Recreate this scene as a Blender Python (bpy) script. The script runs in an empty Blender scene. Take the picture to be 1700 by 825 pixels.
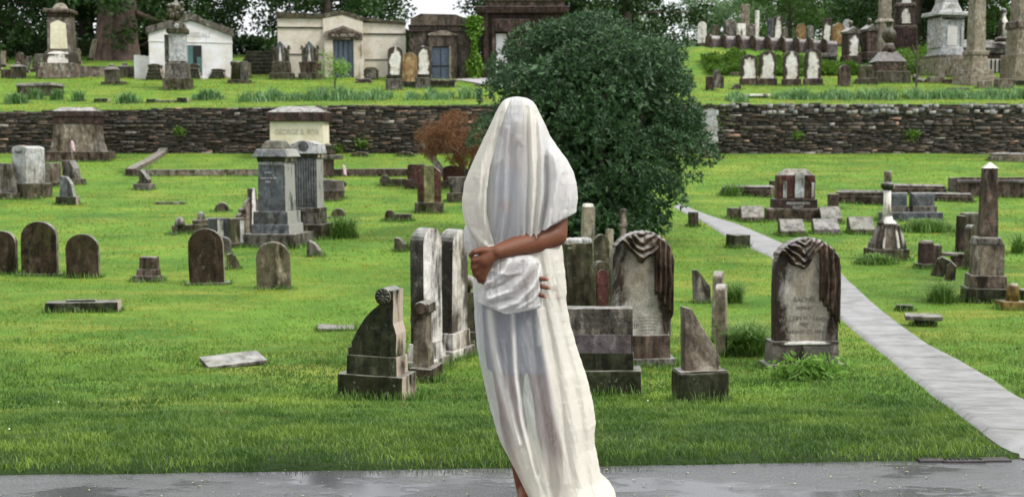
import bpy, bmesh, math, random
import numpy as np
from mathutils import Vector, Matrix, noise as mnoise

# ---------------------------------------------------------------- camera, sky, sun, exposure
W, H, F = 1700.0, 825.0, 2000.0
CAMZ = 1.5
PITCH = math.atan((412.5 - 245.0) / F)
scene = bpy.context.scene
C = scene.collection
cam_d = bpy.data.cameras.new("camera")
cam = bpy.data.objects.new("camera", cam_d)
C.objects.link(cam)
cam.location = (0, 0, CAMZ)
cam.rotation_euler = (math.pi / 2 - PITCH, 0, 0)
cam_d.sensor_width = 36.0
cam_d.lens = 36.0 * F / W
cam_d.clip_start = 0.1
cam_d.clip_end = 3000
cam_d.dof.use_dof = True
cam_d.dof.focus_distance = 5.6
cam_d.dof.aperture_fstop = 5.0
scene.camera = cam

SUN_EL, SUN_AZ = math.radians(48), math.radians(112)      # azimuth clockwise from the view direction (+Y)
w = bpy.data.worlds.new("World")
scene.world = w
w.use_nodes = True
nt = w.node_tree
nt.nodes.clear()
sky = nt.nodes.new('ShaderNodeTexSky')
sky.sky_type = 'NISHITA'
sky.sun_disc = False
sky.sun_elevation = SUN_EL
sky.sun_rotation = SUN_AZ
sky.air_density = 1.2
sky.dust_density = 2.0
tcw = nt.nodes.new('ShaderNodeTexCoord')
nzw = nt.nodes.new('ShaderNodeTexNoise')
nzw.inputs['Scale'].default_value = 2.0
nzw.inputs['Detail'].default_value = 5
rw = nt.nodes.new('ShaderNodeValToRGB')
rw.color_ramp.elements[0].position = 0.3
rw.color_ramp.elements[0].color = (7.4, 7.55, 7.8, 1)
rw.color_ramp.elements[1].position = 0.7
rw.color_ramp.elements[1].color = (9.6, 9.7, 9.8, 1)
mxw = nt.nodes.new('ShaderNodeMix')
mxw.data_type = 'RGBA'
mxw.inputs[0].default_value = 0.86
bg = nt.nodes.new('ShaderNodeBackground')
bg.inputs['Strength'].default_value = 0.105
ow = nt.nodes.new('ShaderNodeOutputWorld')
nt.links.new(tcw.outputs['Generated'], nzw.inputs['Vector'])
nt.links.new(nzw.outputs[0], rw.inputs[0])
nt.links.new(sky.outputs[0], mxw.inputs[6])
# overcast sky: the cloud layer is about twice as bright overhead as at the horizon
sz = nt.nodes.new('ShaderNodeSeparateXYZ'); nt.links.new(tcw.outputs['Generated'], sz.inputs[0])
mr = nt.nodes.new('ShaderNodeMapRange'); mr.inputs[1].default_value = 0.15; mr.inputs[2].default_value = 0.95; mr.inputs[3].default_value = 1.0; mr.inputs[4].default_value = 2.3
nt.links.new(sz.outputs[2], mr.inputs[0])
vm = nt.nodes.new('ShaderNodeVectorMath'); vm.operation = 'SCALE'
nt.links.new(rw.outputs[0], vm.inputs[0]); nt.links.new(mr.outputs[0], vm.inputs['Scale'])
nt.links.new(vm.outputs[0], mxw.inputs[7])
nt.links.new(mxw.outputs[2], bg.inputs['Color'])
nt.links.new(bg.outputs[0], ow.inputs[0])

sl = bpy.data.lights.new("sun", 'SUN')
sl.energy = 2.9
sl.angle = math.radians(12)
sl.color = (1.0, 0.96, 0.90)
so = bpy.data.objects.new("sun", sl)
C.objects.link(so)
sd = Vector((math.sin(SUN_AZ) * math.cos(SUN_EL), math.cos(SUN_AZ) * math.cos(SUN_EL), math.sin(SUN_EL)))
so.rotation_euler = sd.to_track_quat('Z', 'Y').to_euler()
so.location = (20, -10, 30)
scene.view_settings.view_transform = 'Standard'
scene.view_settings.look = 'None'
scene.view_settings.gamma = 1
scene.view_settings.use_curve_mapping = False
scene.view_settings.exposure = 0.42

# ---------------------------------------------------------------- helpers
rng = np.random.default_rng(7)
random.seed(7)

def sstep(x, a, b):
    t = np.clip((np.asarray(x, float) - a) / (b - a), 0, 1)
    return t * t * (3 - 2 * t)

def _hash(ix, iy, seed):
    n = (ix * 374761393 + iy * 668265263 + seed * 1442695041) & 0x7fffffff
    n = ((n ^ (n >> 13)) * 1274126177) & 0x7fffffff
    return ((n ^ (n >> 16)) & 0xffff) / 65535.0

def vnoise(x, y, seed=0):
    x = np.asarray(x, float); y = np.asarray(y, float)
    ix = np.floor(x).astype(np.int64); iy = np.floor(y).astype(np.int64)
    fx = x - ix; fy = y - iy
    fx = fx * fx * (3 - 2 * fx); fy = fy * fy * (3 - 2 * fy)
    a = _hash(ix, iy, seed); b = _hash(ix + 1, iy, seed)
    c = _hash(ix, iy + 1, seed); d = _hash(ix + 1, iy + 1, seed)
    return (a * (1 - fx) + b * fx) * (1 - fy) + (c * (1 - fx) + d * fx) * fy

def fnoise(x, y, seed=0, oct=3):
    r = 0; amp = 0.5
    for k in range(oct):
        r = r + amp * (vnoise(x * 2 ** k, y * 2 ** k, seed + k * 17) - 0.5) * 2
        amp *= 0.5
    return r

_ty = np.arange(-60, 46.6, 0.1)
_tz = np.interp(_ty, [-60, 5.5, 5.56, 5.75, 6.5, 7.5, 9, 10.5, 12, 14, 16, 20, 25, 30, 35, 39, 46, 47],
                [-.06, -.06, .02, .015, -.06, -.2, -.42, -.58, -.66, -.72, -.72, -.67, -.5, -.22, .2, .62, 1.27, 1.37])
_k = np.exp(-np.linspace(-2, 2, 21) ** 2); _k /= _k.sum()
_sm = np.convolve(np.pad(_tz, 10, mode='edge'), _k, mode='valid')
_tz = np.where(_ty > 8.5, _sm, _tz)

def ground(x, y):
    x = np.asarray(x, float); y = np.asarray(y, float)
    ye = y - 0.06 * np.clip(x, -5, 5) * (1 - sstep(y, 6.2, 12))
    lo = np.interp(ye, _ty, _tz)
    lo = lo + 0.035 * fnoise(x / 3.1, y / 3.1, 3, 2) * sstep(y, 7, 11)
    lft = np.interp(y, [46, 50, 54, 58, 62, 64, 68, 75, 90, 120, 900], [3.05, 3.45, 3.95, 4.5, 5.0, 5.25, 5.8, 6.9, 8.3, 9.0, 9.0])
    rgt = np.interp(y, [46, 50, 54, 58, 62, 65.5, 69, 71, 80, 100, 130, 900], [3.05, 3.45, 3.95, 4.5, 5.0, 5.45, 7.15, 7.35, 8.0, 9.0, 9.5, 9.5])
    r = sstep(x, 8.2, 10.4)
    up = lft * (1 - r) + rgt * r
    up = up + (sstep(y, 60, 50)) * (-0.22 * sstep(x, -6, -21) + 0.06 * sstep(x, -8, 2)) \
        + 0.05 * fnoise(x / 3.7, y / 3.7, 9, 2) * sstep(y, 47, 49)
    u = sstep(y, 46.2, 46.4)
    far = 6.0 * sstep(y, 300, 1500)
    return lo * (1 - u) + up * u - far * 0

def ray(px, py):
    cx = (px - W / 2) / F; cy = (H / 2 - py) / F
    return Vector((cx, math.cos(PITCH) + cy * math.sin(PITCH), -math.sin(PITCH) + cy * math.cos(PITCH)))

def at(px, py):
    """the place on the ground seen at this spot of the photograph"""
    d = ray(px, py)
    ts = np.arange(3.0, 160, 0.02)
    X = d.x * ts; Y = d.y * ts; Z = CAMZ + d.z * ts
    g = ground(X, Y)
    i = np.argmax(Z <= g)
    if Z[i] > g[i]:
        i = len(ts) - 1
    return float(X[i]), float(Y[i]), float(g[i])

def onplane(px, py, y):
    d = ray(px, py)
    t = y / d.y
    return Vector((d.x * t, y, CAMZ + d.z * t))

def tag(o, label=None, cat=None, group=None, kind=None):
    if label: o['label'] = label
    if cat: o['category'] = cat
    if group: o['group'] = group
    if kind: o['kind'] = kind
    return o

def link(name, me, mat=None, parent=None):
    o = bpy.data.objects.new(name, me)
    C.objects.link(o)
    if mat:
        me.materials.append(mat)
    if parent:
        o.parent = parent
    return o

def mesh_np(name, V, Fc, smooth=False):
    """V (n,3) array, Fc (m,k) index array"""
    me = bpy.data.meshes.new(name)
    V = np.ascontiguousarray(V, dtype=np.float32); Fc = np.ascontiguousarray(Fc, dtype=np.int32)
    me.vertices.add(len(V)); me.vertices.foreach_set('co', V.ravel())
    k = Fc.shape[1]
    me.loops.add(Fc.size); me.loops.foreach_set('vertex_index', Fc.ravel())
    me.polygons.add(len(Fc))
    me.polygons.foreach_set('loop_start', np.arange(0, Fc.size, k, dtype=np.int32))
    me.update(calc_edges=True)
    if smooth:
        me.polygons.foreach_set('use_smooth', np.ones(len(Fc), dtype=bool))
    return me

def bmo(name, bm, mat, parent=None, smooth=False):
    if mat is not None and mat.get('worn') and not smooth and len(bm.verts) > 8:
        # old stone is never quite square: subdivide long edges, then knock every point a few millimetres
        sz = max(max(abs(v.co.x) for v in bm.verts), 0.05)
        L = max(0.05, sz * 0.28)
        bmesh.ops.triangulate(bm, faces=[f for f in bm.faces if len(f.verts) > 4])
        for _ in range(2):
            es = [e for e in bm.edges if e.calc_length() > L]
            if es and len(bm.verts) < 2500: bmesh.ops.subdivide_edges(bm, edges=es, cuts=1)
        sx, sy = sum(map(ord, name)) % 17, len(bm.verts) % 23
        amp = min(0.010, 0.0035 + 0.006 * sz)
        for v in bm.verts:
            q = Vector((v.co.x * 7 + sx, v.co.y * 7 + sy, v.co.z * 7))
            dv = mnoise.noise_vector(q) * amp + mnoise.noise_vector(q * 4.1) * amp * 0.35
            v.co += Vector((dv.x, dv.y * 0.15, dv.z))
    bmesh.ops.recalc_face_normals(bm, faces=bm.faces)
    me = bpy.data.meshes.new(name)
    bm.to_mesh(me); bm.free()
    if smooth:
        me.polygons.foreach_set('use_smooth', np.ones(len(me.polygons), dtype=bool))
    return link(name, me, mat, parent)

def fr(bm, cx, cy, z0, z1, w0, d0, w1=None, d1=None, bev=0.01, dx=0, seg=2):
    """a tapered block"""
    w1 = w0 if w1 is None else w1; d1 = d0 if d1 is None else d1
    vs = []
    for z, ww, dd, ox in ((z0, w0, d0, 0), (z1, w1, d1, dx)):
        for sx, sy in ((-1, -1), (1, -1), (1, 1), (-1, 1)):
            vs.append(bm.verts.new((cx + ox + sx * ww / 2, cy + sy * dd / 2, z)))
    fs = [bm.faces.new([vs[i] for i in q]) for q in ((3, 2, 1, 0), (4, 5, 6, 7), (0, 1, 5, 4), (1, 2, 6, 5), (2, 3, 7, 6), (3, 0, 4, 7))]
    bv = min(bev, 0.3 * min(w1, d1, w0, d0, abs(z1 - z0)))
    if bv > 0.0006:
        es = list({e for f in fs for e in f.edges})
        bmesh.ops.bevel(bm, geom=es, offset=bv, segments=seg, affect='EDGES', profile=0.6)

def prism(bm, pts, y0, y1, bev=0.008, seg=2):
    vs = [bm.verts.new((p[0], y0, p[1])) for p in pts]
    f = bm.faces.new(vs)
    r = bmesh.ops.extrude_face_region(bm, geom=[f])
    nv = [g for g in r['geom'] if isinstance(g, bmesh.types.BMVert)]
    for v in nv: v.co.y = y1
    if bev > 0:
        es = set()
        nf = [g for g in r['geom'] if isinstance(g, bmesh.types.BMFace)]
        for ff in nf + [f]:
            for e in ff.edges: es.add(e)
        bmesh.ops.bevel(bm, geom=list(es), offset=bev, segments=seg, affect='EDGES', profile=0.6)

def lathe(bm, prof, seg=20, cx=0, cy=0, sq=1.0):
    rings = []
    for r, z in prof:
        rings.append([bm.verts.new((cx + r * math.cos(2 * math.pi * k / seg), cy + sq * r * math.sin(2 * math.pi * k / seg), z)) for k in range(seg)])
    for a, b in zip(rings[:-1], rings[1:]):
        for k in range(seg):
            bm.faces.new((a[k], a[(k + 1) % seg], b[(k + 1) % seg], b[k]))
    bm.faces.new(rings[-1]); bm.faces.new(list(reversed(rings[0])))

def tube_np(pts, rad, seg=8):
    pts = [Vector(p) for p in pts]
    V = []; Fc = []
    for i, p in enumerate(pts):
        t = (pts[min(i + 1, len(pts) - 1)] - pts[max(i - 1, 0)]).normalized()
        a = t.cross(Vector((0.31, 0.9, 0.2))).normalized(); b = t.cross(a)
        for k in range(seg):
            an = 2 * math.pi * k / seg
            V.append(p + (a * math.cos(an) + b * math.sin(an)) * rad[i])
    for i in range(len(pts) - 1):
        for k in range(seg):
            Fc.append((i * seg + k, i * seg + (k + 1) % seg, (i + 1) * seg + (k + 1) % seg, (i + 1) * seg + k))
    return V, Fc

def join_np(parts):
    V = []; Fc = []; o = 0
    for v, f in parts:
        V.extend(v); Fc.extend([tuple(i + o for i in q) for q in f]); o = len(V)
    return np.array([tuple(v) for v in V]), np.array(Fc)

# ---------------------------------------------------------------- materials
class NT:
    def __init__(s, name):
        s.m = bpy.data.materials.new(name); s.m.use_nodes = True
        s.t = s.m.node_tree; s.t.nodes.clear()
        s.out = s.t.nodes.new('ShaderNodeOutputMaterial')
    def n(s, typ, **kw):
        nd = s.t.nodes.new(typ)
        for k, v in kw.items(): setattr(nd, k, v)
        return nd
    def l(s, a, b): s.t.links.new(a, b)
    def val(s, sock, v):
        if isinstance(v, bpy.types.NodeSocket): s.l(v, sock)
        else: sock.default_value = v
    def noise(s, vec, scale, detail=4, rough=0.55, dist=0.0):
        nd = s.n('ShaderNodeTexNoise'); s.l(vec, nd.inputs['Vector'])
        nd.inputs['Scale'].default_value = scale; nd.inputs['Detail'].default_value = detail
        nd.inputs['Roughness'].default_value = rough; nd.inputs['Distortion'].default_value = dist
        return nd.outputs[0]
    def ramp(s, fac, a, b, c0=(0, 0, 0, 1), c1=(1, 1, 1, 1)):
        nd = s.n('ShaderNodeValToRGB'); s.l(fac, nd.inputs[0])
        e = nd.color_ramp.elements
        e[0].position = a; e[1].position = b; e[0].color = c0; e[1].color = c1
        return nd.outputs[0]
    def mix(s, f, a, b, mode='MIX'):
        nd = s.n('ShaderNodeMix', data_type='RGBA', blend_type=mode)
        s.val(nd.inputs[0], f)
        for k, v in ((6, a), (7, b)):
            if isinstance(v, tuple) and len(v) == 3: v = v + (1,)
            s.val(nd.inputs[k], v)
        return nd.outputs[2]
    def math(s, op, a, b=0.5, clamp=False):
        nd = s.n('ShaderNodeMath', operation=op, use_clamp=clamp)
        s.val(nd.inputs[0], a); s.val(nd.inputs[1], b)
        return nd.outputs[0]
    def mapv(s, vec, scale=(1, 1, 1), loc=None):
        nd = s.n('ShaderNodeMapping'); s.l(vec, nd.inputs[0])
        nd.inputs['Scale'].default_value = scale
        if loc is not None: s.l(loc, nd.inputs['Location'])
        return nd.outputs[0]
    def bump(s, h, strength=0.3, dist=0.02, nrm=None):
        nd = s.n('ShaderNodeBump'); s.l(h, nd.inputs['Height'])
        nd.inputs['Strength'].default_value = strength; nd.inputs['Distance'].default_value = dist
        if nrm: s.l(nrm, nd.inputs['Normal'])
        return nd.outputs[0]
    def pbsdf(s, col, rough=0.6, nrm=None, spec=0.5, metal=0.0, **kw):
        nd = s.n('ShaderNodeBsdfPrincipled')
        if isinstance(col, tuple) and len(col) == 3: col = col + (1,)
        s.val(nd.inputs['Base Color'], col); s.val(nd.inputs['Roughness'], rough)
        s.val(nd.inputs['Metallic'], metal)
        s.val(nd.inputs['Specular IOR Level'], spec)
        if nrm: s.l(nrm, nd.inputs['Normal'])
        s.l(nd.outputs[0], s.out.inputs[0])
        return nd

def stone(name, base, dark, streak=0.5, moss=0.35, mosscol=(0.07, 0.085, 0.02), rough=0.55, halo=0.0, sidedark=0.0, speck=0.35,
          lichen=0.15, sscale=1.0, side2=None, patch=1.0, pale=0.55):
    """weathered stone: vertical stain streaks, speckle, lichen, moss on the ledges, stained rim (halo)"""
    s = NT(name); s.m['worn'] = 1 if patch > 0.3 else 0
    tc = s.n('ShaderNodeTexCoord'); oi = s.n('ShaderNodeObjectInfo')
    off = s.n('ShaderNodeCombineXYZ')
    wht = sum(base) > 1.2
    if not wht: base = tuple(v * 0.62 for v in base); dark = tuple(v * 0.6 for v in dark)
    r = s.math('MULTIPLY', oi.outputs['Random'], 37.0)
    for k in range(3): s.l(r, off.inputs[k])
    P = s.mapv(tc.outputs['Object'], (1, 1, 1), off.outputs[0])
    PS = s.mapv(P, (1, 1, 0.16))
    n1 = s.noise(PS, 9.0 * sscale, 6, 0.6, 0.3)
    n2 = s.noise(P, 2.6 * sscale, 5, 0.6, 0.5)
    st = s.math('ADD', s.math('MULTIPLY', n1, 0.6), s.math('MULTIPLY', n2, 0.4))
    f = s.ramp(st, 0.60 - 0.22 * streak, 0.70 - 0.2 * streak)
    if halo:
        g = s.n('ShaderNodeSeparateXYZ'); s.l(tc.outputs['Generated'], g.inputs[0])
        dx = s.math('ABSOLUTE', s.math('SUBTRACT', g.outputs[0], 0.52))
        dz = s.math('MAXIMUM', s.math('SUBTRACT', g.outputs[2], 0.40), 0.0)
        d = s.math('ADD', s.math('MULTIPLY', s.math('MULTIPLY', dx, dx), 3.4), s.math('MULTIPLY', s.math('MULTIPLY', dz, dz), 1.5))
        d = s.math('ADD', d, s.math('MULTIPLY', s.math('SUBTRACT', n2, 0.5), 1.3))
        d = s.math('ADD', d, s.math('MULTIPLY', s.math('SUBTRACT', n1, 0.5), 0.7))
        hf = s.ramp(d, 0.24, 0.46)
        f = s.mix(halo, f, hf)
    col = s.mix(f, base, dark)
    if not wht and pale:
        pm = s.noise(s.mapv(P, (1, 1, 0.4)), 5.5 * sscale, 8, 0.72, 0.8)
        pc = tuple(min(0.5, v * 3.0 + 0.03) for v in base)
        col = s.mix(s.math('MULTIPLY', s.ramp(pm, 0.50, 0.66), pale), col, pc)
    big = s.noise(P, 1.3, 3)
    col = s.mix(s.ramp(big, 0.35, 0.7), col, s.mix(0.75, col, (0.75, 0.68, 0.55), 'MULTIPLY'))
    pt = s.noise(P, 6.5, 7, 0.72, 0.6)
    col = s.mix(1.0, col, s.ramp(pt, 0.34, 0.66, (1 - .58 * patch, 1 - .60 * patch, 1 - .62 * patch, 1), (1 + .35 * patch, 1 + .33 * patch, 1 + .3 * patch, 1)), 'MULTIPLY')
    sp = s.noise(P, 55.0, 6, 0.75)
    spc = s.ramp(sp, 0.3, 0.72, (1 - speck * 1.3,) * 3 + (1,), (1 + speck * 0.7,) * 3 + (1,))
    col = s.mix(1.0, col, spc, 'MULTIPLY')
    li = s.ramp(s.noise(P, 13.0, 6, 0.7), 0.62, 0.68)
    col = s.mix(s.math('MULTIPLY', li, lichen), col, (0.42, 0.44, 0.34))
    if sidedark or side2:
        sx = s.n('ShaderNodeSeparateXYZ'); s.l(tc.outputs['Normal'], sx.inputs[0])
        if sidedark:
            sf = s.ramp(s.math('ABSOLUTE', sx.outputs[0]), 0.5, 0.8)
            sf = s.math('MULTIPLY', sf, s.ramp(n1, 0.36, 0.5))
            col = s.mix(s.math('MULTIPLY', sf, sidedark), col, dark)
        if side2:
            col = s.mix(s.ramp(sx.outputs[0], 0.5, 0.8), col, s.mix(f, side2, dark))  # right-hand faces paler: less stain, and side light put into the colour
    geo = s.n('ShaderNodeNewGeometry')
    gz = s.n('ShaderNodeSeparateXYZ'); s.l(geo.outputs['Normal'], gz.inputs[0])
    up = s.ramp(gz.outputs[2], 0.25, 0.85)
    col = s.mix(s.math('MULTIPLY', s.math('MULTIPLY', up, s.ramp(pt, 0.38, 0.55)), 0.5), col, (0.36, 0.35, 0.32))  # paler up-facing faces: gleam of wet stone under the sky put into the colour
    mn = s.ramp(s.noise(P, 7.0, 6, 0.7), 0.42, 0.6)
    mf = s.math('ADD', s.math('MULTIPLY', up, 0.55), s.ramp(n2, 0.52, 0.7))
    mf = s.math('MULTIPLY', s.math('MULTIPLY', mf, mn), moss, True)
    col = s.mix(mf, col, mosscol)
    hb = s.math('ADD', s.math('MULTIPLY', sp, 0.5), s.math('MULTIPLY', s.noise(P, 14, 5, 0.65), 1.0))
    b = s.bump(hb, 0.55, 0.012)
    rr = s.math('SUBTRACT', rough, s.math('MULTIPLY', up, 0.22))
    s.pbsdf(col, rr, b, s.math('ADD', 0.14, s.math('MULTIPLY', up, 0.45)))
    return s.m

def plain(name, col, rough=0.6, noise=0.3, scale=20, metal=0.0, bump=0.2, spec=0.5):
    s = NT(name)
    tc = s.n('ShaderNodeTexCoord')
    n = s.noise(tc.outputs['Object'], scale, 5)
    c = s.mix(s.ramp(n, 0.3, 0.7), tuple(v * (1 - noise) for v in col), tuple(min(1, v * (1 + noise)) for v in col))
    s.pbsdf(c, rough, s.bump(n, bump, 0.01), spec, metal)
    return s.m

def leafmat(name, a, b, trans=0.3, rough=0.45, spec=0.35, patch=None):
    s = NT(name)
    geo = s.n('ShaderNodeNewGeometry')
    ri = geo.outputs['Random Per Island']
    tc = s.n('ShaderNodeTexCoord')
    n = s.noise(tc.outputs['Object'], 1.6, 4)
    f = s.math('ADD', s.math('MULTIPLY', ri, 0.55), s.math('MULTIPLY', s.math('SUBTRACT', n, 0.25), 0.8), True)
    col = s.mix(f, a, b)
    if patch and len(patch) > 2:
        dn = s.noise(geo.outputs['Position'], 1.9, 5, 0.6)
        col = s.mix(s.math('MULTIPLY', s.ramp(dn, 0.40, 0.56, (1, 1, 1, 1), (0, 0, 0, 1)), 0.7), col, patch[2])
        bn = s.noise(geo.outputs['Position'], 3.3, 6, 0.7)
        col = s.mix(s.math('MULTIPLY', s.ramp(bn, 0.60, 0.70), 0.55), col, (0.20, 0.14, 0.05))
    if patch:
        pn = s.noise(geo.outputs['Position'], patch[1], 4, 0.6)
        pn2 = s.noise(geo.outputs['Position'], patch[1] * 6.3, 4, 0.6)
        pf = s.math('ADD', s.math('MULTIPLY', pn, 0.65), s.math('MULTIPLY', pn2, 0.35))
        col = s.mix(s.ramp(pf, 0.47, 0.62), col, patch[0])
    p = s.pbsdf(col, rough, None, spec)
    tr = s.n('ShaderNodeBsdfTranslucent')
    s.l(col, tr.inputs[0])
    mx = s.n('ShaderNodeMixShader'); mx.inputs[0].default_value = trans
    s.l(p.outputs[0], mx.inputs[1]); s.l(tr.outputs[0], mx.inputs[2]); s.l(mx.outputs[0], s.out.inputs[0])
    return s.m

M = {}
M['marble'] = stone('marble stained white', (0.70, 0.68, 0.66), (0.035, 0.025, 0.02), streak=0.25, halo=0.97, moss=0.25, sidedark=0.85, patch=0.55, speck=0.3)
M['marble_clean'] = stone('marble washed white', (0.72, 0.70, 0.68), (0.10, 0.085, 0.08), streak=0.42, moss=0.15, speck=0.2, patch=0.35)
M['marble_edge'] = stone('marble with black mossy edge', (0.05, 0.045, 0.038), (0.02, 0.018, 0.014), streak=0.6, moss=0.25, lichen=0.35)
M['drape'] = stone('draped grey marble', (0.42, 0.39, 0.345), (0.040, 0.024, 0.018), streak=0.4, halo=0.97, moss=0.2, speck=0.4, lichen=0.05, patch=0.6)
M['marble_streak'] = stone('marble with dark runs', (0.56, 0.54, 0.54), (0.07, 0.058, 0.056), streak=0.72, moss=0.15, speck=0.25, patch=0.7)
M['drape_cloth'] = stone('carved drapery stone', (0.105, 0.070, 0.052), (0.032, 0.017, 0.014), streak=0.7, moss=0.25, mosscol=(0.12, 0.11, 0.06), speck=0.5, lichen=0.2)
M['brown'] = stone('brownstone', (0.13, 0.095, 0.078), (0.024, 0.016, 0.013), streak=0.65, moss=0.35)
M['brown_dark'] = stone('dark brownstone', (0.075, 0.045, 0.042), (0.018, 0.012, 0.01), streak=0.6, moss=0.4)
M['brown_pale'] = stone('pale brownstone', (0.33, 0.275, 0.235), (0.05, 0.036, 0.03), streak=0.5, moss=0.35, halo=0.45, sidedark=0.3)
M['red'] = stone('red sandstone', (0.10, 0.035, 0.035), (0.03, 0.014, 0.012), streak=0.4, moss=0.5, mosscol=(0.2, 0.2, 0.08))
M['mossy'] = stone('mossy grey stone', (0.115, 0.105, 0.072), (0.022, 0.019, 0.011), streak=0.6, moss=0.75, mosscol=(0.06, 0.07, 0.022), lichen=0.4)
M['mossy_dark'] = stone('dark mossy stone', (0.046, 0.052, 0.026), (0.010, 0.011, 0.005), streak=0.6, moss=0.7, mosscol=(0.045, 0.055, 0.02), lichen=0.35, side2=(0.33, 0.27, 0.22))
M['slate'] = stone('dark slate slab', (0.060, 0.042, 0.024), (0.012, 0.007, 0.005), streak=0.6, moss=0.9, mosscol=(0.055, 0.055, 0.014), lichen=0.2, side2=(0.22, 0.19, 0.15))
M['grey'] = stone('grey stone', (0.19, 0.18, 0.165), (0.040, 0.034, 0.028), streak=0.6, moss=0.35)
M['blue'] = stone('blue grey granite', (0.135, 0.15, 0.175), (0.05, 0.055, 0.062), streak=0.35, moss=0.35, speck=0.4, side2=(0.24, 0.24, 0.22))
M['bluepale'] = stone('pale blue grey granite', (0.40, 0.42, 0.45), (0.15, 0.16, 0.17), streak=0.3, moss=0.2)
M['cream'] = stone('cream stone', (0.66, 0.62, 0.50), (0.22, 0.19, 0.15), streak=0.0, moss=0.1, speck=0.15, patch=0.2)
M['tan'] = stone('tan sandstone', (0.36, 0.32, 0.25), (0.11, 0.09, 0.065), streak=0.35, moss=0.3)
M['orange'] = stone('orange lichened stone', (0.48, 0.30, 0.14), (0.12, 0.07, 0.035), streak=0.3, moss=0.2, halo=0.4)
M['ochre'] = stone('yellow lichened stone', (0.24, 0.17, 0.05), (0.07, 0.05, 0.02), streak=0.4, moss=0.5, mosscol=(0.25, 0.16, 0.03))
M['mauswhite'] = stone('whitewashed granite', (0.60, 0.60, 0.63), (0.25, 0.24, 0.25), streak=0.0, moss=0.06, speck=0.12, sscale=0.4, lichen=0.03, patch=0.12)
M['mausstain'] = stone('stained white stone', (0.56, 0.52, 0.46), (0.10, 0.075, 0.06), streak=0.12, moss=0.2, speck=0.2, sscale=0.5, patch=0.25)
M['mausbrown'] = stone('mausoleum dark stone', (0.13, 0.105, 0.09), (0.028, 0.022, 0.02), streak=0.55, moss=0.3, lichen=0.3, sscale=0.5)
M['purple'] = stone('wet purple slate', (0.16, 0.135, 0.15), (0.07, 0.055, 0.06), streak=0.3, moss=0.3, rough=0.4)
M['letters'] = plain('dark cut letters', (0.05, 0.043, 0.038), 0.8)  # dark colour of the lettering
M['letters_pale'] = plain('pale cut letters', (0.42, 0.42, 0.42), 0.8)
M['letters_cream'] = plain('worn letters', (0.33, 0.30, 0.25), 0.8)
M['door'] = plain('blue green painted metal door', (0.045, 0.065, 0.10), 0.5, 0.3, 6)
M['teal'] = plain('verdigris bronze door', (0.04, 0.10, 0.10), 0.4, 0.3, 6)
M['black'] = plain('dark opening', (0.008, 0.008, 0.008), 0.9)
M['iron'] = plain('wet rusted iron', (0.035, 0.03, 0.03), 0.45, 0.4, 40, 0.3)
M['bark'] = plain('tree bark', (0.075, 0.055, 0.045), 0.85, 0.5, 7, bump=0.9)
M['bark_pale'] = plain('pale mossy bark', (0.26, 0.25, 0.20), 0.8, 0.5, 9, bump=0.6)
M['bark_red'] = plain('ridged red brown bark', (0.07, 0.045, 0.036), 0.85, 0.5, 3, bump=0.9)

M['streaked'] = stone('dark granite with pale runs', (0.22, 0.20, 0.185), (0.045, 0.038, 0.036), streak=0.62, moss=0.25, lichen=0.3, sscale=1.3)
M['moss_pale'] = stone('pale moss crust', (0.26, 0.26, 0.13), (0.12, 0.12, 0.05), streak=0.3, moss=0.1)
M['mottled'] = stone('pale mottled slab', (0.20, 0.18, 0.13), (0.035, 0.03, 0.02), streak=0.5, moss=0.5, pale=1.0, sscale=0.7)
M['letters_worn'] = plain('shallow worn letters', (0.12, 0.108, 0.09), 0.8)
# ---------------------------------------------------------------- ground
def grid_lines():
    ys = list(np.arange(-8, 5.2, 1.2)) + list(np.arange(5.2, 6.2, 0.04)) + list(np.arange(6.2, 14, 0.18)) + list(np.arange(14, 46.0, 0.5)) \
        + [46.05, 46.2, 46.25, 46.3, 46.35, 46.4, 46.5] + list(np.arange(47, 72, 0.5)) + list(np.arange(72, 110, 2.0)) \
        + [115, 125, 140, 170, 220, 300, 450, 700, 1100, 1600]
    xs = [-900, -400, -200, -120, -80, -60] + list(np.arange(-48, -6, 1.0)) + list(np.arange(-6, 6, 0.25)) + list(np.arange(6, 48.1, 1.0)) + [60, 80, 120, 200, 400, 900]
    return np.array(xs), np.array(ys)
xs, ys = grid_lines()
X, Y = np.meshgrid(xs, ys)
Z = ground(X, Y)
V = np.stack([X, Y, Z], -1).reshape(-1, 3)
nx, ny = len(xs), len(ys)
ii = (np.arange(ny - 1)[:, None] * nx + np.arange(nx - 1)[None, :]).ravel()
Fc = np.stack([ii, ii + 1, ii + nx + 1, ii + nx], 1)
gme = mesh_np('ground', V, Fc, True)

s = NT('lawn soil and moss')
geo = s.n('ShaderNodeNewGeometry')
P = geo.outputs['Position']
n1 = s.noise(P, 0.55, 6, 0.62); n2 = s.noise(P, 2.7, 6, 0.7); n3 = s.noise(P, 24, 5, 0.7); n4 = s.noise(s.mapv(P, (0.5, 1.6, 1)), 0.9, 5, 0.65)
GREEN_A, GREEN_B, YEL, BRN = (0.055, 0.135, 0.018), (0.13, 0.235, 0.028), (0.24, 0.25, 0.045), (0.15, 0.10, 0.03)
col = s.mix(s.ramp(n1, 0.35, 0.65), GREEN_A, GREEN_B)
col = s.mix(s.math('MULTIPLY', s.ramp(n4, 0.50, 0.68), 0.75), col, YEL)
col = s.mix(s.math('MULTIPLY', s.ramp(n2, 0.60, 0.75), 0.45), col, BRN)
col = s.mix(1.0, col, s.ramp(n3, 0.3, 0.75, (0.55, 0.6, 0.5, 1), (1.25, 1.25, 1.2, 1)), 'MULTIPLY')
sepg = s.n('ShaderNodeSeparateXYZ'); s.l(P, sepg.inputs[0])
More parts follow.
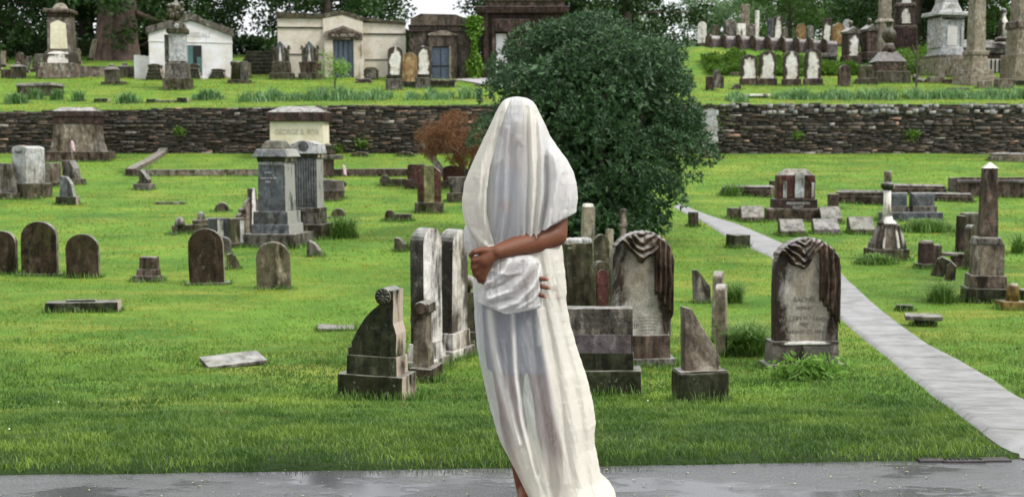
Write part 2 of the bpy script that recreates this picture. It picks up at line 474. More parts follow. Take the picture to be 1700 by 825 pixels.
col = s.mix(s.ramp(s.math('DIVIDE', sepg.outputs[1], 10.0), 0.62, 0.95), (0.020, 0.040, 0.008), col)
s.pbsdf(col, 0.85, s.bump(s.math('ADD', n3, n2), 0.8, 0.05), 0.15)
go = link('ground', gme, s.m); tag(go, kind='structure')

# ---------------------------------------------------------------- road
s = NT('wet asphalt')
geo = s.n('ShaderNodeNewGeometry'); P = geo.outputs['Position']
g = s.noise(P, 110, 4, 0.85); big = s.noise(s.mapv(P, (0.7, 1.5, 1)), 1.4, 5, 0.6); mid = s.noise(P, 9, 5, 0.6)
pud = s.ramp(s.math('ADD', s.math('MULTIPLY', big, 0.85), s.math('MULTIPLY', mid, 0.15)), 0.46, 0.60)
col = s.mix(s.ramp(g, 0.35, 0.75), (0.022, 0.022, 0.024), (0.17, 0.17, 0.178))
col = s.mix(pud, s.mix(0.35, col, (0.035, 0.035, 0.032)), col)
rough = s.ramp(pud, 0, 1, (0.07, 0.07, 0.07, 1), (0.28, 0.28, 0.28, 1))
hb = s.math('MULTIPLY', s.math('MULTIPLY', g, pud), 1.0)
s.pbsdf(col, rough, s.bump(hb, 0.5, 0.006), 0.6)
M['asphalt'] = s.m
xr = np.concatenate([np.arange(-30, -4, .5), np.arange(-4, 4, .04), np.arange(4, 30.1, .5)])
edge = 5.57 + 0.06 * np.clip(xr, -5, 5) + 0.03 * fnoise(xr * 2.3, xr * 0, 5, 3)
V = []; Fc = []
for x, e in zip(xr, edge):
    for yy in (-8, 2, 4, 5, e):
        V.append((x, yy, 0.0))
for i in range(len(xr) - 1):
    for k in range(4):
        a = i * 5 + k
        Fc.append((a, a + 5, a + 6, a + 1))
tag(link('road', mesh_np('road', V, Fc), M['asphalt']), kind='structure')

# ---------------------------------------------------------------- path of concrete flags
Lp = [(1760, 800), (1718, 786), (1699, 776), (1659, 747), (1609, 706), (1561, 669), (1529, 642), (1474, 596), (1431, 563), (1398, 534), (1350, 480), (1275, 425), (1205, 394), (1154, 362), (1118, 345)]
Rp = [(2150, 803), (2050, 782), (1960, 770), (1840, 735), (1740, 682), (1660, 636), (1602, 603), (1544, 574), (1489, 534), (1449, 502), (1409, 465), (1385, 436), (1290, 400), (1222, 372), (1130, 340)]
def dens(pts, n):
    g = np.array([at(*p)[:2] for p in pts]); d = np.r_[0, np.cumsum(np.linalg.norm(np.diff(g, axis=0), axis=1))]
    t = np.linspace(0, d[-1], n)
    return np.stack([np.interp(t, d, g[:, 0]), np.interp(t, d, g[:, 1])], 1)
PL = dens(Lp, 180); PR = dens(Rp, 180)
V = []; Fc = []
NW = 15
for i in range(180):
    for k in range(NW):
        t = k / (NW - 1)
        x, y = PL[i] * (1 - t) + PR[i] * t
        edge_drop = -0.015 if k in (0, NW - 1) else 0.030
        z = max(float(ground(x, y)), -9) + edge_drop
        z = max(z, 0.006) if y < 5.62 + .06 * min(x, 5) else z
        V.append((x, y, z))
for i in range(179):
    for k in range(NW - 1):
        a = i * NW + k; Fc.append((a, a + 1, a + NW + 1, a + NW))
pme = mesh_np('path', V, Fc, True)
uv = pme.uv_layers.new(name='UVMap')
vi = np.zeros(len(pme.loops), dtype=np.int32); pme.loops.foreach_get('vertex_index', vi)
cl = np.r_[0, np.cumsum(np.linalg.norm(np.diff((PL + PR) / 2, axis=0), axis=1))]
uvs = np.stack([(vi % NW) / (NW - 1), cl[vi // NW]], 1)
uv.data.foreach_set('uv', uvs.ravel().astype(np.float32))
s = NT('wet concrete flags')
tc = s.n('ShaderNodeTexCoord'); geo = s.n('ShaderNodeNewGeometry'); P = geo.outputs['Position']
sep = s.n('ShaderNodeSeparateXYZ'); s.l(tc.outputs['UV'], sep.inputs[0])
jt = s.math('FRACT', s.math('MULTIPLY', s.math('ADD', sep.outputs[1], s.math('MULTIPLY', s.noise(P, 0.8, 1), 0.05)), 1.15))
jm = s.ramp(s.math('ABSOLUTE', s.math('SUBTRACT', jt, 0.5)), 0.462, 0.476)
cell = s.math('FLOOR', s.math('MULTIPLY', sep.outputs[1], 1.15))
wn = s.n('ShaderNodeTexWhiteNoise', noise_dimensions='1D'); s.l(cell, wn.inputs['W'])
n = s.noise(P, 3.5, 6, 0.7); n2 = s.noise(P, 90, 4, 0.7)
col = s.mix(s.ramp(n, 0.3, 0.7), (0.15, 0.147, 0.148), (0.27, 0.266, 0.268))
col = s.mix(s.math('MULTIPLY', wn.outputs[0], 0.35), col, (0.24, 0.235, 0.225))
col = s.mix(s.math('MULTIPLY', s.ramp(s.noise(P, 1.1, 6, 0.7), 0.52, 0.66), 0.45), col, (0.13, 0.125, 0.11))
col = s.mix(1, col, s.ramp(n2, 0.3, 0.7, (0.8, 0.8, 0.8, 1), (1.12, 1.12, 1.12, 1)), 'MULTIPLY')
col = s.mix(s.math('MULTIPLY', jm, 0.6), col, (0.07, 0.065, 0.05))
s.pbsdf(col, s.ramp(n, 0.3, 0.7, (0.25,) * 3 + (1,), (0.5,) * 3 + (1,)), s.bump(s.math('SUBTRACT', n2, s.math('MULTIPLY', jm, 3)), 0.3, 0.01), 0.5)
tag(link('path', pme, s.m), kind='structure')
pathpoly = np.vstack([PL, PR[::-1]])
def in_poly(x, y, poly):
    ins = np.zeros(x.shape, bool); n = len(poly); j = n - 1
    for i in range(n):
        xi, yi = poly[i]; xj, yj = poly[j]
        c = ((yi > y) != (yj > y)) & (x < (xj - xi) * (y - yi) / (yj - yi + 1e-12) + xi)
        ins ^= c; j = i
    return ins
# gravel apron before the dark mausoleums
ap = [at(*p) for p in ((752, 134), (770, 136), (835, 147), (870, 143), (850, 132), (800, 131))]
me = bpy.data.meshes.new('gravel_path')
me.from_pydata([(p[0], p[1], p[2] + 0.05) for p in ap], [], [tuple(range(len(ap)))])
M['gravel'] = plain('pale grey gravel', (0.30, 0.28, 0.29), 0.8, 0.3, 30)
tag(link('gravel_path', me, M['gravel']), kind='structure')

# ---------------------------------------------------------------- grass
M['grass_near'] = leafmat('lush grass blades', (0.030, 0.080, 0.012), (0.145, 0.245, 0.044), 0.35, 0.5, 0.3, patch=((0.16, 0.25, 0.035), 0.6, (0.02, 0.065, 0.006)))
M['grass_far'] = leafmat('mossy lawn blades', (0.135, 0.198, 0.032), (0.245, 0.30, 0.055), 0.35, 0.6, 0.2, patch=((0.31, 0.31, 0.050), 0.45, (0.07, 0.17, 0.018)))
M['grass_up'] = leafmat('terrace lawn blades', (0.14, 0.20, 0.028), (0.27, 0.325, 0.048), 0.35, 0.6, 0.2, patch=((0.36, 0.32, 0.045), 0.4))
def grass(name, y0, y1, dn, h, wd, mat, label, seed, two=True, ypow=1.0, fade=(0, .1, 900, 901)):
    r = np.random.default_rng(seed)
    n = int(dn * (y1 - y0) * (y0 + y1) * 0.47)
    u = r.random(n)
    y = np.sqrt(y0 ** 2 + u * (y1 ** 2 - y0 ** 2)) if ypow == 1.0 else y0 + (y1 - y0) * u ** ypow
    x = (r.random(n) * 2 - 1) * (y * 0.445 + 0.8)
    keep = y > 5.545 + 0.06 * np.clip(x, -5, 5) + 0.03 * r.standard_normal(n) + 0.03 * fnoise(x * 2.3, x * 0, 5, 3) + 0.02 * fnoise(x * 11, x * 0, 6, 2)
    keep &= ~in_poly(x, y, pathpoly)
    keep &= ~(in_poly(x - 0.0, y - 0.05, pathpoly))
    clump = fnoise(x * 2.3, y * 2.3, 21, 3) + 0.7 * fnoise(x * 9, y * 9, 31, 2)
    keep &= r.random(n) < (0.8 + 0.55 * clump)
    keep &= r.random(n) < sstep(y, fade[0], fade[1]) * (1 - sstep(y, fade[2], fade[3]))
    x, y, clump = x[keep], y[keep], clump[keep]; n = len(x)
    z = ground(x, y) - 0.004
    hh = h * (0.55 + 0.75 * r.random(n)) * np.clip(1.0 + 0.55 * clump, 0.35, 1.9)
    ww = wd * (0.7 + 0.6 * r.random(n))
    a = r.random(n) * 2 * np.pi
    ca, sa = np.cos(a), np.sin(a)
    b = r.random(n) * 2 * np.pi; ln = hh * (0.25 + 0.75 * r.random(n))
    lx, ly = np.cos(b) * ln, np.sin(b) * ln
    base = np.stack([x, y, z], 1); side = np.stack([ca * ww / 2, sa * ww / 2, 0 * ww], 1)
    tip = base + np.stack([lx, ly, hh], 1)
    if two:
        mid = base + np.stack([lx * 0.3, ly * 0.3, hh * 0.62], 1)
        V = np.stack([base - side, base + side, mid + side * 0.75, mid - side * 0.75, tip], 1).reshape(-1, 3)
        i = np.arange(n) * 5
        Fc = np.concatenate([np.stack([i, i + 1, i + 2], 1), np.stack([i, i + 2, i + 3], 1), np.stack([i + 3, i + 2, i + 4], 1)])
    else:
        V = np.stack([base - side, base + side, tip], 1).reshape(-1, 3)
        i = np.arange(n) * 3
        Fc = np.stack([i, i + 1, i + 2], 1)
    return tag(link(name, mesh_np(name, V, Fc), mat), label, 'grass', kind='stuff')
grass('grass', 5.45, 8.2, 6800, 0.031, 0.0055, M['grass_near'], 'long wet green grass along the edge of the road', 1)
grass('grass', 8.2, 16, 2100, 0.034, 0.008, M['grass_near'], 'green grass round the nearest gravestones', 2, fade=(0, .1, 9.5, 16))
grass('grass', 8.5, 22, 620, 0.030, 0.014, M['grass_far'], 'bright mossy lawn in the hollow of the cemetery', 3, False, fade=(8.5, 15, 900, 901))
grass('grass', 22, 46.0, 110, 0.040, 0.035, M['grass_far'], 'yellow green lawn rising to the foot of the stone wall', 4, False)
grass('grass', 46.45, 65, 46, 0.06, 0.05, M['grass_up'], 'mossy grass on the terrace above the stone wall', 5, False)
# tiny white clover flowers and fallen petals
r = np.random.default_rng(77)
n = 420
y = 5.7 + 4.5 * r.random(n) ** 1.3; x = (r.random(n) * 2 - 1) * (y * 0.43)
k = ~in_poly(x, y, pathpoly) & ((y > 6.3) & (fnoise(x * 1.1, y * 1.1, 55, 2) > .38)); x = x[k]; y = y[k]; n = len(x)
z = ground(x, y) + 0.05 + 0.015 * r.random(n); q = 0.005
V = np.stack([np.stack([x - q, y, z], 1), np.stack([x, y - q, z + q * .3], 1), np.stack([x + q, y, z], 1), np.stack([x, y + q, z - q * .3], 1), np.stack([x, y, z + q * 1.5], 1)], 1).reshape(-1, 3)
i = np.arange(n) * 5
Fc = np.concatenate([np.stack([i + a, i + (a + 1) % 4, i + 4], 1) for a in range(4)])
M['petal'] = plain('white clover petals', (0.75, 0.75, 0.68), 0.7, 0.1)
tag(link('clover_flowers', mesh_np('clover', V, Fc), M['petal']), 'tiny white clover heads scattered in the front lawn', 'clover flowers', kind='stuff')

n = 150
x = (r.random(n) * 2 - 1) * 2.6; y = 4.75 + r.random(n) * 0.8
a = r.random(n) * 6.28; q = 0.003 + 0.008 * r.random(n) ** 2
V = np.stack([np.stack([x + q * np.cos(a + t), y + q * np.sin(a + t) * 0.6, 0.004 + 0.004 * (k % 2) + 0 * x], 1) for k, t in enumerate((0, 1.57, 3.14, 4.71))], 1).reshape(-1, 3)
i = np.arange(n) * 4
M['litter'] = plain('wet yellow brown leaf', (0.28, 0.26, 0.12), 0.5, 0.4)
tag(link('leaf_litter', mesh_np('litter', V, np.stack([i, i + 1, i + 2, i + 3], 1)), M['litter']), 'small fallen petals and leaf scraps lying on the wet road', 'leaf litter', kind='stuff')

# ---------------------------------------------------------------- dry stone retaining wall
s = NT('dry laid wall stones')
at_ = s.n('ShaderNodeAttribute', attribute_name='tone')
geo = s.n('ShaderNodeNewGeometry'); P = geo.outputs['Position']
nn = s.noise(P, 9, 6, 0.7); ns = s.noise(P, 60, 4, 0.7)
col = s.mix(s.math('MULTIPLY', s.ramp(nn, 0.5, 0.65), 0.6), at_.outputs['Color'], (0.03, 0.032, 0.014))
col = s.mix(1, col, s.ramp(ns, 0.3, 0.7, (0.6,) * 3 + (1,), (1.35,) * 3 + (1,)), 'MULTIPLY')
s.pbsdf(col, 0.7, s.bump(s.math('ADD', nn, ns), 0.5, 0.02), 0.4)
M['wallstone'] = s.m
def stone_wall(name, xa, xb, label, palerows=False, seed=0):
    r = random.Random(seed)
    root = bpy.data.objects.new(name, None); C.objects.link(root)
    root.location = ((xa + xb) / 2, 46.0, float(ground((xa + xb) / 2, 45.9)))
    tag(root, label, 'stone wall')
    rl = root.location
    V = []; Fc = []; T = []
    z = 0.0
    row = 0
    while z < 2.4:
        hh = r.uniform(0.03, 0.072)
        if r.random() < 0.2: hh = r.uniform(0.1, 0.15)
        x = xa + r.uniform(-0.2, 0)
        while x < xb:
            L = r.uniform(0.12, 0.5)
            zb = float(ground(x, 45.8)) - 0.1
            zt = float(ground(x, 46.6)) + r.uniform(-0.05, 0.01)
            z0 = zb + z; z1 = z0 + hh
            pale = False
            h2 = hh
            if z1 < zt + 0.02:
                f = (zt - z1)
                if palerows and (0.06 < f < 0.16 or 0.26 < f < 0.38) and r.random() < 0.42:
                    pale = True
                    h2 = r.uniform(0.13, 0.17); L = r.uniform(0.16, 0.26)
                c = r.choice([(0.05, 0.042, 0.035), (0.07, 0.055, 0.045), (0.035, 0.03, 0.028), (0.09, 0.07, 0.055), (0.055, 0.055, 0.05), (0.12, 0.09, 0.07), (0.04, 0.035, 0.02)])
                kk = r.choice((.4, .6, .7, .85, 1.15)); c = (c[0] * kk * 1.04, c[1] * kk, c[2] * kk * .96)
                if r.random() < 0.035: c = (0.34, 0.21, 0.15)
                if r.random() < 0.03: c = (0.28, 0.25, 0.22)
                if pale: c = r.choice([(0.20, 0.20, 0.20), (0.26, 0.25, 0.23), (0.15, 0.155, 0.16)])
                zt2 = min(zt, z0 + h2 + r.uniform(-0.012, 0.012))
                y = 46.0 - r.uniform(0.0, 0.075) - (0.04 if pale else 0)
                jx = lambda: r.uniform(-0.012, 0.012)
                o = len(V)
                for (dx, dz) in ((0, 0), (L, 0), (L, 1), (0, 1)):
                    zz = z0 + 0.006 if dz == 0 else zt2 - 0.006
                    V.append((x + dx + jx() - rl.x + (0.006 if dx == 0 else -0.006), y + jx() - rl.y, zz + jx() - rl.z))
                for (dx, dz) in ((0, 0), (L, 0), (L, 1), (0, 1)):
                    zz = z0 - 0.004 if dz == 0 else zt2 + 0.004
                    V.append((x + dx - rl.x, 46.2 - rl.y, zz - rl.z))
                for q in ((0, 1, 2, 3), (0, 4, 5, 1), (1, 5, 6, 2), (2, 6, 7, 3), (3, 7, 4, 0)):
                    Fc.append(tuple(o + k for k in q))
                T += [c + (1,)] * 8
            x += L
        z += hh
    me = mesh_np('stonework', np.array(V), np.array(Fc))
    ca = me.color_attributes.new('tone', 'FLOAT_COLOR', 'POINT')
    ca.data.foreach_set('color', np.array(T, dtype=np.float32).ravel())
    link('stonework', me, M['wallstone'], root)
    V = []; Fc = []
    xx = np.linspace(xa, xb, 40)
    for x in xx:
        zb = float(ground(x, 45.8)) - 0.3; zt = float(ground(x, 46.6)) - 0.06
        for yy, zz in ((46.08, zb), (46.08, zt), (46.42, zt), (46.42, zb)):
            V.append((x - rl.x, yy - rl.y, zz - rl.z))
    for i in range(39):
        for k in range(4):
            a = i * 4; Fc.append((a + k, a + (k + 1) % 4, a + 4 + (k + 1) % 4, a + 4 + k))
    link('wall_core', mesh_np('core', np.array(V), np.array(Fc)), M['mossy_dark'], root)
    return root
stone_wall('stone_wall', -24, 7.4, 'long dark dry stone retaining wall left of the big green bush', False, 3)
stone_wall('stone_wall', 7.4, 24, 'dry stone retaining wall right of the bush with pale square blocks in its top rows', True, 5)
# ---------------------------------------------------------------- veiled person on the road
PY = 5.0
def PP(px, py, y=PY):
    v = onplane(px, py, y); return v
PXM = 1.0 / 401.0
def topx(X, Y, Z):
    """inverse of the camera projection, used only to lay fold lines out in the pattern's own units"""
    dx = X; dy = Y; dz = Z - CAMZ
    f = dy * math.cos(PITCH) - dz * math.sin(PITCH); u = dy * math.sin(PITCH) + dz * math.cos(PITCH)
    return W / 2 + F * dx / f, H / 2 - F * u / f

def pdist(x, y, poly):
    d = np.full(np.shape(x), 1e9)
    for (x0, y0), (x1, y1) in zip(poly[:-1], poly[1:]):
        vx, vy = x1 - x0, y1 - y0
        t = np.clip(((x - x0) * vx + (y - y0) * vy) / (vx * vx + vy * vy + 1e-9), 0, 1)
        d = np.minimum(d, np.hypot(x - x0 - t * vx, y - y0 - t * vy))
    return d

class Loft:
    """closed draped surface given by its left / right outline and its depth; folds are ridges along lines"""
    def __init__(s, rows, folds=(), yc=PY, n=2.2, auto=0.004, seed=0, autofreq=0.14, slant=0.0):
        s.rows = np.array(rows, float); s.folds = folds; s.yc = yc; s.n = n; s.auto = auto; s.seed = seed; s.af = autofreq; s.sl = slant
    def sec(s, py):
        r = s.rows
        return np.interp(py, r[:, 0], r[:, 1]) + 1.2 * fnoise(np.asarray(py) / 17.0, 0.3, s.seed + 50, 3), np.interp(py, r[:, 0], r[:, 2]) + 1.8 * fnoise(np.asarray(py) / 15.0, 7.3, s.seed + 60, 3), np.interp(py, r[:, 0], r[:, 3])
    def folds_at(s, px, py, front=True):
        h = np.zeros(np.shape(px))
        if front:
            for amp, wd, poly in s.folds:
                d = pdist(px, py, poly)
                h = h + 0.8 * amp * np.exp(-(d / wd) ** 2)
        q = px + s.sl * (py - 200)
        if s.auto:
            wob = 3.0 * fnoise(px / 60, py / 90, s.seed + 3, 2)
            h = h + s.auto * fnoise((q + wob * 4) * s.af, py / 95.0, s.seed, 3)
            h = h + s.auto * 0.45 * fnoise((q + wob * 3) * s.af * 2.6, py / 55.0, s.seed + 5, 3) + s.auto * 0.28 * fnoise((q + 2 * wob) * 0.5 + py * .12, (py - q * .6) / 9.0, s.seed + 8, 3)
        return h
    def front(s, px, py):
        l, r, b = s.sec(py)
        t = np.clip((px - (l + r) / 2) / np.maximum((r - l) / 2, 0.5), -1, 1)
        dep = b * (1 - np.abs(t) ** s.n) ** (1 / s.n)
        edge = np.clip((1 - np.abs(t)) * 6, 0, 1)
        return s.yc - dep - s.folds_at(px, py) * edge
    def build(s, name, mat, parent, nu=200, dy=1.5, keep=None, solid=True, weave=None):
        y0, y1 = s.rows[0, 0], s.rows[-1, 0]
        pys = np.arange(y0, y1 + 0.01, dy)
        V = np.zeros((len(pys), nu, 3)); PX = np.zeros((len(pys), nu)); PYY = np.zeros((len(pys), nu))
        for i, py in enumerate(pys):
            l, r, b = s.sec(py)
            th = np.linspace(0, 2 * np.pi, nu, endpoint=False)
            c, sn = np.cos(th), np.sin(th)
            t = np.sign(c) * np.abs(c) ** (2 / s.n); d = np.sign(sn) * np.abs(sn) ** (2 / s.n)
            px = (l + r) / 2 + t * (r - l) / 2
            isf = sn >= 0
            yy = s.yc - b * d
            hf = s.folds_at(px, np.full(nu, py), True); hb = s.folds_at(px + 31, np.full(nu, py), False)
            edge = np.clip((1 - np.abs(t)) * 6, 0, 1)
            yy = yy - np.where(isf, hf, -hb) * edge
            ko = 1 + 0 * edge
            cx = (px - W / 2) / F; cy = (H / 2 - py) / F
            # lay out at the figure's own distance (orthographic pattern, not along the view ray)
            p0 = onplane((l + r) / 2, py, s.yc)
            V[i, :, 0] = (px - W / 2) * (s.yc / F) * 1.0
            V[i, :, 1] = yy
            V[i, :, 2] = p0.z + 0 * px
            V[i, :, 2] = np.maximum(V[i, :, 2], 0.008)
            PX[i] = px; PYY[i] = py
        n, m = len(pys), nu
        a = (np.arange(n - 1)[:, None] * m + np.arange(m)[None, :])
        b_ = (np.arange(n - 1)[:, None] * m + (np.arange(m)[None, :] + 1) % m)
        Fc = np.stack([a, a + m, b_ + m, b_], -1)
        if keep is not None:
            k = keep(PX[:-1], PYY[:-1]); Fc = Fc[k]
        else:
            Fc = Fc.reshape(-1, 4)
        me = mesh_np(name, V.reshape(-1, 3), Fc, True)
        if weave:
            th, cr = weave(PX, PYY)
            back = np.tile(np.sin(np.linspace(0, 2 * np.pi, nu, endpoint=False)) < 0, (n, 1))
            th = np.where(back, 0.55, th)
            ca = me.color_attributes.new('weave', 'FLOAT_COLOR', 'POINT')
            ca.data.foreach_set('color', np.stack([th, cr, 0 * th, 1 + 0 * th], -1).astype(np.float32).ravel())
        o = link(name, me, mat, parent)
        return o

def overlay(name, base, mat, parent, left, right, y0, y1, off=0.006, folds=(), n=40, dy=1.5, bulge=0.004, auto=0.002, seed=1):
    lp = np.array(left, float); rp = np.array(right, float)
    pys = np.arange(y0, y1 + 0.01, dy)
    V = []; 
    for py in pys:
        l = np.interp(py, lp[:, 1], lp[:, 0]) + 0.7 * fnoise(py / 9, 0.0, seed, 2); r = np.interp(py, rp[:, 1], rp[:, 0]) + 0.7 * fnoise(py / 9, 5.0, seed, 2)
        bl, br, bb = base.sec(py)
        l = max(l, bl + 0.3); r = min(r, br - 0.3)
        if r < l + 1: r = l + 1
        t = np.linspace(0, 1, n); px = l + (r - l) * t
        f = base.front(px, np.full(n, py))
        h = off * np.clip(np.sin(np.pi * t) * 5, 0.25, 1) + bulge * np.sin(np.pi * t)
        for amp, wd, poly in folds:
            h = h + amp * np.exp(-(pdist(px, np.full(n, py), poly) / wd) ** 2)
        h = h + auto * fnoise(px * 0.28, np.full(n, py) / 60.0, seed, 3)
        z = max(onplane(0, py, base.yc).z, 0.012)
        V.append(np.stack([(px - W / 2) * base.yc / F, f - h, np.full(n, z)], 1))
    V = np.array(V); k = len(pys)
    a = (np.arange(k - 1)[:, None] * n + np.arange(n - 1)[None, :])
    Fc = np.stack([a, a + n, a + n + 1, a + 1], -1).reshape(-1, 4)
    return link(name, mesh_np(name, V.reshape(-1, 3), Fc, True), mat, parent)

def cloth(name, col, alpha, warm=0.0, mapped=False):
    s = NT(name)
    if mapped:
        am = s.n('ShaderNodeAttribute', attribute_name='weave')
        sp_ = s.n('ShaderNodeSeparateColor'); s.l(am.outputs['Color'], sp_.inputs[0])
        thick, cream = sp_.outputs[0], sp_.outputs[1]
        col = s.mix(cream, (0.80, 0.80, 0.80), (0.88, 0.85, 0.75))
    tc = s.n('ShaderNodeTexCoord')
    P = tc.outputs['Object']
    w1 = s.noise(s.mapv(P, (1, 1, 0.30)), 30, 6, 0.62, 1.2)
    w2 = s.noise(s.mapv(P, (2.2, 2.2, 1.4)), 38, 6, 0.7, 2.2)
    w3 = s.noise(P, 420, 2, 0.5)
    hb = s.math('ADD', s.math('ADD', s.math('MULTIPLY', w1, 1.0), s.math('MULTIPLY', w2, 1.2)), s.math('MULTIPLY', w3, 0.10))
    b = s.bump(hb, 0.9, 0.009)
    d = s.n('ShaderNodeBsdfDiffuse'); s.val(d.inputs[0], col if mapped else col + (1,)); s.l(b, d.inputs['Normal'])
    t = s.n('ShaderNodeBsdfTranslucent'); s.val(t.inputs[0], col if mapped else col + (1,)); s.l(b, t.inputs['Normal'])
    mx = s.n('ShaderNodeMixShader'); mx.inputs[0].default_value = 0.40
    s.l(d.outputs[0], mx.inputs[1]); s.l(t.outputs[0], mx.inputs[2])
    tr = s.n('ShaderNodeBsdfTransparent')
    m2 = s.n('ShaderNodeMixShader')
    av = s.ramp(w1, 0.3, 0.7, (alpha * 0.92,) * 3 + (1,), (alpha * 1.08,) * 3 + (1,))
    if mapped: av = s.math('MULTIPLY', av, s.math('SUBTRACT', 1.0, thick), True)
    s.l(av, m2.inputs[0])
    s.l(mx.outputs[0], m2.inputs[1]); s.l(tr.outputs[0], m2.inputs[2])
    s.l(m2.outputs[0], s.out.inputs[0])
    return s.m
M['sheer'] = cloth('sheer white gauze', (0.80, 0.80, 0.80), 0.70, mapped=True)
M['gauze'] = cloth('double white gauze', (0.82, 0.81, 0.79), 0.10)
M['creamcloth'] = cloth('cream cotton', (0.86, 0.83, 0.74), 0.03)
s = NT('dark brown skin')
tc = s.n('ShaderNodeTexCoord')
n = s.noise(tc.outputs['Object'], 9, 4); n2 = s.noise(tc.outputs['Object'], 160, 4, 0.7)
pr = s.pbsdf(s.mix(n, (0.078, 0.025, 0.010), (0.145, 0.047, 0.018)), 0.55, s.bump(n2, 0.35, 0.004), 0.35)
pr.inputs['Subsurface Weight'].default_value = 0.12; pr.inputs['Subsurface Radius'].default_value = (0.02, 0.008, 0.004); pr.inputs['Subsurface Scale'].default_value = 0.5
M['skin'] = s.m
M['nail'] = plain('finger nails', (0.36, 0.19, 0.13), 0.3, 0.1)
M['hair'] = plain('short black hair', (0.015, 0.012, 0.010), 0.7, 0.4, 90, bump=0.8)
M['dress'] = plain('blue grey cotton slip', (0.085, 0.10, 0.13), 0.85, 0.15, 12)

# body from tapered capsules fused into one skin
BV = []; BF = []
def capsule(p0, p1, r0, r1, sq=1.0, seg=20):
    p0 = Vector(p0); p1 = Vector(p1)
    ax = (p1 - p0); L = ax.length; ax.normalize()
    a = Vector((1, 0, 0)) if abs(ax.x) < 0.8 else Vector((0, 0, 1))
    a = (a - ax * a.dot(ax)).normalized(); b = ax.cross(a)
    rings = []
    K = 7
    for k in range(1, K + 1): rings.append((-r0 * math.cos(k / K * math.pi / 2), r0 * math.sin(k / K * math.pi / 2)))
    for k in range(0, K): rings.append((L + r1 * math.sin(k / K * math.pi / 2), r1 * math.cos(k / K * math.pi / 2)))
    o = len(BV)
    for t, r in rings:
        for k in range(seg):
            an = 2 * math.pi * k / seg
            BV.append(p0 + ax * t + a * math.cos(an) * r + b * math.sin(an) * r * sq)
    BV.append(p0 - ax * r0); BV.append(p1 + ax * r1)
    nr = len(rings)
    for i in range(nr - 1):
        for k in range(seg):
            BF.append((o + i * seg + k, o + i * seg + (k + 1) % seg, o + (i + 1) * seg + (k + 1) % seg, o + (i + 1) * seg + k))
    s_, e_ = o + nr * seg, o + nr * seg + 1
    for k in range(seg):
        BF.append((s_, o + (k + 1) % seg, o + k))
        BF.append((e_, o + (nr - 1) * seg + k, o + (nr - 1) * seg + (k + 1) % seg))
def chain(pts, rad, sq=1.0):
    for i in range(len(pts) - 1): capsule(pts[i], pts[i + 1], rad[i], rad[i + 1], sq)
def ell(c, rx, ry, rz, seg=24, rg=14):
    o = len(BV); c = Vector(c)
    for i in range(1, rg):
        ph = math.pi * i / rg
        for k in range(seg):
            an = 2 * math.pi * k / seg
            BV.append(c + Vector((rx * math.sin(ph) * math.cos(an), ry * math.sin(ph) * math.sin(an), rz * math.cos(ph))))
    BV.append(c + Vector((0, 0, rz))); BV.append(c - Vector((0, 0, rz)))
    for i in range(rg - 2):
        for k in range(seg):
            BF.append((o + i * seg + k, o + (i + 1) * seg + k, o + (i + 1) * seg + (k + 1) % seg, o + i * seg + (k + 1) % seg))
    t_, b_ = o + (rg - 1) * seg, o + (rg - 1) * seg + 1
    for k in range(seg):
        BF.append((t_, o + k, o + (k + 1) % seg)); BF.append((b_, o + (rg - 2) * seg + (k + 1) % seg, o + (rg - 2) * seg + k))

hc = PP(858, 207)
hc = hc + Vector((0, 0.005, -0.022))
ell(hc + Vector((0, 0.01, 0.02)), 0.072, 0.086, 0.094); ell(hc + Vector((0, -0.02, -0.05)), 0.056, 0.062, 0.068)
capsule(hc + Vector((0, -0.078, 0.015)), hc + Vector((0, -0.095, -0.018)), 0.009, 0.013)          # nose
capsule(hc + Vector((-0.018, -0.072, -0.055)), hc + Vector((0.018, -0.072, -0.055)), 0.009, 0.009)  # lips
for sx in (-1, 1):
    ell(hc + Vector((sx * 0.078, 0.012, 0.0)), 0.010, 0.018, 0.030)                               # ears
    ell(hc + Vector((sx * 0.03, -0.068, 0.022)), 0.016, 0.012, 0.010)                              # brow/eyelids
capsule(hc + Vector((0, 0.02, -0.08)), PP(862, 278) + Vector((0, 0.02, 0)), 0.054, 0.062)          # neck
sL = PP(806, 296); sR = PP(916, 292)
capsule(sL + Vector((0.02, 0.01, 0)), sR + Vector((-0.02, 0.01, 0)), 0.06, 0.06, 0.9)
chain([PP(862, 300), PP(862, 350), PP(864, 410), PP(868, 470)], [0.115, 0.118, 0.105, 0.12], 0.75)
capsule(PP(838, 310), PP(848, 400), 0.085, 0.075, 0.9); capsule(PP(888, 310), PP(880, 400), 0.085, 0.075, 0.9)
ell(PP(845, 345) + Vector((0, -0.07, 0)), 0.055, 0.045, 0.055); ell(PP(885, 345) + Vector((0, -0.07, 0)), 0.055, 0.045, 0.055)
capsule(PP(846, 480), PP(890, 480), 0.105, 0.105, 0.95)
